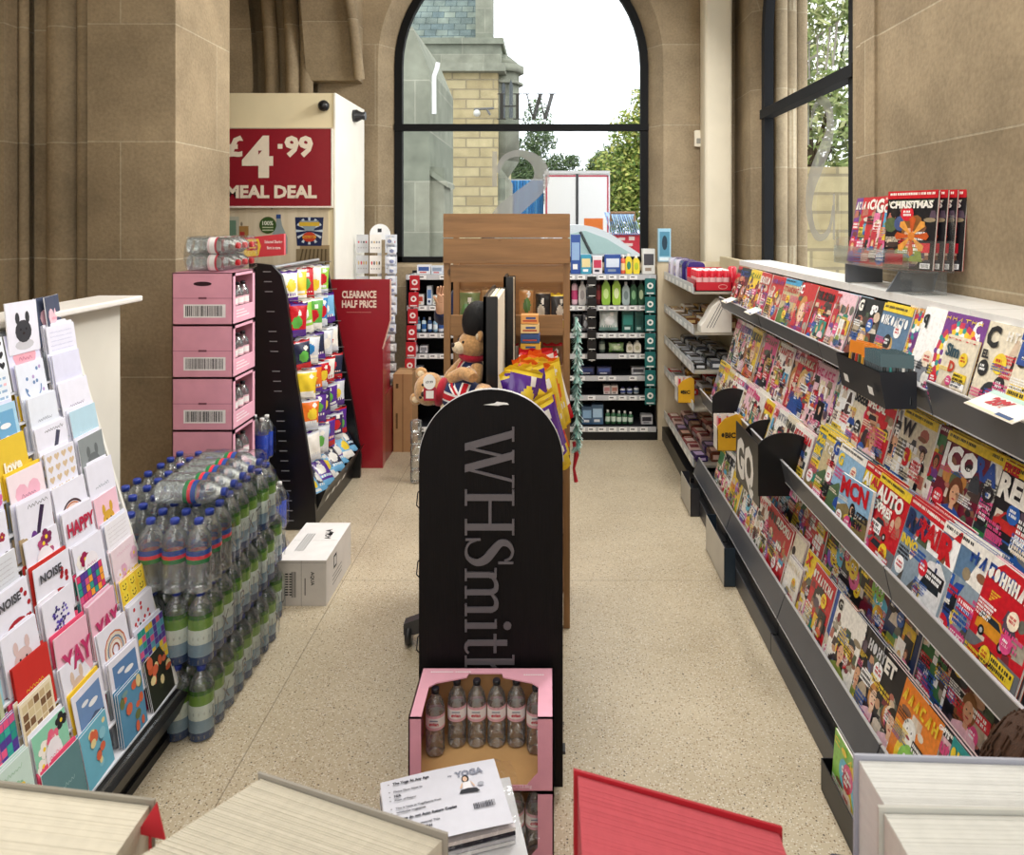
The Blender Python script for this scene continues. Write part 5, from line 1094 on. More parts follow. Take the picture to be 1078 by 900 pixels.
ROWS = [
 [('3a3f2a', 'full', '2a2f24', 'c8603a', 'dark floral painting'), ('7fa0a0', 'full', '5a93b8', '6f7a4a', 'blue elephant painting'), ('8cc6d8', 'full', '6fb4cc', '3f6f86', 'pale turquoise sea scene'), ('5f868c', 'plain', 'a8c4c8', 'ffffff', 'slate teal with small script'), ('e0e6ee', 'lined', 'a8b0c0', 'ffffff', 'white with lined verse'), ('2d4a9a', 'boat', '2d62b5', 'f4f0ea', 'blue paper-boat picture'), ('d8d8e0', 'photo', '8a9098', '5a6068', 'grey photo')],
 [('8fb0d8', 'mosaic', 'e8c83a', '5aa0b8', 'yellow and blue mosaic'), (W_, 'photo', '5f86b8', '8a8478', 'sky photo on white'), (W_, 'photo', '6f90c0', '4a5a78', 'dusk photo on white'), ('8fd0b4', 'dark', '2a2a30', 'e86a8a', 'green with black wording oval'), ('c8e0d8', 'flowers', '8fc0a0', 'f2d23a', 'mint flowers'), ('f0a0d0', 'full', 'e870b8', 'f2d23a', 'bright pink painted'), ('e8e8f0', 'plain', '8a8f98', 'ffffff', 'pale grey script')],
 [(W_, 'bubbles', 'c8323c', '3a5a4a', 'red and green dots'), (W_, 'circle', 'c87a5a', 'e8d8c0', 'ringed circles'), (W_, 'animal', 'd8c0b0', 'b8a090', 'brown hare'), ('e8dcc0', 'blocks', 'c8b088', '7a5a40', 'wooden letter blocks'), ('3a6ab0', 'mosaic', 'e85a8a', '3fb0a0', 'rainbow mosaic'), ('e6e4f0', 'flowers', 'c8b0e0', 'e8a0b8', 'lilac flowers')],
 [('f2cc3a', 'smiley', 'f2cc3a', 'c88a1a', 'yellow smiling faces'), ('f0bcd0', 'plain', 'c83a6a', 'ffffff', 'pink with big cheer word', [('YAY', .12, .25, .38, 'c2386e')]), ('f0bcd0', 'plain', 'c83a6a', 'ffffff', 'rose pink with big cheer word', [('YAY', .12, .25, .38, 'c2386e')]), ('c8322c', 'plain', 'f2d23a', 'f4c8b0', 'red with small gold motif'), ('b8c0a0', 'photo', '8a9a6a', '6a7a4a', 'meadow photo'), ('f4f0ea', 'cupcake', 'e8a0b8', '8a6a5a', 'pink cupcake')],
 [('ecd8e0', 'flowers', 'e0b0c8', 'd890b0', 'blush flowers'), ('2f2a48', 'mosaic', 'd83a6a', 'f2a03a', 'dark with rainbow words'), (W_, 'tree', '4a3a8a', '6a5ac0', 'violet tree'), (W_, 'animal', 'd8c0c0', 'b0a0a8', 'sketched figures'), ('9fd0e0', 'animal', 'e0b898', '3a3a48', 'sky blue with face'), ('d8d0e8', 'lined', '8a80b0', 'ffffff', 'lilac with lined verse')],
 [('f0eef4', 'lined', 'b0a0a8', 'ffffff', 'ivory lined verse'), (W_, 'dark', '9a2050', 'c85a8a', 'plum flowers'), (W_, 'lips', 'a8202c', '6a1018', 'red kiss', [('NOISE', .12, .72, .14, '4a4a50')]), (W_, 'lips', 'a8202c', '6a1018', 'red lips', [('NOISE', .12, .72, .14, '4a4a50')]), ('8fd8c8', 'plain', 'ffffff', 'ffffff', 'aqua script')],
 [('f4c8d8', 'animal', 'd8a83a', '4a8a5a', 'pink pineapple'), (W_, 'plain', 'e8a0b0', 'ffffff', 'red lettered birthday', [('HAPPY', .08, .55, .24, 'b82a4a')]), (W_, 'dark', '7a2a5a', 'b04a7a', 'purple flowers'), ('d8dce4', 'lined', '8a7a88', 'ffffff', 'silver grey verse'), ('4fb8a4', 'plain', 'c8f0e4', 'ffffff', 'teal plain')],
 [(W_, 'plain', '6a7a8a', 'ffffff', 'pale blue handwriting'), (W_, 'rainbow', '8a6a5a', 'ffffff', 'muted rainbow'), (W_, 'glass', '3a2a48', '6a3a8a', 'champagne glass'), (W_, 'flowers', 'a0304a', '2a2a30', 'white with dark flowers'), ('dfe4ee', 'hearts', 'b8a0c8', 'ffffff', 'lilac hearts')],
 [('8f9698', 'animal', '6a7072', 'e8b83a', 'grey cat'), (W_, 'hearts', 'd8c0a0', 'ffffff', 'gold hearts'), ('f4e4ec', 'heart', 'f0b8cc', '9a6a88', 'pink hug'), ('dcd8f4', 'flowers', 'd870a8', '9a70c8', 'lavender flowers', [('Mum', .2, .5, .18, '4a4a68')]), ('eae8f4', 'plain', '7a80a0', 'ffffff', 'pale violet script')],
 [('b8d8e8', 'plain', 'e8f4fa', 'ffffff', 'sky blue script'), (W_, 'glass', '4a4a60', 'd8d8e4', 'white with ink mark'), ('e4c23a', 'plain', 'f8f0d0', 'ffffff', 'mustard love', [('love', .22, .4, .2, 'f8f4e4')]), ('c8ccba', 'circle', '3a3a30', 'c89a8a', 'olive ringed'), (W_, 'photo', '8fb8c8', '4a8a98', 'coast photo')],
 [(W_, 'plain', '7a6a88', 'ffffff', 'grey framed script'), ('e4eaf6', 'plain', '5a6078', 'ffffff', 'white bordered script'), ('a8d0e8', 'photo', '6fa8d0', 'e8eef4', 'snowy mountain'), ('f0f0f0', 'lined', '8a8a90', 'ffffff', 'plain lined')],
 [('dfe0f6', 'plain', 'dfe0f6', 'ffffff', 'blank lavender'), ('e6ecfa', 'bubbles', '6a8ab8', 'b8a0d0', 'blue confetti smile'), ('e8f0fa', 'months', '9ab8d8', 'f0c0c8', 'months list'), ('2a2a30', 'plain', 'd8d8d8', 'ffffff', 'black plain')],
 [('e8e8f8', 'lined', '8a90c0', 'ffffff', 'blue lined verse'), ('dcdcf6', 'heart', 'e8a8b8', 'b06a88', 'girl in pink heart'), ('f0f4fa', 'hearts', '2a2a30', 'ffffff', 'small black hearts'), ('e8c8d0', 'plain', 'b87a88', 'ffffff', 'dusty pink')],
]
ENV = ['c8322c', 'f2cc3a', 'b09a78', '8a9098', 'e8557a', 'd8dcf0', 'e8e8f4', 'eceef6', 'f0ecf6', 'b09a78', '4f8a90', 'a82a50', 'e4e6f4']
ENVN = {'c8322c': 'red', 'f2cc3a': 'yellow', 'b09a78': 'kraft', '8a9098': 'grey', 'e8557a': 'pink', '4f8a90': 'teal', 'a82a50': 'crimson'}
rc_ = random.Random(5)
for i, R_ in enumerate(ROWS):
    x = CX0+(CX1-CX0)*i/12; z = CZ0+(CZ1-CZ0)*i/12; y = CY1-.165; tn = ORD[12-i]
    for k, d in enumerate(R_):
        w = rc_.choice([.135, .145, .15]); h = rc_.choice([.155, .165, .17]) if i < 12 else .17; yaw = rc_.uniform(-.04, .06)
        o = card(d, w, h, .0016, i*20+k); y0 = y+.02*rc_.random()
        m_ = card_basis(x, y0, z, .17+rc_.uniform(-.03, .03), yaw); o.matrix_basis = m_
        pos = f"{tn} tier down, {ORD[k]} from far end"
        tag(o, f"{d[4]} greeting card, {pos}", 'greeting card', f'greeting cards in the {tn} tier')
        nb = 4
        env = rc_.choice(ENV); dy = .0016
        for q in range(nb):
            if q == nb-2 or (q == 0 and rc_.random() < .3):
                e = MB(); ew, eh = w+.004, h+.006; e.prism(rrect(-.002, ew-.002, 0, eh, .003, 2), (Vector((0, 0, 0)), Vector((1, 0, 0)), Vector((0, 0, 1))), .004, env)
                e.poly([(0, eh*.98), (ew*.5, eh*.55), (ew-.004, eh*.98)][::-1], FR, env, .0003)
                en = e.build('envelope', M['paper']); dy += .0055; en.matrix_basis = m_ @ Matrix.Translation((rc_.uniform(-.002, .004), dy, dy*.35)); 
                tag(en, f"{ENVN.get(env, 'white')} envelopes pocket filler, {pos}, envelope {['behind', 'between'][q == 0]} cards", 'envelope', f'envelopes in the {tn} tier')
                en['label'] = f"{ENVN.get(env, 'white')} envelope {['behind the cards', 'just behind front card'][q == 0]}, {pos}"
                dy += .0035
            else:
                c = dup(o, mat=m_ @ Matrix.Translation((rc_.uniform(-.006, .006), dy+.003, dy*.35+rc_.uniform(-.002, .004))), label=f"spare {d[4]} card, {pos}"); dy += .0085
        y -= .165
# cards on the very top
for j, (d, y, yaw, lean) in enumerate([((W_, 'animal', '3a3a40', 'c8c8d0', 'white animal drawing'), 2.30, 0, .1), (('464e66', 'heart', 'f2c8d4', 'e0608a', 'navy starred'), 2.49, .3, .12), (('464e66', 'heart', 'f2c8d4', 'e0608a', 'navy starred, partly hidden'), 2.46, .1, .14), (('f0d0dc', 'plain', 'f8e8ee', 'ffffff', 'dusty pink plain'), 2.10, 0, .1)]):
    o = card(d, .14, .16, .003, 400+j); o.matrix_basis = card_basis(-1.63+.012*(j == 2)*-1, y, 1.385, lean, yaw); tag(o, f"{d[4]} greeting card standing above the top tier", 'greeting card', 'greeting cards above the rack')

# ------------------------------------------------------------------ shrink-wrapped water
def bottle_prof(r, h):
    p = [(r*.80, 0), (r*.97, .006*h/.3), (r, h*.05)]
    for k in range(6): z = h*(.09+.045*k); p += [(r, z), (r*.955, z+h*.018)]
    p += [(r, h*.37), (r, h*.40), (r*.97, h*.42), (r*.97, h*.60), (r, h*.62), (r*.985, h*.70), (r*.84, h*.79), (r*.5, h*.87), (r*.32, h*.915), (r*.30, h*.935)]
    return p
def water_bottle(parent, r, h, capc, bands, loc, rot=None, glass='9ab0b0', ax=None):
    b = MB(); b.lathe(bottle_prof(r, h), 'e4ecec', 14); o = b.build('bottle', M['pet'], parent, loc, rot)
    c = MB(); c.lathe([(r*.36, h*.925), (r*.37, h*.985), (r*.32, h)], capc, 12); c.build('bottle_cap', M['plastic'], o)
    l = MB(); prof = [(r*1.004, h*bands[0][0])]+[(r*1.004, h*z) for z, _ in bands[1:]]
    l.lathe(prof, bands[0][1], 16, cap=False, cols=[c_ for _, c_ in bands[:-1]]); l.build('bottle_label', M['foil'], o)
    return o
GB = [(.02, '2a3f66'), (.13, '7f97a8'), (.30, 'cfd8d0'), (.50, '6f9440'), (.64, '3f6a2c'), (.70, '3f6a2c')]
proto_b = None
def water_pack(label, x, y, z, nx, ny, r, h, capc, bands, group, lay=None, film=True, clearb=False, word=True):
    t = thing('water_pack', label, 'bottled water', (x, y, z), group)
    for i in range(nx):
        for j in range(ny):
            bx, by = (i+.5)*2*r, (j+.5)*2*r
            if lay is None: o = dup(protos[(capc, clearb)], parent=t, loc=(bx, by, 0))
            else: o = dup(protos[(capc, clearb)], parent=t, loc=(0 if lay == 'x' else bx, by, r+i*2*r*.0 + r*0), rot=(0, PI/2, 0))
            if lay: o.location = (0, by, (i+.5)*2*r)
            for q in ('label', 'category', 'group'):
                if q in o: del o[q]
    if film:
        W, D, H = (nx*2*r, ny*2*r, h*1.0) if lay is None else (h, ny*2*r, nx*2*r)
        m = MB(); e = .004; n = 12
        def g(u, v): return .003*math.sin(u*37+v*11)+.003*math.sin(v*53-u*7)
        # wrinkled sleeve: side faces follow the bottle shoulders
        if lay is None:
            prof = [(0, .01), (-e, .03), (-e, h*.66), (r*.32, h*.80), (r*.62, h*.93), (r*1.0, h*.97)]
        else: prof = [(r*.3, 0), (-e*.5, r*.3), (-e, H*.3), (-e, H*.75), (r*.2, H+.002), (r, H+.005)]
        ring = lambda ins: [(ins+(W-2*ins)*k/n, ins) for k in range(n)]+[(W-ins, ins+(D-2*ins)*k/n) for k in range(n)]+[(W-ins-(W-2*ins)*k/n, D-ins) for k in range(n)]+[(ins, D-ins-(D-2*ins)*k/n) for k in range(n)]
        vs = []; k = 4*n
        for a, (ins, zz) in enumerate(prof):
            for q, (u, v) in enumerate(ring(ins)): vs.append((u+g(q, zz*9)*.8, v+g(zz*7, q)*.8, zz+.002*math.sin(q*1.7+a)))
        m.add(vs, [(a*k+i, a*k+(i+1) % k, (a+1)*k+(i+1) % k, (a+1)*k+i) for a in range(len(prof)-1) for i in range(k)], 'f4f8f8', True)
        m.build('shrink_film', M['film'], t)
    if word and lay is None:
        m = MB(); f = (Vector((nx*2*r+.003, 0, 0)), Vector((0, 1, 0)), Vector((0, 0, 1)))
        for j, ch in enumerate('BUXTON'[(len(label) % 2):][:ny]): m.text(ch, (j+.5)*2*r-.022, h*.26, .062, f, '26384e', .003, bold=.0)
        m.build('printed_name', M['foil'], t)
    return t
protos = {}
hid = bpy.data.objects.new('tmp', None)
r1_, h1_ = .042, .25
protos[('2a3f9a', False)] = water_bottle(None, r1_, h1_, '2a3f9a', GB, (0, 0, 0))
protos[('c8202c', True)] = water_bottle(None, r1_, h1_, 'c8202c', [(.42, 'f0d8dc'), (.46, 'f8f4f4'), (.56, 'c84a5a'), (.60, 'c84a5a')], (0, 0, 0))
protos[('2a3f9a', True)] = water_bottle(None, r1_, h1_, '2a3f9a', [(.42, '2f7a4a'), (.48, 'd83a4a'), (.53, '2d4f9a'), (.60, '2d4f9a')], (0, 0, 0))
protos[('f2f2f2', False)] = water_bottle(None, .034, .235, 'f2f2f2', [(.05, '1f3fa8'), (.30, '2a52c8'), (.62, '2a52c8')], (0, 0, 0))
PWX = -1.505; gname = 'shrink-wrapped packs of water on the floor'
LV = ['bottom', 'second', 'third']
for s_, y in enumerate((2.61, 2.87, 3.13)):
    for L in range(3):
        jx = rs.uniform(-.008, .006)
        water_pack(f"green labelled water pack, {LV[L]} layer, {ORD[s_]} stack from the cards", PWX+.08+jx, y+.012*(L % 2), L*.254, 3, 3 if s_ < 2 else 2, r1_, h1_, '2a3f9a', GB, gname, clearb=(s_ == 0 and L == 2))
for s_, y in enumerate((2.66, 2.93, 3.20)):
    water_pack(f"{['lowest', 'higher', 'highest'][s_]} set clear water pack behind, {ORD[s_]} from the cards", PWX-.19, y, .254, 3, 3, r1_, h1_, '2a3f9a', GB, gname, clearb=True, word=False)
    water_pack(f"clear water pack on the floor behind the front stacks, {ORD[s_]} from cards", PWX-.19, y, 0, 3, 3, r1_, h1_, '2a3f9a', GB, gname, clearb=True, word=False)
    water_pack(f"clear water pack, uppermost of the back stacks, {ORD[s_]} from the cards", PWX-.19, y, .508, 3, 3, r1_, h1_, '2a3f9a', GB, gname, clearb=True, word=False)
water_pack('clear water pack lying on its side with blue caps towards the aisle', PWX+.08, 2.74, .762, 1, 5, r1_, h1_, '2a3f9a', GB, gname, lay='x', clearb=True)
water_pack('green labelled water pack standing at the back, beside the pink cartons', PWX+.13, 3.40, .254, 2, 1, r1_, h1_, '2a3f9a', GB, gname)
water_pack('green labelled water pack on the floor at the back, beside pink cartons', PWX+.13, 3.40, 0, 2, 1, r1_, h1_, '2a3f9a', GB, gname)
# blue wrapped packs beside the pink cartons
for L in range(3): water_pack(f"blue sleeved water pack with white caps, {['floor', 'middle', 'top'][L]} layer beside the black stand", -1.665, 4.12, .24*L, 2, 2, .034, .235, 'f2f2f2', GB, 'blue sleeved packs', film=True, word=False)
for i in range(2): water_pack(['blue sleeved water pack on the floor by the white carton', 'blue sleeved water pack stacked on the one by the white carton'][i], -1.46, 3.74+.0, .24*i, 2, 2, .034, .235, 'f2f2f2', GB, 'blue sleeved packs', film=True, word=False)
water_pack('pack of clear bottles with red caps lying on top of the pink cartons', -1.775, 3.72, 1.545, 2, 3, r1_, h1_, 'c8202c', GB, 'lying water packs', lay='x', clearb=True)
for o in protos.values():
    for c in list(o.children): bpy.data.objects.remove(c)
    bpy.data.objects.remove(o)

# ------------------------------------------------------------------ pink cartons with small bottles
def small_bottle(label, x, y, z, cap='20242c', group='small water bottles in cartons', r=.030, h=.19):
    t = thing('water_bottle', label, 'bottle', (x, y, z), group)
    b = MB(); b.lathe(bottle_prof(r, h), 'dfe6e8', 14); b.build('bottle_body', M['pet'], t)
    c = MB(); c.lathe([(r*.4, h*.925), (r*.42, h*.985), (r*.36, h)], cap, 12); c.build('bottle_cap', M['plastic'], t)
    l = MB(); l.lathe([(r*1.005, h*.42), (r*1.005, h*.46), (r*1.005, h*.60), (r*1.005, h*.64)], 'f0e8e8', 16, cap=False, cols=['e8b8c4', 'f2eeee', 'e8b8c4'])
    f = (Vector((0, -r*1.02, 0)), Vector((1, 0, 0)), Vector((0, 0, 1))); l.text('evian', 0, h*.50, .010, f, 'c8304a', .0004, align='c', bold=.03)
    for q in range(1): l.rect(-.012, .012, h*.565, h*.58, f, '7a8aa0', .0004)
    l.build('bottle_label', M['paper'], t); return t
PK = 'e6a3b8'; HC = .257
for k in range(6):
    z = k*HC; X0, X1, Y0, Y1 = -1.83, -1.535, 3.70, 3.98
    nm = ['floor level', 'second', 'third', 'fourth', 'fifth', 'topmost'][k]
    t = thing('pink_carton', f"pink bottled water carton, {nm} one of the tall stack", 'carton', (0, 0, 0), 'stacked pink cartons')
    mb = MB(); T_ = .004; g = .0015
    z0, z1 = z+g, z+HC-g
    mb.box(X0, X1, Y0, Y0+T_, z0, z1, PK); mb.box(X0, X0+T_, Y0, Y1, z0, z1, PK); mb.box(X0, X1, Y1-T_, Y1, z0, z1, PK); mb.box(X0, X1, Y0, Y1, z0, z0+T_, 'c8a47a'); mb.box(X0, X1, Y0, Y1, z1-T_, z1, PK)
    hz = z0+.085
    mb.box(X1-T_, X1, Y0, Y1, z0, hz, 'f0b4c8'); mb.box(X1-T_, X1, Y0, Y0+.03, hz, z1, 'f0b4c8'); mb.box(X1-T_, X1, Y1-.03, Y1, hz, z1, 'f0b4c8'); mb.box(X1-T_, X1, Y0, Y1, z1-.018, z1, 'f0b4c8')
    f = FX((0, Y0, 0)); mb.rect(X0, X1, z0+HC*.50, z0+HC*.51, f, 'b47088', .0006); mb.rect((X0+X1)/2-.02, (X0+X1)/2+.02, z0+HC*.49, z0+HC*.525, f, '7a4a58', .0009)
    mb.rect(X0+.055, X1-.035, z0+.035, z0+.10, f, 'f4eef0', .0006)
    rng = random.Random(k); u = X0+.065
    while u < X1-.05: wd = rng.choice([.002, .003, .005]); mb.rect(u, u+wd, z0+.042, z0+.093, f, '1a1a1e', .001); u += wd+rng.choice([.002, .003, .004])
    if k == 5: mb.ell((X0+X1)/2, z0+.20, .045, .011, f, '3a2228', .0008, 14)
    for q in range(2): lines(mb, rng, X0+.07, X1-.07, z0+.165-q*.012, 1, .007, 'f8dce6', .0008)
    lines_ = FB((X1, 0, 0)); o_, u_, v_ = lines_
    for q in range(3): mb.rect(Y0+.04, Y0+.2-.03*q, z0+.03+q*.015, z0+.037+q*.015, lines_, 'fbe4ec', .0008)
    mb.build('cardboard_box', M['card'], t)
    if k >= 1:
        for q in range(3): small_bottle(f"small water bottle in the {nm} pink carton, {ORD[q]} from its near edge", X1-.036, Y0+.07+q*.07, z0+T_+.004)

# big open pink carton in front of the stand, another below it
def open_carton(z, label, full):
    t = thing('pink_carton', label, 'carton', (0, 0, 0), 'pink cartons before the arched stand')
    x0, x1, ya, yb, H = -.388, .016, 2.11, 2.345, .209; T_ = .004; z0, z1 = z+.001, z+H-.001
    a, b = x0+.035, x1-.045; mb = MB()
    mb.box(x0, x1, ya, yb, z0, z0+T_, 'c8a06c'); mb.box(x0, x0+T_, ya, yb, z0, z1, 'd88aa2'); mb.box(x1-T_, x1, ya, yb, z0, z1, 'd88aa2'); mb.box(x0, x1, yb-T_, yb, z0, z1, 'b98f62')
    # front with its cut-out
    fr_ = FX((0, ya, 0)); zc = z0+.032
    mb.prism([(x0, z0), (x1, z0), (x1, zc-.014), (x0, zc-.014)], fr_, T_, PK)
    mb.prism([(x0, zc-.014), (a+.03, zc-.014), (a, zc+.02), (a, z1), (x0, z1)], fr_, T_, PK); mb.prism([(b-.03, zc-.014), (x1, zc-.014), (x1, z1), (b, z1), (b, zc+.02)], fr_, T_, PK)
    # top with its cut-out
    ft = FT((0, 0, z1)); yc = yb-.075; mid = (a+b)/2
    mb.prism([(x0, yc+.02), (a+.02, yc+.0), (mid-.055, yc+.028), (mid-.05, yc+.048), (mid+.05, yc+.048), (mid+.055, yc+.028), (b-.02, yc+.0), (x1, yc+.02), (x1, yb), (x0, yb)], ft, T_, 'f2b4c8')
    mb.prism([(x0, ya), (a, ya), (a, yc-.02), (a+.02, yc+.0), (x0, yc+.02)], ft, T_, 'f2b4c8'); mb.prism([(b, ya), (x1, ya), (x1, yc+.02), (b-.02, yc), (b, yc-.02)], ft, T_, 'f2b4c8')
    rng = random.Random(8); lines(mb, rng, x0, x0, 0, 0, 0, 'ffffff', 0)
    for u0, u1, v in ((x0+.03, x0+.10, yb-.02), (x0+.105, x0+.15, yb-.02), (x1-.09, x1-.03, yb-.035)): 
        u = u0
        while u < u1: mb.rect(u, u+.005, v-.006, v, ft, 'fdf0f4', .0008); u += .007
    mb.text('1.5L - 13.6kg', x1-.13, z0+.012, .010, fr_, 'f8dce6', .0008, maxw=.11)
    mb.build('cardboard_box', M['card'], t)
    n = 6 if full else 6
    for q in range(6):
        if full: small_bottle(f"small label-wrapped water bottle in the open pink carton, {ORD[q]} in its row", x0+.052+q*.060, yb-.042-(.04 if q in (0,) else 0)-(.03 if q == 5 else 0), z0+T_+.001, group='water bottles in the open carton', r=.0285, h=.192)
        elif q > 3: small_bottle(f"small water bottle in the lower pink carton, {['inner', 'outer'][q-4]} one", x0+.052+q*.060, ya+.05, z0+T_+.001, group='water bottles in the lower carton', r=.0285, h=.192)
open_carton(.209, 'open pink carton showing six water bottles before the arched stand', True); open_carton(0, 'lower pink carton beneath the open one', False)

# white carton on the floor
t = thing('white_carton', 'white carton with printed side standing on the floor by the water packs', 'carton', (0, 0, 0))
Ya = 1440/(638-231); x0, x1 = P(291, 0, Ya).x, P(343.5, 0, Ya).x; H = 1.8-(590-231)*Ya/800; Yb = Ya+.44
mb = MB(); mb.box(x0, x1, Ya, Yb, 0.001, H, 'd8d2cc'); f = FX((0, Ya, 0)); ft = FT((0, 0, H)); fs = FB((x1, 0, 0))
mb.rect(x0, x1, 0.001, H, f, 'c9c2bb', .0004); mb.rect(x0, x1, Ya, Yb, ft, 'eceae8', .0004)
xm = (x0+x1)/2; mb.rect(xm-.001, xm+.001, .0, H, f, '8a8580', .0008); mb.rect(x0, x1, H-.012, H-.010, f, '8a8580', .0008); mb.rect(x0+.01, x1-.01, (Ya+Yb)/2-.001, (Ya+Yb)/2+.001, ft, '9a9690', .0008)
fv = (Vector((xm+.045, Ya, .16)), Vector((0, 0, -1)), Vector((1, 0, 0))); mb.text('AQUA', 0, 0, .016, fv, '2a2a2c', .001, bold=.02)
mb.rect(xm+.015, xm+.02, .05, .13, f, '6a6662', .001)
for k in range(3): mb.rect(xm-.03-k*.008, xm-.026-k*.008, .04, .16, f, '55514e', .001)
for k in range(9): mb.rect(x0+.04, x0+.055, .05+k*.012, .05+k*.012+.006, f, '2a2a2c', .001); mb.rect(x0+.06, x0+.07, .05+k*.012, .056+k*.012, f, '2a2a2c', .001)
fr2 = (Vector((x1-.03, Yb-.30, H)), Vector((-.2, 1, 0)).normalized(), Vector((-1, -.2, 0)).normalized()); mb.text('AQUA', .10, .0, .03, fr2, '2a2a2c', .001, bold=.03)
for k in range(4): mb.rect(x0+.05+k*.012, x0+.055+k*.012, Ya+.1, Ya+.30, ft, '6a6a6e', .001)
mb.rect(x1-.075, x1-.055, Yb-.16, Yb-.12, ft, '2a2a2c', .001)
mb.rect(Ya+.12, Ya+.17, H*.55, H*.85, fs, '3a3a3c', .001); mb.rect(Ya+.13, Ya+.16, H*.6, H*.8, fs, 'd8d4d0', .0014); 
for k in range(3): mb.rect(Ya+.10, Ya+.26, H*.42-k*.02, H*.44-k*.02, fs, '77736f', .001)
mb.build('cardboard_box', M['card'], t)
# ------------------------------------------------------------------ bags and packets
def bag_mesh(w, h, d, cols, seed, word=None, wc='ffffff', crimp=True):
    rng = random.Random(seed); nx, nz = 16, 24; mb = MB(); grid = {}
    for s_ in (0, 1):
        for i in range(nx+1):
            for j in range(nz+1):
                u, v = i/nx, j/nz; e = (math.sin(PI*u)**.6)*(math.sin(PI*min(1, max(0, (v-.05)/.9)))**.5)
                y = (-1 if s_ == 0 else 1)*d*.5*e*(1+.18*math.sin(u*9+v*7+seed))
                x = (u-.5)*w*(1-.06*math.sin(PI*v)); grid[s_, i, j] = len(mb.v); mb.v.append((x, y, v*h+.004*math.sin(u*14+seed)*(1 if j in (0, nz) else 0)))
    main, acc, acc2 = cols[0], cols[1], cols[2]
    cx, cy = rng.uniform(.35, .65), rng.uniform(.4, .6)
    for s_ in (0, 1):
        for i in range(nx):
            for j in range(nz):
                a, b, c_, d_ = grid[s_, i, j], grid[s_, i+1, j], grid[s_, i+1, j+1], grid[s_, i, j+1]
                u, v = (i+.5)/nx, (j+.5)/nz; col = main
                if j < 2 or j > nz-3: col = acc2
                elif (u-cx)**2/.07+(v-cy)**2/.035 < 1: col = acc
                elif v < .22: col = acc2
                elif (u-cx-.12)**2/.012+(v-cy-.28)**2/.006 < 1: col = 'f4f0e8'
                elif abs(v-cy+.26) < .04 and .15 < u < .85: col = 'f4f0e8' if i % 2 else acc2
                mb.f.append([a, b, c_, d_] if s_ == 0 else [a, d_, c_, b]); mb.c.append(C(col)); mb.s.append(True)
    return mb
def bag(label, loc, w, h, d, cols, seed, rot, group, word=None, wc='ffffff', name='snack_bag', cat='snack bag'):
    mb = bag_mesh(w, h, d, cols, seed)
    o = mb.build(name, M['foil'], None, loc, rot); tag(o, label, cat, group)
    if word:
        m = MB(); m.text(word, 0, h*.52, h*.14, (Vector((0, -d*.5-.006, 0)), Vector((1, 0, 0)), Vector((0, 0, 1))), wc, 0, align='c', maxw=w*.8, bold=.05); m.build('wording', M['foil'], o)
    return o
CNM = {'f4f0e8': 'white', 'f2d23a': 'yellow', 'c8202c': 'red', '5fae4a': 'green', '2f86c8': 'blue', '5a2f92': 'purple', 'e8752a': 'orange', '2a2f48': 'dark navy', 'd8dce4': 'silver', '9ad04a': 'lime', '7ab8e0': 'sky blue', 'e8a0b8': 'pink', '3a2a5a': 'deep violet'}
ROWC = [['f4f0e8', 'f2d23a', 'c8202c', 'f4f0e8', '9ad04a'], ['c8202c', '9ad04a', '5fae4a', '2f86c8', '7ab8e0'], ['2a2f48', 'd8dce4', '2a2f48', 'd8dce4', 'f4f0e8'], ['f2d23a', 'e8752a', 'c8202c', 'f4f0e8', '2a2f48'], ['e8752a', '5a2f92', '3a2a5a', '5a2f92', 'd8dce4'], ['f4f0e8', 'd8dce4', '5a2f92', '3a2a5a', '5a2f92']]
RX_ = [-1.525, -1.475, -1.45, -1.43, -1.41, -1.385]; RZ_ = [1.50, 1.31, 1.09, .91, .735, .545]
rb = random.Random(31)
for r in range(6):
    for k in range(5):
        for q in range(2):
            c = ROWC[r][k]; y = 4.50+.145*k; x = RX_[r]-q*.035-.01; hh = .20 if r in (0, 1) else .175
            bag(f"{'front' if q == 0 else 'back'} {CNM[c]} sweet bag, {ORD[r]} hook row down, {ORD[k]} peg from camera", (x, y+.02*q, RZ_[r]-hh-.004), .135, hh, .035, [c, rb.choice(['f2d23a', 'c8202c', 'f4f0e8', '5fae4a', '2f86c8']), rb.choice(['f4f0e8', 'd8dce4', 'c8202c', '5a2f92'])], r*31+k*5+q, (rb.uniform(-.05, .05), rb.uniform(-.08, .08), math.radians(48+rb.uniform(-14, 14))), 'sweet bags on the black stand')
# bags lying in the sloped bottom tray
for k in range(9):
    c, a, b = [('5a2f92', 'f4f0e8', '7ab8e0'), ('7ab8e0', 'f2d23a', 'f4f0e8'), ('2a2f48', 'f4f0e8', '7ab8e0')][k % 3]
    y = 4.50+.085*k; nm = ['purple', 'sky blue', 'dark navy'][k % 3]
    bag(f"{nm} sharing bag lying in the base tray, {ORD[k]} from camera", (-1.40+.012*(k % 2)+.008*k, y, .09+.016*k), .15, .19, .04, [c, a, b], 300+k, (math.radians(-40), math.radians(6), math.radians(70)), 'sharing bags in the base tray')
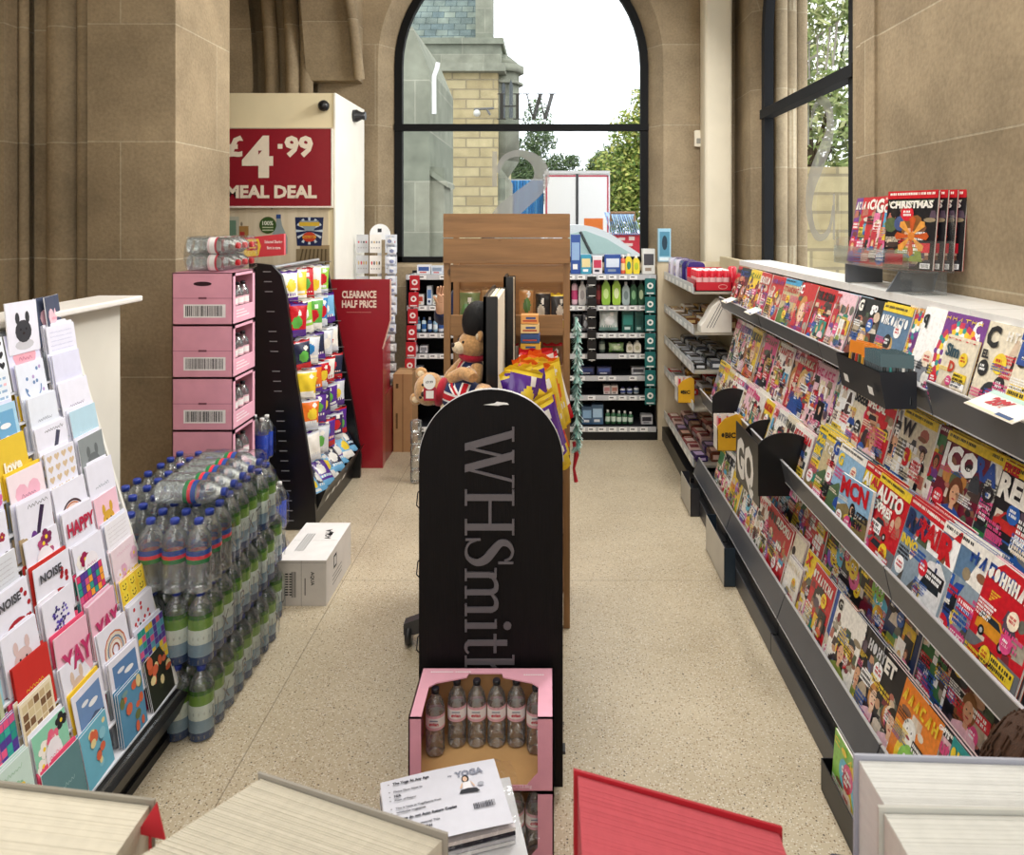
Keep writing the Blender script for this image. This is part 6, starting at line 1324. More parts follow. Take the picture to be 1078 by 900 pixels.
# red price card with yellow flash on top of the stand
t = thing('offer_card', 'red and yellow five pound offer card on top of the sweets stand', 'sign', (0, 0, 0))
a, b = P(257, 0, 4.5), P(299, 0, 4.5); z0, z1 = P(0, 272, 4.5).z, P(0, 246, 4.5).z
mb = MB(); f = FX((0, 4.5, 0)); mb.prism([(a.x, z0), (b.x, z0+.02), (b.x, z1), (a.x, z1-.025)], f, .03, 'd8404c'); mb.poly([(a.x, z0+.01), (a.x+.085, z0+.016), (a.x+.10, (z0+z1)/2), (a.x+.085, z1-.03), (a.x, z1-.035)], f, 'f2cc4a', .001)
mb.text('£5', a.x+.015, z0+.05, .05, f, 'c8202c', .002, bold=.04); mb.text('Selected Sharing', b.x-.115, z0+.09, .018, f, 'fbe4e4', .002, maxw=.105, bold=.03); mb.text('Bags in store', b.x-.10, z0+.055, .018, f, 'fbe4e4', .002, maxw=.08, bold=.03); mb.build('printed_card', M['gloss'], t)

# ------------------------------------------------------------------ crisps on the arched stand
SC_ = [('5a2f92', 'f2d23a', 'f2d23a'), ('5a2f92', 'c8202c', 'f2d23a'), ('f2d23a', 'e8752a', 'f2d23a'), ('c8202c', 'f2d23a', 'e8752a'), ('f4f0e8', '9ad04a', 'c8202c')]
SCN = ['purple and yellow', 'purple and red', 'yellow and orange', 'red and yellow', 'white and green']
for k in range(15):
    i = [0, 1, 0, 0, 2, 3, 1, 0, 3, 2, 3, 4, 3, 4, 4][k]; q = k//5
    x = -.125+.036*(k % 5)+.012*q; y = 2.47+.085*q+.03*(k % 5)
    bag(f"{SCN[i]} crisp packet standing on the arched stand, {ORD[k % 5]} across, {ORD[q]} row back", (x, y, 1.062-.0*q), .12, .255+.012*q-.02*((k % 5) > 3), .05, SC_[i], 500+k, (math.radians(rb.uniform(-6, 6)), math.radians(14-9*(k % 5)+rb.uniform(-4, 4)) if k % 5 < 2 else math.radians(-14+rb.uniform(-3, 3)), math.radians(28+rb.uniform(-12, 12))), 'crisp packets on the arched stand', name='crisp_packet', cat='crisps')
for k in range(3):
    bag(f"{['purple', 'purple and red', 'red'][k]} crisp packet hanging over the right edge of the arched stand, {ORD[k]} back", (.03-.0*k, 2.45+.10*k, .98), .12, .25, .04, [SC_[0], SC_[1], SC_[3]][k], 540+k, (0, math.radians(-18), math.radians(35)), 'crisp packets on the arched stand', name='crisp_packet', cat='crisps')
# framed canvases standing on edge
def canvas(label, x0, x1, y0, y1, z1):
    t = thing('framed_canvas', label, 'frame', (0, 0, 0), 'black frames on the arched stand')
    z0 = 1.057; mb = MB(); mb.prism(rrect(x0, x0+(x1-x0)*.98, z0, z1, .002, 2), FX((0, y0, 0)), .02, '121215'); mb.box(x0, x0+.010, y0, y1, z0, z1, '121215'); mb.build('frame', M['plastic'], t)
    mb = MB()
    rng = random.Random(3); n = 9
    for i in range(n): u = x0+.012+(x1-x0-.014)*i/n; mb.box(u, u+(x1-x0-.014)/n*.75, y0+.021, y1-.01, z0+.004, z1-.012-.006*rng.random(), rng.choice(['e8dcc0', 'd8c8a4', 'f0e6d0']))
    mb.build('page_stack', M['pages'], t)
    mb = MB(); mb.box(x0+.010, x1, y1-.012, y1, z0, z1-.01, '121215'); mb.build('frame_end', M['plastic'], t)
canvas('thick black frame standing on edge, nearer one with cream sheets', -.222, -.172, 2.60, 3.08, 1.535); canvas('slimmer black frame standing on edge behind the thick one', -.182, -.142, 3.10, 3.31, 1.565)
# packet box
t = thing('packet_box', 'small yellow and blue packets stacked behind the crisps', 'packets', (0, 0, 0)); a = P(548, 366, 3.02); b = P(569, 337, 3.02)
for k in range(4): mb = MB(); z = 1.27+.037*k; mb.prism(rc(a.x, b.x-.003*k, z, z+.034), FX((0, 3.02+.012*k, 0)), .06, ['e0a83a', '2a4f86', 'e8c88a', 'e0a05a'][k]); mb.rect(a.x+.008, b.x-.015, z+.008, z+.014, FX((0, 3.02+.012*k, 0)), 'b2402c', .001); mb.rect(a.x+.02, b.x-.02, z+.018, z+.026, FX((0, 3.02+.012*k, 0)), '2a4f86', .001); mb.build('packet', M['gloss'], t)
mb = MB(); mb.box(a.x-.004, b.x+.004, 3.01, 3.12, 1.056, 1.27, '2a4f86'); mb.build('tray', M['card'], t)

# ------------------------------------------------------------------ guardsman bears
def bear(label, loc, rot, hat, s=1.0):
    t = thing('teddy_bear', label, 'teddy bear', loc, 'teddy bears in flag shirts'); t.rotation_euler = rot; t.scale = (s, s, s)
    T1, T2 = 'c89a66', 'e8d2ae'
    mb = MB(); mb.sphere((0, 0, .085), (.062, .055, .09), '24305a', 18, 12)
    mb.build('shirt', M['fabric'], t)
    # flag: white diagonals and red cross raised over the chest, following its curve
    fl = MB()
    def chest(u, v, e): # u across, v up
        yy = 1-(u/.062)**2-((v-.085)/.09)**2; return (u, -.055*math.sqrt(max(.02, yy))-e, v)
    def band(P0, P1, wd, col, e):
        n = 8; d = (P1[0]-P0[0], P1[1]-P0[1]); l = math.hypot(*d); nx_, ny_ = -d[1]/l*wd/2, d[0]/l*wd/2
        A = [(P0[0]+d[0]*i/n, P0[1]+d[1]*i/n) for i in range(n+1)]
        fl.add([chest(a+nx_, b+ny_, e) for a, b in A]+[chest(a-nx_, b-ny_, e) for a, b in A], [(i, n+1+i, n+2+i, i+1) for i in range(n)], col, True)
    band((-.045, .03), (.045, .14), .020, 'f4f2ee', .002); band((.045, .03), (-.045, .14), .020, 'f4f2ee', .0021); band((-.045, .03), (.045, .14), .007, 'c8202c', .0032); band((.045, .03), (-.045, .14), .007, 'c8202c', .0033)
    band((0, .005), (0, .165), .032, 'f4f2ee', .004); band((-.056, .085), (.056, .085), .032, 'f4f2ee', .0041); band((0, .005), (0, .165), .018, 'c8202c', .0052); band((-.056, .085), (.056, .085), .018, 'c8202c', .0053)
    fl.build('flag_print', M['fabric'], t)
    mb = MB(); mb.sphere((0, -.002, .215), (.058, .055, .052), T1, 18, 12); h = mb.build('head', M['fur'], t)
    mb = MB(); mb.sphere((0, -.052, .203), (.028, .030, .022), T2, 12, 8); mb.build('muzzle', M['fur'], h)
    mb = MB(); mb.sphere((0, -.08, .213), (.010, .007, .008), '2a1a14', 10, 6); 
    mb.build('nose', M['plastic'], h)
    for e in (-1, 1):
        m = MB(); m.sphere((e*.022, -.05, .228), .0055, '1a1210', 10, 6); m.build('eye', M['plastic'], h)
        m = MB(); m.sphere((e*.046, 0, .255), (.022, .012, .022), T1, 12, 8); m.sphere((e*.046, -.008, .254), (.013, .006, .013), T2, 10, 6); m.build('ear', M['fur'], h)
        m = MB(); m.tube([(e*.052, 0, .145), (e*.085, -.015, .11), (e*.092, -.04, .075), (e*.088, -.055, .06)], [.024, .023, .024, .018], T1, 10); m.build('arm', M['fur'], t)
        m = MB(); m.tube([(e*.032, 0, .03), (e*.045, -.05, .012), (e*.052, -.095, .008), (e*.054, -.108, .012)], [.032, .032, .03, .022], T1, 12); m.sphere((e*.054, -.113, .012), (.024, .012, .030), T2, 10, 8); m.build('leg', M['fur'], t)
    m = MB(); m.lathe([(.036, .155), (.05, .165), (.05, .178), (.036, .186)], 'b3283a', 16); m.build('collar', M['fabric'], t)
    if hat:
        m = MB(); m.sphere((0, .006, .30), (.058, .056, .075), '0a090b', 18, 12); m.build('bearskin_hat', M['hair'], t)
    return t
bear('teddy bear in flag shirt and tall black guardsman hat', (-.305, 2.90, 1.10), (math.radians(-4), math.radians(4), math.radians(-62)), True, 1.05)
bear('bareheaded teddy bear in flag shirt lying with its head over the panel edge', (-.205, 2.62, 1.165), (0, math.radians(-78), math.radians(-8)), False, 1.0)
t = thing('price_tag', 'round white price tag with red card hanging on the front teddy', 'tag', (0, 0, 0)); a = P(452, 402, 2.545)
f = FX((0, a.y, 0)); mb = MB(); mb.ell(a.x, a.z, .021, .026, f, 'f4f2ee', 0, 20); mb.text('£9.99', a.x, a.z-.004, .008, f, '2a2a2c', .0006, align='c'); mb.build('round_tag', M['paper'], t)
mb = MB(); mb.prism(rrect(a.x-.02, a.x+.022, a.z-.064, a.z-.018, .004, 2), FX((0, a.y+.003, 0)), .002, 'a8283a'); mb.rect(a.x-.012, a.x+.014, a.z-.056, a.z-.03, FX((0, a.y+.003, 0)), 'f0eae4', .0006); mb.build('card_tag', M['paper'], t)

# ------------------------------------------------------------------ stock on the pine unit
f_items = [(480, 503, 305, '7a8a5a', 'green and kraft snack bag'), (505, 521, 303, 'b08d62', 'kraft snack bag'), (545, 561, 303, 'c8925a', 'orange-brown kraft bag'), (563, 580, 306, '2a2a2c', 'black and white patterned packet'), (580, 596, 309, '3a3a3c', 'grey and black packet with yellow base')]
for i, (a, b, yt, c, l) in enumerate(f_items):
    x = (px_(a)+px_(b))/2; z = pz(352)+.016
    bag(f"{l} on the top shelf of the pine unit", (x, UY+.10, z), px_(b)-px_(a), P(0, yt, UY+.1).z-z, .045, [c, 'd8d0c0' if i > 2 else '5f8a4a', 'f2d23a' if i == 4 else 'b08d62'], 700+i, (math.radians(-5), 0, math.radians(rb.uniform(-8, 8))), 'packets on the pine unit')
for r_, (zt, zb) in enumerate(((402, 353), (455, 402))):
    for i in range(5):
        x = px_(486+24*i); z = pz([401, 455][r_])+.016
        bag(f"{['kraft', 'green', 'white', 'dark', 'brown'][i]} packet on the {['second', 'third'][r_]} shelf of the pine unit", (x, UY+.12, z), .09, .13, .045, [['b08d62', '5f8a4a', 'e8e4d8', '2a2a2c', '7a5236'][i], 'e8dcc0', 'c8202c'], 720+i+r_*9, (0, 0, rb.uniform(-.1, .1)), 'packets on the pine unit')
t = thing('tinsel_garland', 'pale teal fringed garland hanging down the right side of the pine unit', 'garland', (px_(600)+.028, UY+.08, 0))
mb = MB(); z0, z1 = .80, 1.36; mb.tube([(0, 0, z1), (.012, 0, 1.2), (.0, .01, 1.0), (.01, 0, z0)], .006, '8fb8b0', 6)
for k in range(420):
    z = rb.uniform(z0-.03, z1); a = rb.uniform(0, 2*PI); l = rb.uniform(.02, .036); p = Vector((.006, 0, z)); q = p+Vector((math.cos(a)*l*.85, math.sin(a)*l, -l*.9)); s_ = Vector((-math.sin(a), math.cos(a), 0))*.0035
    mb.add([p-s_, p+s_, q+s_, q-s_], [(0, 1, 2, 3)], rb.choice(['a9cfc6', '6fa8a0', 'd8e8e4', '8fb8b0', 'bfe0d8']))
mb.build('fringe', M['fabric'], t)
t = thing('red_ribbon', 'short red ribbon hanging below the teal garland', 'ribbon', (px_(600)+.02, UY+.08, 0))
mb = MB(); mb.tube([(0, 0, .80), (.012, 0, .74), (0, 0, .68), (.01, 0, .62)], [.008, .012, .006, .010], 'c8303a', 8); mb.build('ribbon', M['fabric'], t)

# ------------------------------------------------------------------ toiletries
def prod(kind, px, wpx, top, zs, cols, label, Y=6.27, dep=.08, grp='toiletries on the black shelving'):
    a = P(px-wpx/2, 0, Y).x; b = P(px+wpx/2, 0, Y).x; z0 = zs; z1 = P(0, top, Y).z; w = b-a; cx = (a+b)/2; m, c2, c3 = cols; f = FX((0, Y, 0))
    mb = MB()
    if kind == 'box':
        mb.box(a, b, Y, Y+dep, z0, z1, m); mb.rect(a+w*.1, b-w*.1, z0+(z1-z0)*.35, z0+(z1-z0)*.8, f, c2, .001); mb.rect(a+w*.2, b-w*.3, z0+(z1-z0)*.12, z0+(z1-z0)*.25, f, c3, .001)
        o = mb.build('product_box', M['gloss']); cat = 'box'
    elif kind == 'bottle':
        r = w/2*.95; h = z1-z0; mb.lathe([(r*.92, 0), (r, .01), (r, h*.62), (r*.92, h*.74), (r*.5, h*.80)], m, 16, cx, Y+r, z0); o = mb.build('toiletry_bottle', M['plastic']); cat = 'bottle'
        q = MB(); q.lathe([(r*.5, h*.80), (r*.52, h*.97), (r*.4, h)], c3, 14, cx, Y+r, z0); q.build('bottle_cap', M['plastic'], o)
        q = MB(); q.lathe([(r*1.01, h*.2), (r*1.01, h*.55)], c2, 16, cx, Y+r, z0, cap=False); q.build('bottle_label', M['paper'], o)
    elif kind == 'flat':
        r = w/2; h = z1-z0; pr = [(cx-r*.8, z0), (cx+r*.8, z0), (cx+r, z0+h*.12), (cx+r*.95, z0+h*.7), (cx+r*.45, z0+h*.86), (cx-r*.45, z0+h*.86), (cx-r*.95, z0+h*.7), (cx-r, z0+h*.12)]
        mb.prism(pr, f, .05, m, smooth=False); o = mb.build('toiletry_bottle', M['plastic']); cat = 'bottle'
        q = MB(); q.prism(rc(cx-r*.35, cx+r*.35, z0+h*.86, z1), FX((0, Y+.01, 0)), .03, c3); q.build('bottle_cap', M['plastic'], o)
        q = MB(); q.ell(cx, z0+h*.42, r*.6, h*.2, f, c2, .001, 16); q.build('bottle_label', M['paper'], o)
    else:
        o = bag_mesh(w, z1-z0, .05, [m, c2, c3], int(px)+7).build('toiletry_bag', M['foil'], None, (cx, Y+.03, z0)); cat = 'packet'
    tag(o, label, cat, grp)
    return o
SH = ['top', 'second', 'third', 'fourth', 'fifth', 'sixth', 'bottom']
PR = [
 (0, [('box', 606, 10, 247, ('2a4f9a', '8fb0d8', 'f4f4f4'), 'tall blue stacked box'), ('box', 617, 11, 268, ('3a9ab8', 'e8d8a0', 'f4f4f4'), 'teal carton'), ('box', 629, 10, 270, ('e8e0e4', 'c83a5a', '2a2a40'), 'white and crimson pack'), ('box', 645, 17, 268, ('2a4f9a', 'd8e4f4', '8a9ab0'), 'wide blue box'), ('bottle', 656, 6, 268, ('e86a4a', 'f4d8a0', 'f4f4f4'), 'orange bottle'), ('flat', 662, 7, 267, ('f0d83a', '3a8a6a', 'e8e8e8'), 'yellow bottle'), ('flat', 670, 7, 269, ('f0d83a', 'b8c83a', 'e8e8e8'), 'yellow-green bottle'), ('box', 683, 13, 262, ('e4e4e0', '4a4a50', '9a8a7a'), 'white and grey carton')]),
 (1, [('bottle', 605, 7, 293, ('f0c8d4', 'c84a7a', '2a2a30'), 'pink spotted can'), ('flat', 613, 8, 296, ('d8d4d0', 'b0a8a8', 'c8c8c8'), 'pale grey bottle'), ('bottle', 621, 8, 292, ('e8e8ea', '8a8f98', '4a4a50'), 'white pump bottle'), ('bottle', 630, 6, 293, ('5a1f22', '8a3a3a', '2a1a1a'), 'dark red bottle'), ('flat', 638, 9, 293, ('9ac84a', 'd8f0a0', 'c8e08a'), 'lime shampoo bottle'), ('flat', 649, 9, 292, ('a8d04a', 'e8f4c0', 'c8e08a'), 'bright green shampoo bottle'), ('flat', 659, 8, 297, ('a8b8b8', '7a8a8a', 'd8d8d8'), 'clear grey bottle'), ('flat', 667, 7, 296, ('2a5a3a', '8ab88a', '1a2a20'), 'dark green bottle'), ('flat', 675, 7, 295, ('1f4a2f', 'b8c8a0', '1a2a20'), 'deep green bottle')]),
 (2, [('bag', 608, 10, 331, ('3a3a40', 'a8a8ac', 'd8d8d8'), 'grey pouch'), ('bag', 617, 8, 329, ('55555a', 'c8c8cc', '8a8a8e'), 'charcoal pouch'), ('bag', 641, 20, 326, ('d4dcd8', 'f4f4f4', '8ab0a8'), 'white mesh bag'), ('box', 661, 12, 327, ('1f5a52', '3a8a80', 'd8e8e4'), 'deep teal box'), ('box', 673, 9, 328, ('2a5a54', '1f4a44', 'a8c8c0'), 'green-black box')]),
 (3, [('bottle', 634, 7, 355, ('4a5a50', 'a8b0a0', '2a2a2a'), 'olive bottle'), ('bag', 649, 16, 361, ('a8c88a', 'd8e8b8', '6a9a4a'), 'pale green wipes pouch'), ('flat', 663, 7, 360, ('e8e0d0', 'b8b090', 'a8a890'), 'cream lotion bottle'), ('flat', 671, 8, 359, ('f0ead8', 'c8c0a0', 'd8d8d0'), 'ivory lotion bottle')]),
 (4, [('box', 618, 15, 386, ('1a2048', '3a4a88', 'd8d8e4'), 'low navy box'), ('box', 636, 15, 386, ('20264a', '4a5a98', 'd8d8e4'), 'low dark blue box'), ('box', 672, 14, 387, ('b8b8bc', '4a4a50', 'e8e8e8'), 'low silver box')]),
 (5, [('box', 639, 7, 406, ('e8dcd8', 'c88a8a', '8a5a5a'), 'small rose box'), ('box', 647, 7, 406, ('f0e4dc', 'b87a6a', '6a4a4a'), 'small cream box'), ('bottle', 656, 6, 408, ('e8e8ee', '3a4a8a', '2a2a60'), 'white and navy jar'), ('bottle', 663, 6, 408, ('e0e4ee', '4a5a9a', '2a2a60'), 'pale blue jar'), ('bottle', 670, 6, 407, ('e8eaea', '6a7a8a', '3a3a5a'), 'grey jar')]),
 (6, [('box', 618, 11, 428, ('3a5a7a', '8ab0d0', 'e4e8ec'), 'slate blue box'), ('box', 629, 12, 426, ('4a6a8a', 'a8c8e0', 'e4e8ec'), 'denim blue box'), ('bottle', 640, 5.5, 432, ('3a6a4a', 'd8e8d8', 'f4f4f0'), 'green and white tube'), ('bottle', 646, 5.5, 432, ('3a6a4a', 'd8e8d8', 'f4f4f0'), 'green tube'), ('bottle', 652, 5.5, 433, ('3a6a4a', 'd8e8d8', 'f4f4f0'), 'forest green tube'), ('bottle', 658, 5.5, 433, ('3a6a4a', 'd8e8d8', 'f4f4f0'), 'leaf green tube'), ('bottle', 664, 5.5, 434, ('3a6a4a', 'd8e8d8', 'f4f4f0'), 'white-capped green tube'), ('box', 681, 12, 437, ('d8d8dc', '3a3a44', '8a8a90'), 'small grey and white box')]),
]
for r_, items in PR:
    for k, (kd, px, wp, top, cols, l) in enumerate(items): prod(kd, px, wp, top, XS[r_], cols, f"{l} on the {SH[r_]} shelf right of the pine unit, {ORD[k]} along")
PL = [(0, [('box', 446, 14, 279, ('e8e8ec', '3a5a9a', 'c83a3a'), 'flat white and blue packet'), ('box', 460, 12, 280, ('d8e0ea', '8a9ab0', 'c83a3a'), 'flat silver packet')]),
      (1, [('box', 441, 10, 310, ('e8e4e0', 'c84a3a', 'e8a03a'), 'white and red box'), ('box', 452, 5, 301, ('e4ecf4', '5a8ac8', '2a3a6a'), 'slim upright blue box'), ('box', 460, 9, 311, ('f0f0ec', 'b8c8a8', '6a6a60'), 'low white box')]),
      (2, [('bottle', 440, 5, 334, ('3a6a8a', 'd8e4ec', 'c8d8e0'), 'teal bottle'), ('bottle', 446, 5, 334, ('c8dce8', '2a5a9a', '2a4a7a'), 'pale bottle'), ('bottle', 452, 5, 334, ('2a4a7a', 'd8e4f0', 'e8e8e8'), 'navy bottle'), ('bottle', 458, 5, 335, ('8ab0c8', 'e8f0f4', '2a4a7a'), 'sky bottle'), ('bottle', 464, 6, 331, ('e4e8f0', '3a5a9a', 'c8303a'), 'tall white bottle')]),
      (3, [('bottle', 437, 6, 361, ('e8c8d0', 'f4e8ec', 'c84a6a'), 'pink tub'), ('box', 446, 8, 364, ('d8d8dc', '8a8a90', '3a3a40'), 'silver box')]),
      (4, [('box', 440, 10, 386, ('c8c8d0', '5a5a6a', '3a3a40'), 'low grey box')]), (5, [('box', 441, 9, 408, ('9a9aa4', 'e0e0e4', '3a3a40'), 'ash grey box')])]
for r_, items in PL:
    for k, (kd, px, wp, top, cols, l) in enumerate(items): prod(kd, px, wp, top, XS[r_], cols, f"{l} on the {SH[r_]} shelf left of the pine unit, {ORD[k]} along")
# clip strips
def clip_strip(label, px, y0, y1, Y, n, bodyc, dot, w=.08, tilt=0.0):
    t = thing('clip_strip', label, 'clip strip', (0, 0, 0)); a = P(px, y0, Y); b = P(px-tilt, y1, Y); mb = MB(); mb.box(a.x-.006, a.x+.006, Y+.012, Y+.016, b.z, a.z+.02, 'd8d8da'); mb.build('strip', M['plastic'], t)
    for k in range(n):
        z1 = a.z+(b.z-a.z)*k/n; z0 = a.z+(b.z-a.z)*(k+.9)/n; x = a.x+(b.x-a.x)*(k+.5)/n; m = MB(); f = FX((0, Y-.004*(k % 2), 0))
        m.prism(rrect(x-w/2, x+w/2, z0, z1, .006, 2), f, .01, bodyc); r_ = min(w*.3, (z1-z0)*.32); m.ell(x, z0+(z1-z0)*.55, r_, r_, f, dot, .001, 16)
        m.rect(x-w*.35, x+w*.35, z0+(z1-z0)*.06, z0+(z1-z0)*.14, f, 'e8e8e4', .001); m.ell(x, z0+(z1-z0)*.55, r_*.45, r_*.45, f, bodyc, .002, 12); m.build('hanging_pack', M['gloss'], t)
clip_strip('strip of red carded packs hanging left of the shelving', 437, 290, 395, 6.15, 6, 'b8242e', 'f4e8e4', tilt=6)
clip_strip('strip of teal carded packs with white discs on the shelving', 684.5, 293, 428, 6.14, 7, '1f6a68', 'f0f0ea', w=.085)
clip_strip('strip of black packs with white tops hanging before the shampoo', 623, 291, 381, 6.172, 8, '17171a', '17171a', w=.075)
t = thing('blue_box', 'tall aqua gift box standing at the end of the top shelf', 'box', (0, 0, 0)); a, b = P(692, 275, 6.25), P(705, 240, 6.25); mb = MB(); mb.box(a.x, b.x, 6.19, 6.25, 1.456, 1.456+.27, '9cc8dc')
f = FX((0, 6.19, 0)); mb.rect(a.x+.01, b.x-.01, 1.50, 1.70, f, '4f8aa4', .001); mb.ell((a.x+b.x)/2, 1.61, .022, .06, f, '1f3a4a', .002, 12); mb.rect(a.x+.01, b.x-.01, 1.465, 1.49, f, 'e0eef4', .001); mb.build('printed_box', M['gloss'], t)

# ------------------------------------------------------------------ sweets on the flat shelves
def bar_pack(label, x, y, z, w, d, h, c1, c2, grp, rz=0, kind='box'):
    mb = MB(); pr = rrect(-w/2, w/2, 0, h, min(h, w)*.25, 3); mb.prism(pr, FX((0, -d/2, 0)), d, c1, smooth=True)
    mb.rect(-w*.35, w*.35, -d*.3, d*.3, FT((0, 0, h)), c2, .0008); mb.rect(-w*.3, w*.3, h*.25, h*.7, FX((0, -d/2, 0)), c2, .0008)
    f = (Vector((-w/2, 0, 0)), Vector((0, -1, 0)), Vector((0, 0, 1))); mb.rect(-d*.35, d*.35, h*.25, h*.7, f, c2, .0008)
    o = mb.build('sweet_packet', M['foil'], None, (x, y, z), (0, 0, rz)); tag(o, label, 'sweets', grp); return o
rf = random.Random(12)
SWC = [None, [('7a4a2a', 'e8c88a', 'brown'), ('f0ece4', 'c88a3a', 'white'), ('c8a060', '5a3a20', 'tan'), ('2a2a2e', 'd8d8dc', 'black')], [('1c1c20', 'c8ccd4', 'black'), ('4a4e58', 'e4e8ee', 'graphite'), ('c8ccd4', '2a2a30', 'silver')],
       [('b8343a', 'e8d8d8', 'red'), ('c8c8cc', '6a6a70', 'silver'), ('c8943a', '7a4a1a', 'gold'), ('7a4a2a', 'f0e0c0', 'brown')], [('a85a5a', 'f0dcd8', 'dusty red'), ('e8c8c0', '8a3a4a', 'pink'), ('3a2a5a', 'c8b0d8', 'violet'), ('6a3a2a', 'e8c0b0', 'chocolate brown')]]
SN = ['top', 'second', 'third', 'fourth', 'lowest']
for r_ in range(1, 5):
    z = FLAT[r_]-.039
    for c_ in range(3):
        for k in range(7):
            c1, c2, nm = SWC[r_][(k+c_) % len(SWC[r_])]; y = 6.08-.165*k
            if r_ in (1, 3) and c_ == 0 and k >= 5: continue
            bar_pack(f"{nm} sweet packet on the {SN[r_]} flat shelf, {ORD[c_]} column in, {ORD[k]} from window", 1.01+.105*c_, y, z, .085, .13, (.04+.02*c_)*rf.uniform(.8, 1.2), c1, c2, 'sweet packets on the flat shelves', rf.uniform(-.12, .12))
for k in range(6):
    y = 6.08-.13*k; c = ['e8e4f0', '3a2a7a', 'e8e4f0', '3a2a7a', '2f2468', '3a2a7a'][k]
    bar_pack(f"{['white', 'violet'][k % 2]} chewing gum box at the back of the top flat shelf, {ORD[k]} from window", 1.03+.02*(k % 2), y, FLAT[0]-.039, .12, .11, .17, c, '8a80c0', 'gum boxes on the top flat shelf')
t = thing('red_sweets_tray', 'open red display tray of red tubes on the top flat shelf', 'display tray', (0, 0, 0)); y0, y1, z = 4.98, 5.28, FLAT[0]-.038; X0, X1 = .965, 1.205
mb = MB(); mb.box(X0, X1, y0, y1, z, z+.006, 'b01828'); mb.box(X0, X1, y0, y0+.005, z, z+.06, 'c41c2e'); mb.box(X0, X0+.005, y0, y1, z, z+.075, 'c41c2e'); mb.box(X1-.005, X1, y0, y1, z, z+.09, 'c41c2e'); mb.box(X0, X1, y1-.005, y1, z, z+.14, 'c41c2e')
f = FX((0, y0, 0)); mb.ell(X1-.06, z+.03, .03, .016, f, 'e8b0a8', .001, 16); mb.ell(X1-.06, z+.03, .026, .012, f, 'c41c2e', .0016, 16); mb.build('tray', M['gloss'], t)
for i in range(5):
    for j in range(3):
        m = MB(); m.lathe([(.018, 0), (.020, .004), (.020, .125), (.016, .132)], 'd02438', 14, 0, 0, 0, cols=['b01828', 'd02438', 'f4d0d0']); m.lathe([(.0203, .04), (.0203, .08)], 'f0c8c8', 14, cap=False)
        o = m.build('sweet_tube', M['foil'], None, (X0+.030+.045*i, y0+.04+.08*j, z+.008)); tag(o, f"red sweet tube in the red tray, {ORD[i]} along, {ORD[j]} row back", 'sweets', 'red sweet tubes')
o = MB().lathe([(.026, 0), (.03, .01), (.03, .14), (.02, .15)], 'd02438', 16, 0, 0, 0).build('sweet_tube', M['foil'], None, (X1-.02+.045, y0+.1, z+.008)); tag(o, 'larger red tube standing beside the red tray', 'sweets', None)
# white scoop-shaped literature holder on the second shelf
t = thing('leaflet_holder', 'white curved cardboard holder at the near end of the second flat shelf', 'holder', (0, 0, 0)); z = FLAT[1]-.038
prof = [(1.0, z), (1.20, z), (1.20, z+.20), (1.17, z+.215), (1.12, z+.21), (1.07, z+.16), (1.03, z+.08), (1.0, z+.04)]
mb = MB(); mb.prism(prof, FX((0, 4.965, 0)), .12, 'f0ece2'); f = FX((0, 4.965, 0))
for k in range(3): mb.poly([(1.035+.02*k, z+.03), (1.039+.02*k, z+.03), (1.125+.012*k, z+.19-.01*k), (1.121+.012*k, z+.19-.01*k)], f, '3a3a40', .001)
mb.build('holder_body', M['card'], t)
# yellow lighter boxes
def lighter_box(label, px, py, Y, s):
    p = P(px, py, Y); t = thing('lighter_box', label, 'display box', (p.x, p.y, p.z)); w, d, h = s
    mb = MB(); mb.prism([(0, 0), (w, 0), (w, h*.92), (w*.75, h), (w*.3, h*.88), (0, h*.66)], FX((0, -d/2, 0)), .003, 'e2ac2a'); mb.box(0, .003, -d/2, d/2, 0, h*.62, 'e8e4dc'); mb.box(w-.003, w, -d/2, d/2, 0, h*.9, 'e2ac2a'); mb.box(0, w, d/2-.003, d/2, 0, h*.9, 'f0ece2'); mb.box(0, w, -d/2, d/2, 0, .003, 'e2ac2a')
    f = FX((0, -d/2, 0)); mb.text('BIC', w*.5, h*.36, h*.14, f, '2a2620', .001, align='c', bold=.05); mb.ell(w*.22, h*.43, w*.06, h*.06, f, '2a2620', .001, 10); mb.build('cardboard_box', M['gloss'], t)
    for k in range(6):
        c = ['c8303a', 'f0ece4', 'd84a4a', 'e8a0a8', 'c8303a', 'f0ece4'][k]; m = MB(); m.prism(rrect(-.006, .006, 0, .07, .003, 2), FX((0, 0, 0)), .012, c); m.box(-.005, .005, .001, .011, .07, .08, 'c8ccd0')
        o = m.build('lighter', M['plastic'], None, (p.x+.018+(w-.036)*(k % 3)/2, p.y-d*.2+.035*(k//3)-.01, p.z+h*.50)); tag(o, f"{['red', 'white', 'orange-red', 'pink', 'deep red', 'ivory'][k]} lighter in the {label.split(' lighter')[0]} box", 'lighter', 'pocket lighters')
        m = MB(); m.box(-.006, .006, 0, .012, -h*.5+.004, 0, 'd8a040'); m.build('lighter_base', M['plastic'], o)
lighter_box('nearer yellow lighter carton beside the round divider', 753, 472, 3.95, (.135, .09, .19))
lighter_box('farther yellow lighter carton on the fourth flat shelf', 712, 422, 5.08, (.11, .12, .17))

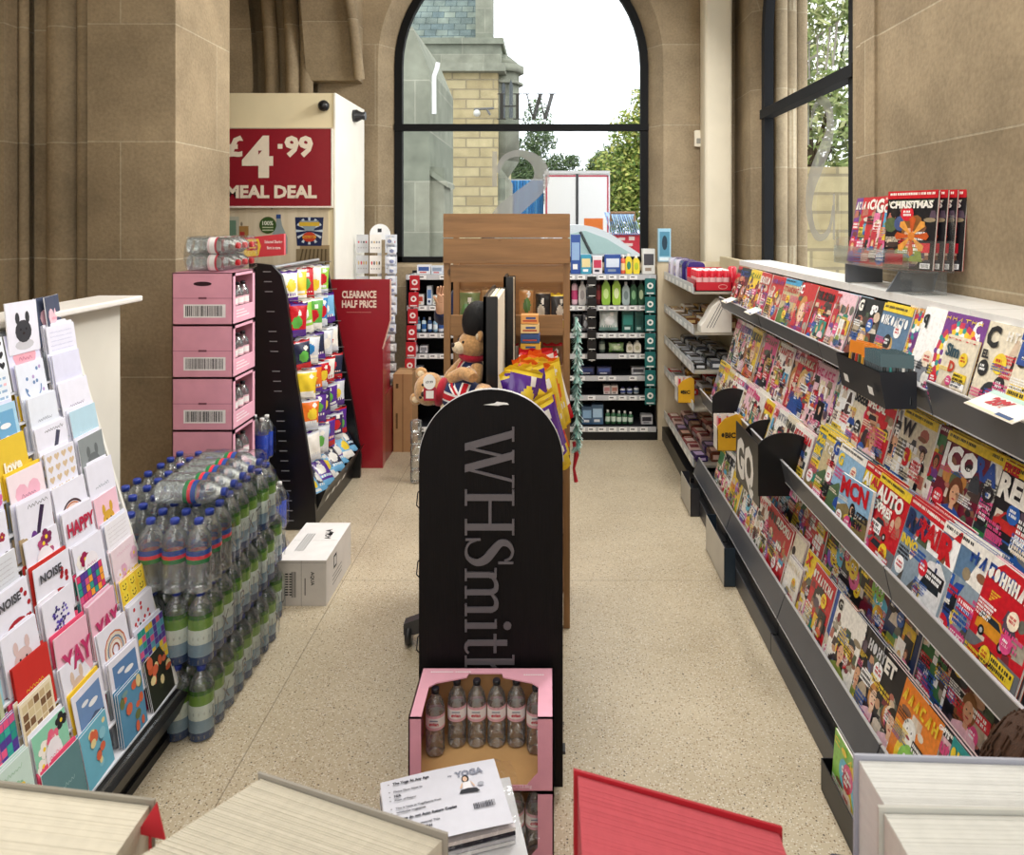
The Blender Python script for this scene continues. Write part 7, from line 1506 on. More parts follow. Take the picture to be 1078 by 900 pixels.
# ------------------------------------------------------------------ bits on the racks
def divider(label, Y, x0, x1, zt, zb):
    t = thing('round_divider', label, 'divider', (0, 0, 0), 'round black dividers on the middle rail'); r = (x1-x0)/2; cx_ = (x0+x1)/2
    pts = [(x1+.09, zb), (x1+.09, zt-.02)]+[(cx_+r*math.cos(PI*i/20)+(.09 if i == 0 else .09*(1-i/20)), zt-r*.75+r*.75*math.sin(PI*i/20)) for i in range(21)]+[(x0, zb)]
    mb = MB(); mb.prism(pts, FX((0, Y, 0)), .006, '121214'); mb.build('plate', M['plastic'], t)
divider('largest round black divider nearest the camera', 3.24, .895, 1.04, .89, .62); divider('middle round black divider', 3.72, .965, 1.10, .82, .62); divider('round black divider closest to the lighters', 4.28, .925, 1.06, .85, .62)
t = thing('title_plate', 'black plate with big white letters between the dividers', 'sign', (0, 0, 0)); mb = MB(); mb.box(.905, .910, 3.26, 3.66, .56, .83, '141416'); mb.build('plate', M['plastic'], t)
mb = MB(); f = FA((.905, 0, 0)); mb.text('GQ', -3.64, .60, .175, f, 'f4f2ee', .001, sx=.78, bold=.05); mb.build('lettering', M['plastic'], t)
# pencil bin on the top rail
t = thing('pencil_bin', 'dark hanging bin of pencil packs on the top rail', 'bin', (0, 0, 0)); y0, y1, x0, x1, z0, z1 = 2.262, 2.60, .985, 1.098, 1.235, 1.345
mb = MB()
mb.add([(x0+.02, y0, z0), (x1, y0, z0), (x1, y0, z1), (x0, y0, z1), (x0+.02, y1, z0), (x1, y1, z0), (x1, y1, z1), (x0, y1, z1)], [(0, 1, 2, 3), (5, 4, 7, 6), (4, 0, 3, 7), (1, 5, 6, 2), (0, 4, 5, 1)], '33363e')
e = .004; mb.add([(x0+.02+e, y0+e, z0+e), (x1-e, y0+e, z0+e), (x1-e, y0+e, z1), (x0+e, y0+e, z1), (x0+.02+e, y1-e, z0+e), (x1-e, y1-e, z0+e), (x1-e, y1-e, z1), (x0+e, y1-e, z1)], [(3, 2, 1, 0), (6, 7, 4, 5), (7, 3, 0, 4), (2, 6, 5, 1), (1, 5, 4, 0)], '1c1d20')
mb.build('bin_body', M['metal'], t); mb = MB()
for y in (2.34, 2.53): mb.add([(x0+.004, y, z0+.03), (x0+.004, y-.035, z0+.03), (x0-.002, y-.035, z0+.055), (x0-.002, y, z0+.055)], [(0, 1, 2, 3)], 'f4f4f2')
mb.build('price_label', M['paper'], t)
for k in range(12):
    org = k < 4; y = 2.565-.024*k; c = 'e88a2a' if org else '1f4a52'; m = MB(); m.box(-.045, .045, -.002, .002, 0, .15, 'b8b8b4' if org else '142a30'); m.box(-.047, .047, -.0035, .0035, .11, .15, c)
    for q in range(5): m.tube([(-.035+.0175*q, -.005, .006), (-.035+.0175*q, -.005, .11)], .0045, [['e8a83a', '3a2a28', 'c8402a', '5a6a3a', '2a3a6a'], ['1a2226', '2f8a8a', '1a2226', 'e8e8e4', '1a2226']][0 if org else 1][q], 6)
    m.build('pencil_pack', M['gloss'], None, ((x0+.036+.022*(k % 2)), 2.535-.10*(k//2) if k < 4 else 2.36, z0+.008) if k < 4 else ((x0+x1)/2+.006, 2.392-.016*(k-4), z0+.008), (math.radians(-8), 0, math.radians(-78 if k < 4 else -22))); o = bpy.context.scene.collection.objects[-1]
    tag(o, f"{'orange-topped pencil' if org else 'dark teal pen'} pack in the hanging bin, {ORD[k if org else k-4]} of its colour from window", 'pencil pack', 'pencil packs in the bin')
# promotion cards on the rails
def promo(label, y, x, z, w, h, items, tint='f0ece4'):
    t = thing('promotion_card', label, 'sign', (0, 0, 0)); n = Vector((-.62, 0, .78)); v = Vector((.93, 0, .37)); f = (Vector((x, y, z)), Vector((0, -1, 0)), v)
    mb = MB(); mb.prism(rc(0, w, 0, h), f, .002, tint); mb.rect(0, w, h*.82, h, f, 'b8d8cc', .0006); mb.rect(w*.02, w*.98, h*.02, h*.12, f, 'e4d8b8', .0006); mb.rect(w*.62, w*.92, h*.06, h*.2, f, '2a4a7a', .0010)
    for st, a, b, hh, c in items: mb.text(st, w*a, h*b, h*hh, f, c, .0012, maxw=w*.8, bold=.06)
    mb.build('printed_card', M['paper'], t)
promo('cream promotion card with red discount figure on the top rail', 1.93, 1.055, 1.335, .20, .085, [('20%', .22, .38, .38, 'b8202c')])
promo('small pale promotion card on the top rail below the weeklies', 4.12, 1.06, 1.30, .13, .07, []); promo('small pale promotion card near the window end of the top rail', 4.66, 1.06, 1.30, .13, .07, [])
# low bins at the foot of the racks
def foot_bin(label, y0, y1, h, side, dark):
    t = thing('foot_bin', label, 'bin', (0, 0, 0)); x0, x1 = .862, .917; mb = MB(); mb.box(x0, x0+.003, y0, y1, .002, h, side); mb.box(x0, x1, y0, y1, .001, .004, '2a2a2e'); mb.box(x0, x1, y0, y0+.003, .002, h, dark); mb.box(x0, x1, y1-.003, y1, .002, h, dark); mb.build('bin_body', M['metal'], t); return t
foot_bin('empty grey low bin at the foot of the sweets shelves', 4.60, 4.93, .17, 'b8b6b0', '3a3a40'); foot_bin('grey low bin with dark end plate at the foot of the rack', 3.72, 4.15, .19, 'c0beb8', '2c3a48')
foot_bin('low black bin holding one comic, at the nearest rack foot', 2.02, 2.40, .10, '1e1e22', '1e1e22')
o = magazine(900, w=.27, h=.21, bg='8fce5a', mc='f2d23a', kind='cartoon', ms=.12, seed=901); o.matrix_basis = basis(.872, 2.35, .02, .08); tag(o, 'green comic with round yellow badge in the low black bin', 'magazine')

# ------------------------------------------------------------------ clear tray of festive magazines
t = thing('acrylic_tray', 'clear acrylic tray above the rack holding festive magazines', 'tray', (0, 0, 0)); y0, y1, xb = 2.62, 3.30, 1.40; xf = 1.24; zb = 1.615
mb = MB(); e = .004; mb.box(xf, xb, y0, y1, zb, zb+e, 'd8dce0'); mb.box(xf, xf+e, y0, y1, zb, zb+.075, 'd8dce0'); mb.box(xf, xb, y0, y0+e, zb, zb+.11, 'd8dce0'); mb.box(xf, xb, y1-e, y1, zb, zb+.11, 'd8dce0'); mb.box(xb-e, xb, y0, y1, zb, zb+.2, 'd8dce0'); mb.build('tray', M['acrylic'], t)
mb = MB(); mb.box(xf+.02, xb-.02, y0+.01, y0+.10, 1.537, zb, 'a8b0b4'); mb.build('front_bracket', M['acrylic'], t)
mb = MB(); mb.prism([(xf-.01, 1.537), (xb, 1.537), (xb+.02, zb), (xf+.04, zb)], FX((0, y0+.14, 0)), .01, '6a6e74'); mb.build('bracket', M['metal'], t); mb = MB(); mb.box(1.25, 1.40, y1-.12, y1-.1, 1.537, zb, '6a6e74'); mb.build('bracket', M['metal'], t)
fest = [dict(bg='7a3f92', mc='f4f0e8', kind='celebs'), dict(bg='c8202c', mc='f4f0e8', kind='celebs'), dict(bg='c8202c', txt='COUN', mc='f4f0e8', kind='celebs'), dict(bg='c8202c', txt='G', mc='f4f0e8', kind='celebs', ms=.2), dict(bg='c8202c', mc='f4f0e8', txt='CI', kind='celebs', strip='c8202c', ms=.12)]
for k, sp in enumerate(fest):
    o = magazine(950+k, h=.275, seed=950+k, sc='c8202c', blocks=4, **sp); o.matrix_basis = basis(1.290-.004*k, 3.285-.078*k, zb+.006, .18+.0*k, .08); tag(o, f"{'purple' if k == 0 else 'red'} festive magazine in the clear tray, {ORD[k]} from window", 'magazine', 'festive magazines')
def xmas(cv, w, h):
    cv.text('CHRISTMAS', w*.06, h*.78, h*.09, FR, 'f4f0e8', .0036, maxw=w*.88, bold=.05)
    for k in range(8): a = 2*PI*k/8; cv.poly([(w*.55, h*.42), (w*.55+w*.3*math.cos(a-.22), h*.42+w*.3*math.sin(a-.22)), (w*.55+w*.34*math.cos(a), h*.42+w*.34*math.sin(a)), (w*.55+w*.3*math.cos(a+.22), h*.42+w*.3*math.sin(a+.22))], FR, ['c85a2a', 'e8a04a'][k % 2], .003+.0001*(k % 2))
    cv.ell(w*.55, h*.42, w*.07, w*.07, FR, 'd8843a', .0034, 14); cv.rect(w*.05, w*.42, h*.05, h*.19, FR, 'c8202c', .0034)
for k in range(4):
    o = magazine(960+k, w=.215, h=.285, t=.008, bg='1e1e24', mc='c8ccb0', txt='', ms=.06, kind='black', strip='c8202c', sc='8e1c28', seed=961, extra=xmas); o.matrix_basis = basis(1.248+.020*k, 2.838-.014*k, zb+.006, .12, .42+.05*k)
    tag(o, ['black festive magazine with gold star at the front of the clear tray', 'festive magazine just behind the black starred one, red edge showing', 'third festive magazine behind the black starred one', 'hindmost festive magazine against the stone wall in the clear tray'][k], 'magazine', 'black festive magazines')

# ------------------------------------------------------------------ spinner, box, clip packs near the clearance bin
t = thing('jewellery_spinner', 'white spinner of carded jewellery behind the clearance bin', 'spinner', (0, 0, 0)); Y = 6.05
cxs = P(396, 0, Y).x; mb = MB(); mb.lathe([(.20, 0), (.2, .02), (.02, .03)], 'd8d8da', 24, cxs, Y+.12, 0); mb.tube([(cxs, Y+.12, .02), (cxs, Y+.12, 1.62)], .016, 'd8d8da'); mb.build('pole', M['steel'], t)
mb = MB(); a = P(386, 250, Y); b = P(408, 250, Y); r = (b.x-a.x)/2; c_ = (a.x+b.x)/2; mb.prism([(a.x, a.z-.02), (b.x, a.z-.02)]+[(c_+r*math.cos(PI*i/20), a.z+.02+r*1.05*math.sin(PI*i/20)) for i in range(21)], FX((0, Y+.10, 0)), .012, 'eef0f2'); mb.rect(c_-.018, c_+.014, a.z+.04, a.z+.07, FX((0, Y+.1, 0)), '2a2c34', .001); mb.build('header_sign', M['plastic'], t)
for i in range(3):
    for j in range(4):
        x0 = P(374+15*i, 0, Y).x; z1 = P(0, 247+22*j, Y).z; m = MB(); f = FX((0, Y+[.04, 0, .05][i], 0)); w_, h_ = .095, .145
        m.prism(rrect(x0, x0+w_, z1-h_, z1, .004, 2), f, .003, ['c9ccd0', 'f0eeea', 'dfe4ee'][i])
        for q in range(4): m.ell(x0+.018+.02*q, z1-.06, .006, .016 if j % 2 else .01, f, rb.choice(['c83a4a', '2a2a30', 'c8a86a', '8a8f98']), .001, 8); m.rect(x0+.012+.02*q, x0+.022+.02*q, z1-.11, z1-.10, f, 'a8a8ac', .001)
        m.build('jewellery_card', M['gloss'], t)
t = thing('clip_strip', 'long strip of small silvery packs beside the spinner', 'clip strip', (0, 0, 0))
for k in range(15):
    a = P(411+1.5*(k % 2), 250+10.2*k, 6.0); m = bag_mesh(.075, .078, .02, ['dfe4ee', '8a94b8', 'b8c0d0'] if k < 10 else ['c8c8c8', 'f0f0f0', '8a8a8c'], 60+k); m.build('hanging_pack', M['foil'], t, (a.x, 6.0, a.z-.07), (0, 0, .2*(k % 3-1)))
mb = MB(); mb.box(P(411, 0, 6.0).x-.004, P(411, 0, 6.0).x+.004, 6.02, 6.024, .45, 1.68, 'd8d8da'); mb.build('strip', M['plastic'], t)
t = thing('cardboard_box', 'tall brown cardboard box standing left of the teddy bears', 'box', (0, 0, 0)); Y = 5.88; a, b = P(414, 0, Y).x, P(434, 0, Y).x; H = P(0, 394, Y).z
mb = MB(); mb.box(a, b, Y, Y+.25, 0.001, H, 'b08860'); f = FX((0, Y, 0)); mb.rect((a+b)/2-.004, (a+b)/2+.004, 0, H, f, '8a6844', .001); mb.rect(a+.02, a+.035, H*.3, H*.5, f, '6a5034', .001); mb.rect(a+.02, a+.04, H*.82, H*.88, f, '5a442c', .001); mb.build('box_body', M['card'], t)
mb = MB(); mb.add([(a, Y, H), (b, Y, H), (b-.02, Y+.11, H+.015), (a+.02, Y+.11, H+.015)], [(0, 1, 2, 3)], 'c09a70'); mb.add([(a, Y+.25, H), (a+.02, Y+.14, H+.012), (b-.02, Y+.14, H+.012), (b, Y+.25, H)], [(0, 1, 2, 3)], 'b8926a'); mb.build('flap', M['card'], t)
# clear plastic tubs left of the arched stand
for k in range(5):
    a = P(438, 455-14*k, 5.2); m = MB(); m.lathe([(.035, 0), (.04, .01), (.04, .07), (.036, .08)], 'd8dcdc', 16); o = m.build('clear_tub', M['pet'], None, (a.x, 5.2, .005+.085*k)); tag(o, f"clear plastic tub stacked beside the cardboard box, {ORD[k]} from the floor", 'tub', 'clear tubs')

# ------------------------------------------------------------------ bundle with printed sheet in front
t = thing('delivery_box', 'white and navy cardboard box under the wrapped bundle', 'box', (0, 0, 0))
mb = MB(); mb.T = Matrix.Translation((-.22, 1.82, 0)) @ Matrix.Rotation(.22, 4, 'Z'); mb.box(-.16, .15, -.13, .12, .002, .355, 'd8d8dc'); f = FX((0, -.13, 0)); mb.rect(-.16, .15, .30, .352, f, 'eceaf0', .001)
mb.poly([(.03, .002), (.15, .002), (.15, .345), (.09, .345), (.06, .30), (.03, .28)], f, '2a2450', .0014); mb.ell(.12, .30, .008, .008, f, '8a84b0', .002); mb.rect(-.16, .03, .002, .25, f, '3a345e', .0012)
mb.rect(.02, .07, .322, .328, f, '2a2450', .002); mb.rect(.0455, .0475, .306, .322, f, '2a2450', .002); mb.rect(-.12, -.07, .315, .32, f, '2a2450', .002); mb.rect(-.115, -.08, .305, .31, f, '2a2450', .002)
mb.build('box_body', M['card'], t)
t = thing('wrapped_bundle', 'plastic wrapped bundle of magazines beneath the printed sheet', 'bundle', (-.240, 1.815, .357), rz=.30)
for k in range(4): mb = MB(); mb.box(-.15, .14, -.105, .105, .010*k+.001, .010*k+.009, ['e8e8ec', 'c8c8d4', '2a2a38', 'e4dce0'][k]); mb.build('magazine_layer', M['pages'], t)
mb = MB(); nx_, ny_ = 26, 20; vs = []; rng = random.Random(2)
for j in range(ny_+1):
    for i in range(nx_+1):
        u, v = i/nx_*2-1, j/ny_*2-1; e = max(abs(u), abs(v)); x, y = u*.19, v*.135; z = .046+.004*rng.random() if e < .78 else .046-(e-.78)*.14+.010*rng.random(); vs.append((x, y, z))
mb.add(vs, [(j*(nx_+1)+i, j*(nx_+1)+i+1, (j+1)*(nx_+1)+i+1, (j+1)*(nx_+1)+i) for j in range(ny_) for i in range(nx_)], 'f0f4f6', False); mb.build('plastic_wrap', M['film'], t)
# sheet: corners taken as one flat A4 page lying on the bundle
S0 = Vector((-.245, 1.805, .416)); t = thing('printed_sheet', 'white delivery note with small yoga picture lying on the wrapped bundle', 'paper', tuple(S0), rz=.30)
mb = MB(); mb.T = Matrix.Rotation(.06, 4, 'X'); n = 10; fw, fh = .285, .20; vs = []
for j in range(2):
    for i in range(n+1): u = -fw/2+fw*i/n; vs.append((u, -fh/2+fh*j, .004*math.sin(i/n*PI)))
mb.add(vs, [(i, i+1, n+2+i, n+1+i) for i in range(n)], 'd6d8e4', True); mb.add([(a, b, c-.0012) for a, b, c in vs], [(i, n+1+i, n+2+i, i+1) for i in range(n)], 'e4e6ee', True); mb.build('page', M['paper'], t)
mb = MB(); mb.T = Matrix.Rotation(.06, 4, 'X') @ Matrix.Translation((0, 0, .0055)); ft = FT((0, 0, 0)); ink = '2a2c3a'
for k, (st, y, hh) in enumerate([('The Yoga At Any Age', .078, .009), ('Please Place Next to', .054, .0075), ('N/A', .040, .0085), ('Point of Future', .028, .0075), ('This is Issue at YogaSpecia from', .004, .0075), ('wholesale magazines', -.008, .0075), ('Please do not Auto Return Copies', -.028, .009), ('This is NOT a seasonal Title', -.050, .0075), ('DO NOT RETURN', -.063, .0085), ('Product Returns', -.076, .0075)]):
    mb.text(st, -fw/2+.028, y, hh*.8, ft, ink, 0, bold=.02 if hh < .008 else .05, maxw=.16); mb.ell(-fw/2+.018, y+.003, .0016, .0016, ft, ink, 0, 6)
mb.text('YOGA', .035, .060, .017, ft, '8a8fa0', 0, bold=.05); mb.text('my', .018, .066, .006, ft, '5a5f70', 0)
# the little figure seated cross-legged
mb.ell(.058, .050, .009, .011, ft, '1a1a20', .0001, 12); mb.ell(.057, .049, .006, .008, ft, 'd8b8a0', .0003, 10); mb.poly([(.048, .018), (.070, .018), (.068, .040), (.050, .040)], ft, 'e8e8ee', .0002); mb.poly([(.036, .008), (.086, .004), (.080, .016), (.060, .020), (.042, .018)], ft, '2a2c34', .0003)
mb.poly([(.046, .036), (.050, .040), (.046, .022), (.040, .024)], ft, 'd8b8a0', .0003); mb.poly([(.068, .040), (.072, .036), (.078, .022), (.074, .022)], ft, 'd8b8a0', .0003); mb.ell(.092, .026, .008, .006, ft, 'a8acb8', .0002, 12)
u = .062
while u < .112: wd = rb.choice([.001, .0016, .0024]); mb.rect(u, u+wd, -.045, -.028, ft, ink, 0); u += wd+rb.choice([.001, .0016])
mb.build('print', M['paper'], t)

# ------------------------------------------------------------------ books across the window ledge in front
t = thing('window_ledge', 'pale shelf board under the upright books', 'shelf', (0, 0, 0)); mb = MB(); mb.box(-.9, .75, .40, .78, .995, 1.02, 'd8d0c0'); mb.build('board', M['matte'], t)
def book(label, name, xa, xb, y0, y1, zb, zt, cover, pages, tilt=0.0, curve=0.0, shear=0.0, open_=0.0, ribs=70):
    # stands upright, spine down the far side; the page tops face up
    t = thing(name, label, 'book', (0, 0, 0)); n = 14; mb = MB(); rng = random.Random(int(xa*1000))
    for k in range(ribs):
        a = k/ribs; b = (k+.985)/ribs; ya, yb = y0+(y1-y0)*a, y0+(y1-y0)*b; sh = shear*(a-.5)
        dz = .0005*rng.random(); vs = []
        for i in range(n+1):
            s_ = i/n; x = xa+(xb-xa)*s_; z = zt-curve*s_*s_*.0-open_*a*(1-s_)*.0+tilt*(s_-.5)*(xb-xa)-dz; c = curve*math.sin(PI*s_)*(1-a)
            for yy in (ya, yb): vs += [(x+sh, yy+c, z), (x+sh, yy+c, zb)]
        m = 4; fs = []
        for i in range(n):
            q = i*m; r = (i+1)*m; fs += [(q, r, r+2, q+2), (q+1, q+3, r+3, r+1), (q, q+1, r+1, r), (q+2, r+2, r+3, q+3)]
        fs += [(0, 2, 3, 1), (n*m, n*m+1, n*m+3, n*m+2)]
        mb.add(vs, fs, pages if rng.random() < .8 else tuple(x*.98 for x in hx(pages)))
    mb.build('page_block', M['pages'], t)
    for (ya, yb), nm in (((y1+.001, y1+.004), 'back_cover'), ((y0-.004, y0-.001), 'front_cover')):
        m = MB(); vs = []
        for i in range(n+1):
            s_ = i/n; x = xa-.004+(xb-xa+.008)*s_; z = zt+.004+tilt*(s_-.5)*(xb-xa); c = curve*math.sin(PI*s_)*(0 if yb > y1 else 1); sh = shear*(.5 if yb > y1 else -.5)
            for yy in (ya, yb): vs += [(x+sh, yy+c, z), (x+sh, yy+c, zb)]
        q4 = 4; fs = []
        for i in range(n): q = i*4; r = q+4; fs += [(q, r, r+2, q+2), (q+1, q+3, r+3, r+1), (q, q+1, r+1, r), (q+2, r+2, r+3, q+3)]
        fs += [(0, 2, 3, 1), (n*4, n*4+1, n*4+3, n*4+2)]; m.add(vs, fs, cover); m.build(nm, M['paper'], t)
    return t
def bx(px, py, Y): p = P(px, py, Y); return p.x, p.z
# measured on the far cover's top edge
xa, zt = bx(-30, 829, .72); xb, _ = bx(160, 829, .72); book('cream paged book at the left end of the window ledge', 'paperback_book', xa, xb, .60, .715, 1.02, zt-.003, '8f897c', 'cfc8b6', tilt=-.12)
xa, zt = bx(222, 845, .72); xb, _ = bx(412, 850, .72); book('grey fanned-open paperback between the cream book and the delivery note', 'paperback_book', xa, xb, .585, .715, 1.02, zt-.002, '8f897e', 'c6bfae', tilt=-.34, shear=.10)
xa, zt = bx(608, 840, .72); xb, _ = bx(818, 840, .72); book('red covered book with pink-tinted pages on the window ledge', 'hardback_book', xa, xb, .60, .715, 1.02, zt-.002, 'a81c28', 'b8525a', tilt=-.29)
xa, zt = bx(902, 795, .72); xb, _ = bx(1110, 795, .72); t = book('thick white paged book at the right end, its pale cover standing proud', 'hardback_book', xa, xb, .655, .715, 1.02, zt-.004, 'a6a8b4', 'd4d4d0', tilt=-.03)
xa, zt = bx(928, 853, .645); xb, _ = bx(1130, 853, .645); book('second white paged book in front of the tallest one', 'hardback_book', xa, xb, .53, .640, 1.02, zt, 'bdbcb4', 'cccbc4', tilt=-.02)
t = thing('red_bookmark', 'red triangular page corner sticking out beside the cream paged book', 'bookmark', (0, 0, 0)); a = P(160, 845, .70); mb = MB(); mb.prism([(a.x+.004, a.z), (a.x+.012, a.z-.034), (a.x-.014, a.z-.028)][::-1], FX((0, .6995, 0)), .002, 'c8303a'); mb.box(a.x-.003, a.x-.001, .6995, .7015, 1.02, a.z-.03, 'c8303a'); mb.build('corner', M['paper'], t)

# ------------------------------------------------------------------ people
def skinned(name, pts, edges, mat, parent, col, sub=2):
    me = bpy.data.meshes.new(name); me.from_pydata([p[:3] for p in pts], edges, []); o = bpy.data.objects.new(name, me); COL.objects.link(o); o.parent = parent
    s = o.modifiers.new('skin', 'SKIN'); s.use_smooth_shade = True
    for i, p in enumerate(pts):
        r = p[3] if isinstance(p[3], tuple) else (p[3], p[3]); v = me.skin_vertices[0].data[i]; v.radius = r; v.use_root = (i == 0)
    m = o.modifiers.new('sub', 'SUBSURF'); m.levels = sub; m.render_levels = sub
    # bake to a plain mesh so the colour attribute covers every face
    dg = bpy.context.evaluated_depsgraph_get(); ev = o.evaluated_get(dg); me2 = bpy.data.meshes.new_from_object(ev); o.modifiers.clear(); o.data = me2
    a = me2.color_attributes.new('Col', 'FLOAT_COLOR', 'CORNER'); c = C(col); a.data.foreach_set('color', [c[0], c[1], c[2], 1.0]*len(me2.loops)); me2.polygons.foreach_set('use_smooth', [True]*len(me2.polygons)); me2.materials.clear(); me2.materials.append(mat); return o
def hand_pts(pts, edges, w, d, side, curl):
    # palm then five fingers from the wrist index w along direction d
    W_ = Vector(pts[w][:3]); d = Vector(d).normalized(); s_ = d.cross(Vector((0, 0, 1))).normalized()*side; u = s_.cross(d)*side
    pm = W_+d*.05; pts.append((*pm, (.036, .016))); edges.append((w, len(pts)-1)); b = len(pts)-1
    for k, L in enumerate((.072, .08, .075, .06)):
        p0 = pm+d*.035+s_*(.027-.018*k); a = p0+d*L*.45-u*curl*.3; e = a+d*L*.35-u*curl; pts.append((*p0, .009)); pts.append((*a, .0085)); pts.append((*e, .007)); n = len(pts); edges += [(b, n-3), (n-3, n-2), (n-2, n-1)]
    p0 = W_+d*.03+s_*.032; e = p0+d*.035+s_*.02-u*curl*.5; pts.append((*p0, .011)); pts.append((*e, .009)); n = len(pts); edges += [(w, n-2), (n-2, n-1)]
def head(parent, c, yaw, hairc, skinc='e0b090', r=.098):
    T_ = Matrix.Translation(c) @ Matrix.Rotation(yaw, 4, 'Z')
    def shape(p, a, t): # narrower chin, flatter face
        k = (p[2])/r; p[0] *= 1-.22*max(0, -k); p[1] = p[1]*(1-.10*max(0, -k)); return p
    m = MB(); m.T = T_; m.sphere((0, 0, 0), (.076, .095, .115), skinc, 22, 16, shape)
    m.add([(-.012, -.090, -.02), (.012, -.090, -.02), (0, -.118, -.018), (0, -.088, .03)], [(0, 1, 2), (0, 2, 3), (2, 1, 3)], skinc, True)
    for e in (-1, 1): m.sphere((e*.077, .005, -.005), (.010, .020, .032), skinc, 10, 8); m.sphere((e*.03, -.082, .012), (.014, .010, .008), 'f4f0ec', 10, 6); m.sphere((e*.03, -.0905, .012), (.006, .004, .006), '3a2a20', 8, 6); m.tube([(e*.016, -.092, .034), (e*.03, -.093, .039), (e*.046, -.084, .034)], .0035, hairc, 6)
    m.tube([(-.022, -.088, -.048), (0, -.094, -.050), (.022, -.088, -.048)], [.003, .006, .003], 'b86a64', 8)
    h = m.build('head', M['skin'], parent)
    m = MB(); m.T = T_
    def hs(p, a, t):
        if p[1] < -.055 and p[2] < .055: p[1] = -.055+(p[1]+.055)*.1
        return p
    m.sphere((0, .014, .022), (.088, .104, .112), hairc, 26, 18, hs)
    rng = random.Random(4)
    for k in range(220):
        a = rng.uniform(-.2*PI, 1.2*PI); e = rng.uniform(.15, 1.45); p = Vector((.089*math.cos(a)*math.sin(e), .014+.106*math.sin(a)*math.sin(e), .022+.114*math.cos(e))); q = p+Vector((p.x*.14, p.y*.14, -.05)); m.tube([p, (p+q)/2+p*.06, q], [.0022, .002, .0008], hairc, 4)
    m.build('hair', M['hair'], parent)
# crouching person in navy at the near right, turned to the magazines
t = thing('person', 'crouching person with brown hair and dark clothes beside the nearest magazines', 'person', (.80, 1.36, 0)); 
body = [(0, 0, .30, (.14, .12)), (.02, 0, .44, (.13, .11)), (.05, 0, .56, (.15, .11)), (.06, 0, .64, (.12, .09)), (.07, 0, .71, .048), (.09, -.01, .75, .045)]
ed = [(0, 1), (1, 2), (2, 3), (3, 4), (4, 5)]
for sgn in (-1, 1):
    n = len(body); body += [(0, sgn*.10, .27, .085), (-.24, sgn*.13, .52, .062), (-.14, sgn*.13, .12, .045), (-.17, sgn*.13, .05, .04), (-.27, sgn*.14, .03, (.045, .03))]; ed += [(0, n), (n, n+1), (n+1, n+2), (n+2, n+3), (n+3, n+4)]
    n = len(body); body += [(.06, sgn*.17, .63, .058), (.02, sgn*.22, .42, .045), (-.06, sgn*.13, .50, .034), (-.09, sgn*.10, .53, .026)]; ed += [(3, n), (n, n+1), (n+1, n+2), (n+2, n+3)]; hand_pts(body, ed, n+3, (-.35, -.25*sgn, .6), -sgn, .02)
skinned('body', body, ed, M['skin'], t, 'dcae8e')
cl = [(p[0], p[1], p[2], tuple(q+.014 for q in (p[3] if isinstance(p[3], tuple) else (p[3], p[3])))) for p in body]
jk = [cl[0], cl[1], cl[2], cl[3]]; je = [(0, 1), (1, 2), (2, 3)]
for o_ in (11, 24 if False else None):
    pass
arm0 = 11
idx = [i for i, p in enumerate(body) if abs(abs(p[1])-.17) < 1e-6]
for i in idx: n = len(jk); jk += [cl[i], cl[i+1], cl[i+2], cl[i+3]]; je += [(3, n), (n, n+1), (n+1, n+2), (n+2, n+3)]
skinned('jacket', jk, je, M['fabric'], t, '1c2742')
tr = [(0, 0, .30, (.155, .135))]; te = []
for i in [i for i, p in enumerate(body) if abs(p[2]-.27) < 1e-6]: n = len(tr); tr += [cl[i], cl[i+1], cl[i+2], cl[i+3]]; te += [(0, n), (n, n+1), (n+1, n+2), (n+2, n+3)]
skinned('trousers', tr, te, M['fabric'], t, '1a2238')
head(t, (.10, -.02, .795), math.radians(98), '4a3020')
m = MB(); m.lathe([(.075, .68), (.10, .695), (.105, .73), (.085, .755)], '3a3f48', 20, .07, 0, 0); m.build('scarf', M['fabric'], t)
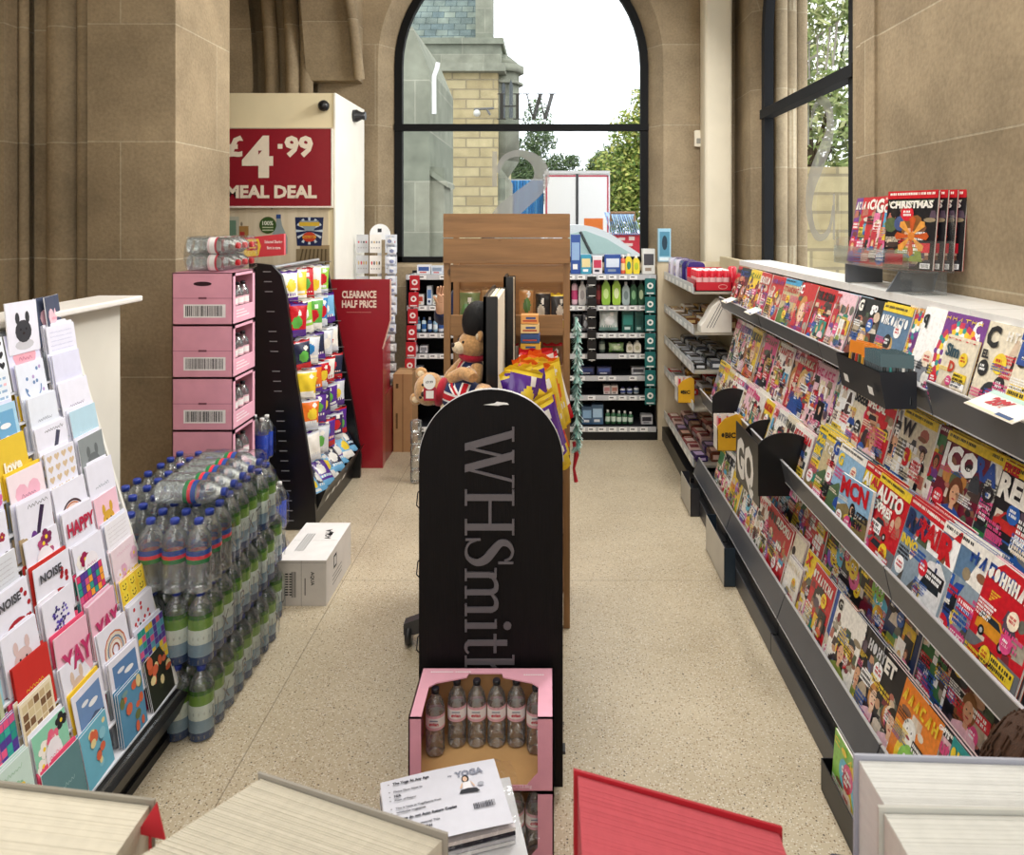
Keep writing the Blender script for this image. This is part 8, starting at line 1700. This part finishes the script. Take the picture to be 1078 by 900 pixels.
# standing person mostly hidden behind the pine unit
t = thing('person', 'standing person in a navy sleeve reaching from behind the pine display unit', 'person', (-.42, 5.35, 0))
body = [(0, 0, .95, (.15, .10)), (0, 0, 1.15, (.14, .10)), (0, 0, 1.30, (.16, .10)), (0, 0, 1.37, (.07, .06)), (0, 0, 1.43, .045)]; ed = [(0, 1), (1, 2), (2, 3), (3, 4)]
for sgn in (-1, 1): n = len(body); body += [(sgn*.09, 0, .88, .08), (sgn*.10, 0, .50, .055), (sgn*.10, .01, .10, .038), (sgn*.11, -.10, .035, (.04, .03))]; ed += [(0, n), (n, n+1), (n+1, n+2), (n+2, n+3)]
n = len(body); body += [(-.17, 0, 1.33, .052), (-.34, -.02, 1.08, .042), (-.32, -.12, 1.18, .034), (-.315, -.15, 1.22, .026)]; ed += [(2, n), (n, n+1), (n+1, n+2), (n+2, n+3)]; L0 = n; hand_pts(body, ed, n+3, (.1, -.35, .9), 1, .012)
n = len(body); body += [(.17, 0, 1.33, .052), (.22, 0, 1.06, .042), (.21, -.05, .86, .030), (.21, -.06, .80, .026)]; ed += [(2, n), (n, n+1), (n+1, n+2), (n+2, n+3)]; R0 = n; hand_pts(body, ed, n+3, (0, -.15, -1), -1, .012)
skinned('body', body, ed, M['skin'], t, 'e0b090')
ex = lambda p, e: (p[0], p[1], p[2], tuple(q+e for q in (p[3] if isinstance(p[3], tuple) else (p[3], p[3]))))
jk = [ex(body[i], .012) for i in (0, 1, 2)]; je = [(0, 1), (1, 2)]
for b0 in (L0, R0): n = len(jk); jk += [ex(body[b0+i], .010) for i in range(3)]; je += [(2, n), (n, n+1), (n+1, n+2)]
skinned('jacket', jk, je, M['fabric'], t, '20294a')
tr = [ex(body[0], .014)]; te = []
for b0 in (5, 9): n = len(tr); tr += [ex(body[b0+i], .012) for i in range(3)]; te += [(0, n), (n, n+1), (n+1, n+2)]
skinned('trousers', tr, te, M['fabric'], t, '22242c')
head(t, (0, -.01, 1.55), math.radians(20), '3a2a20')
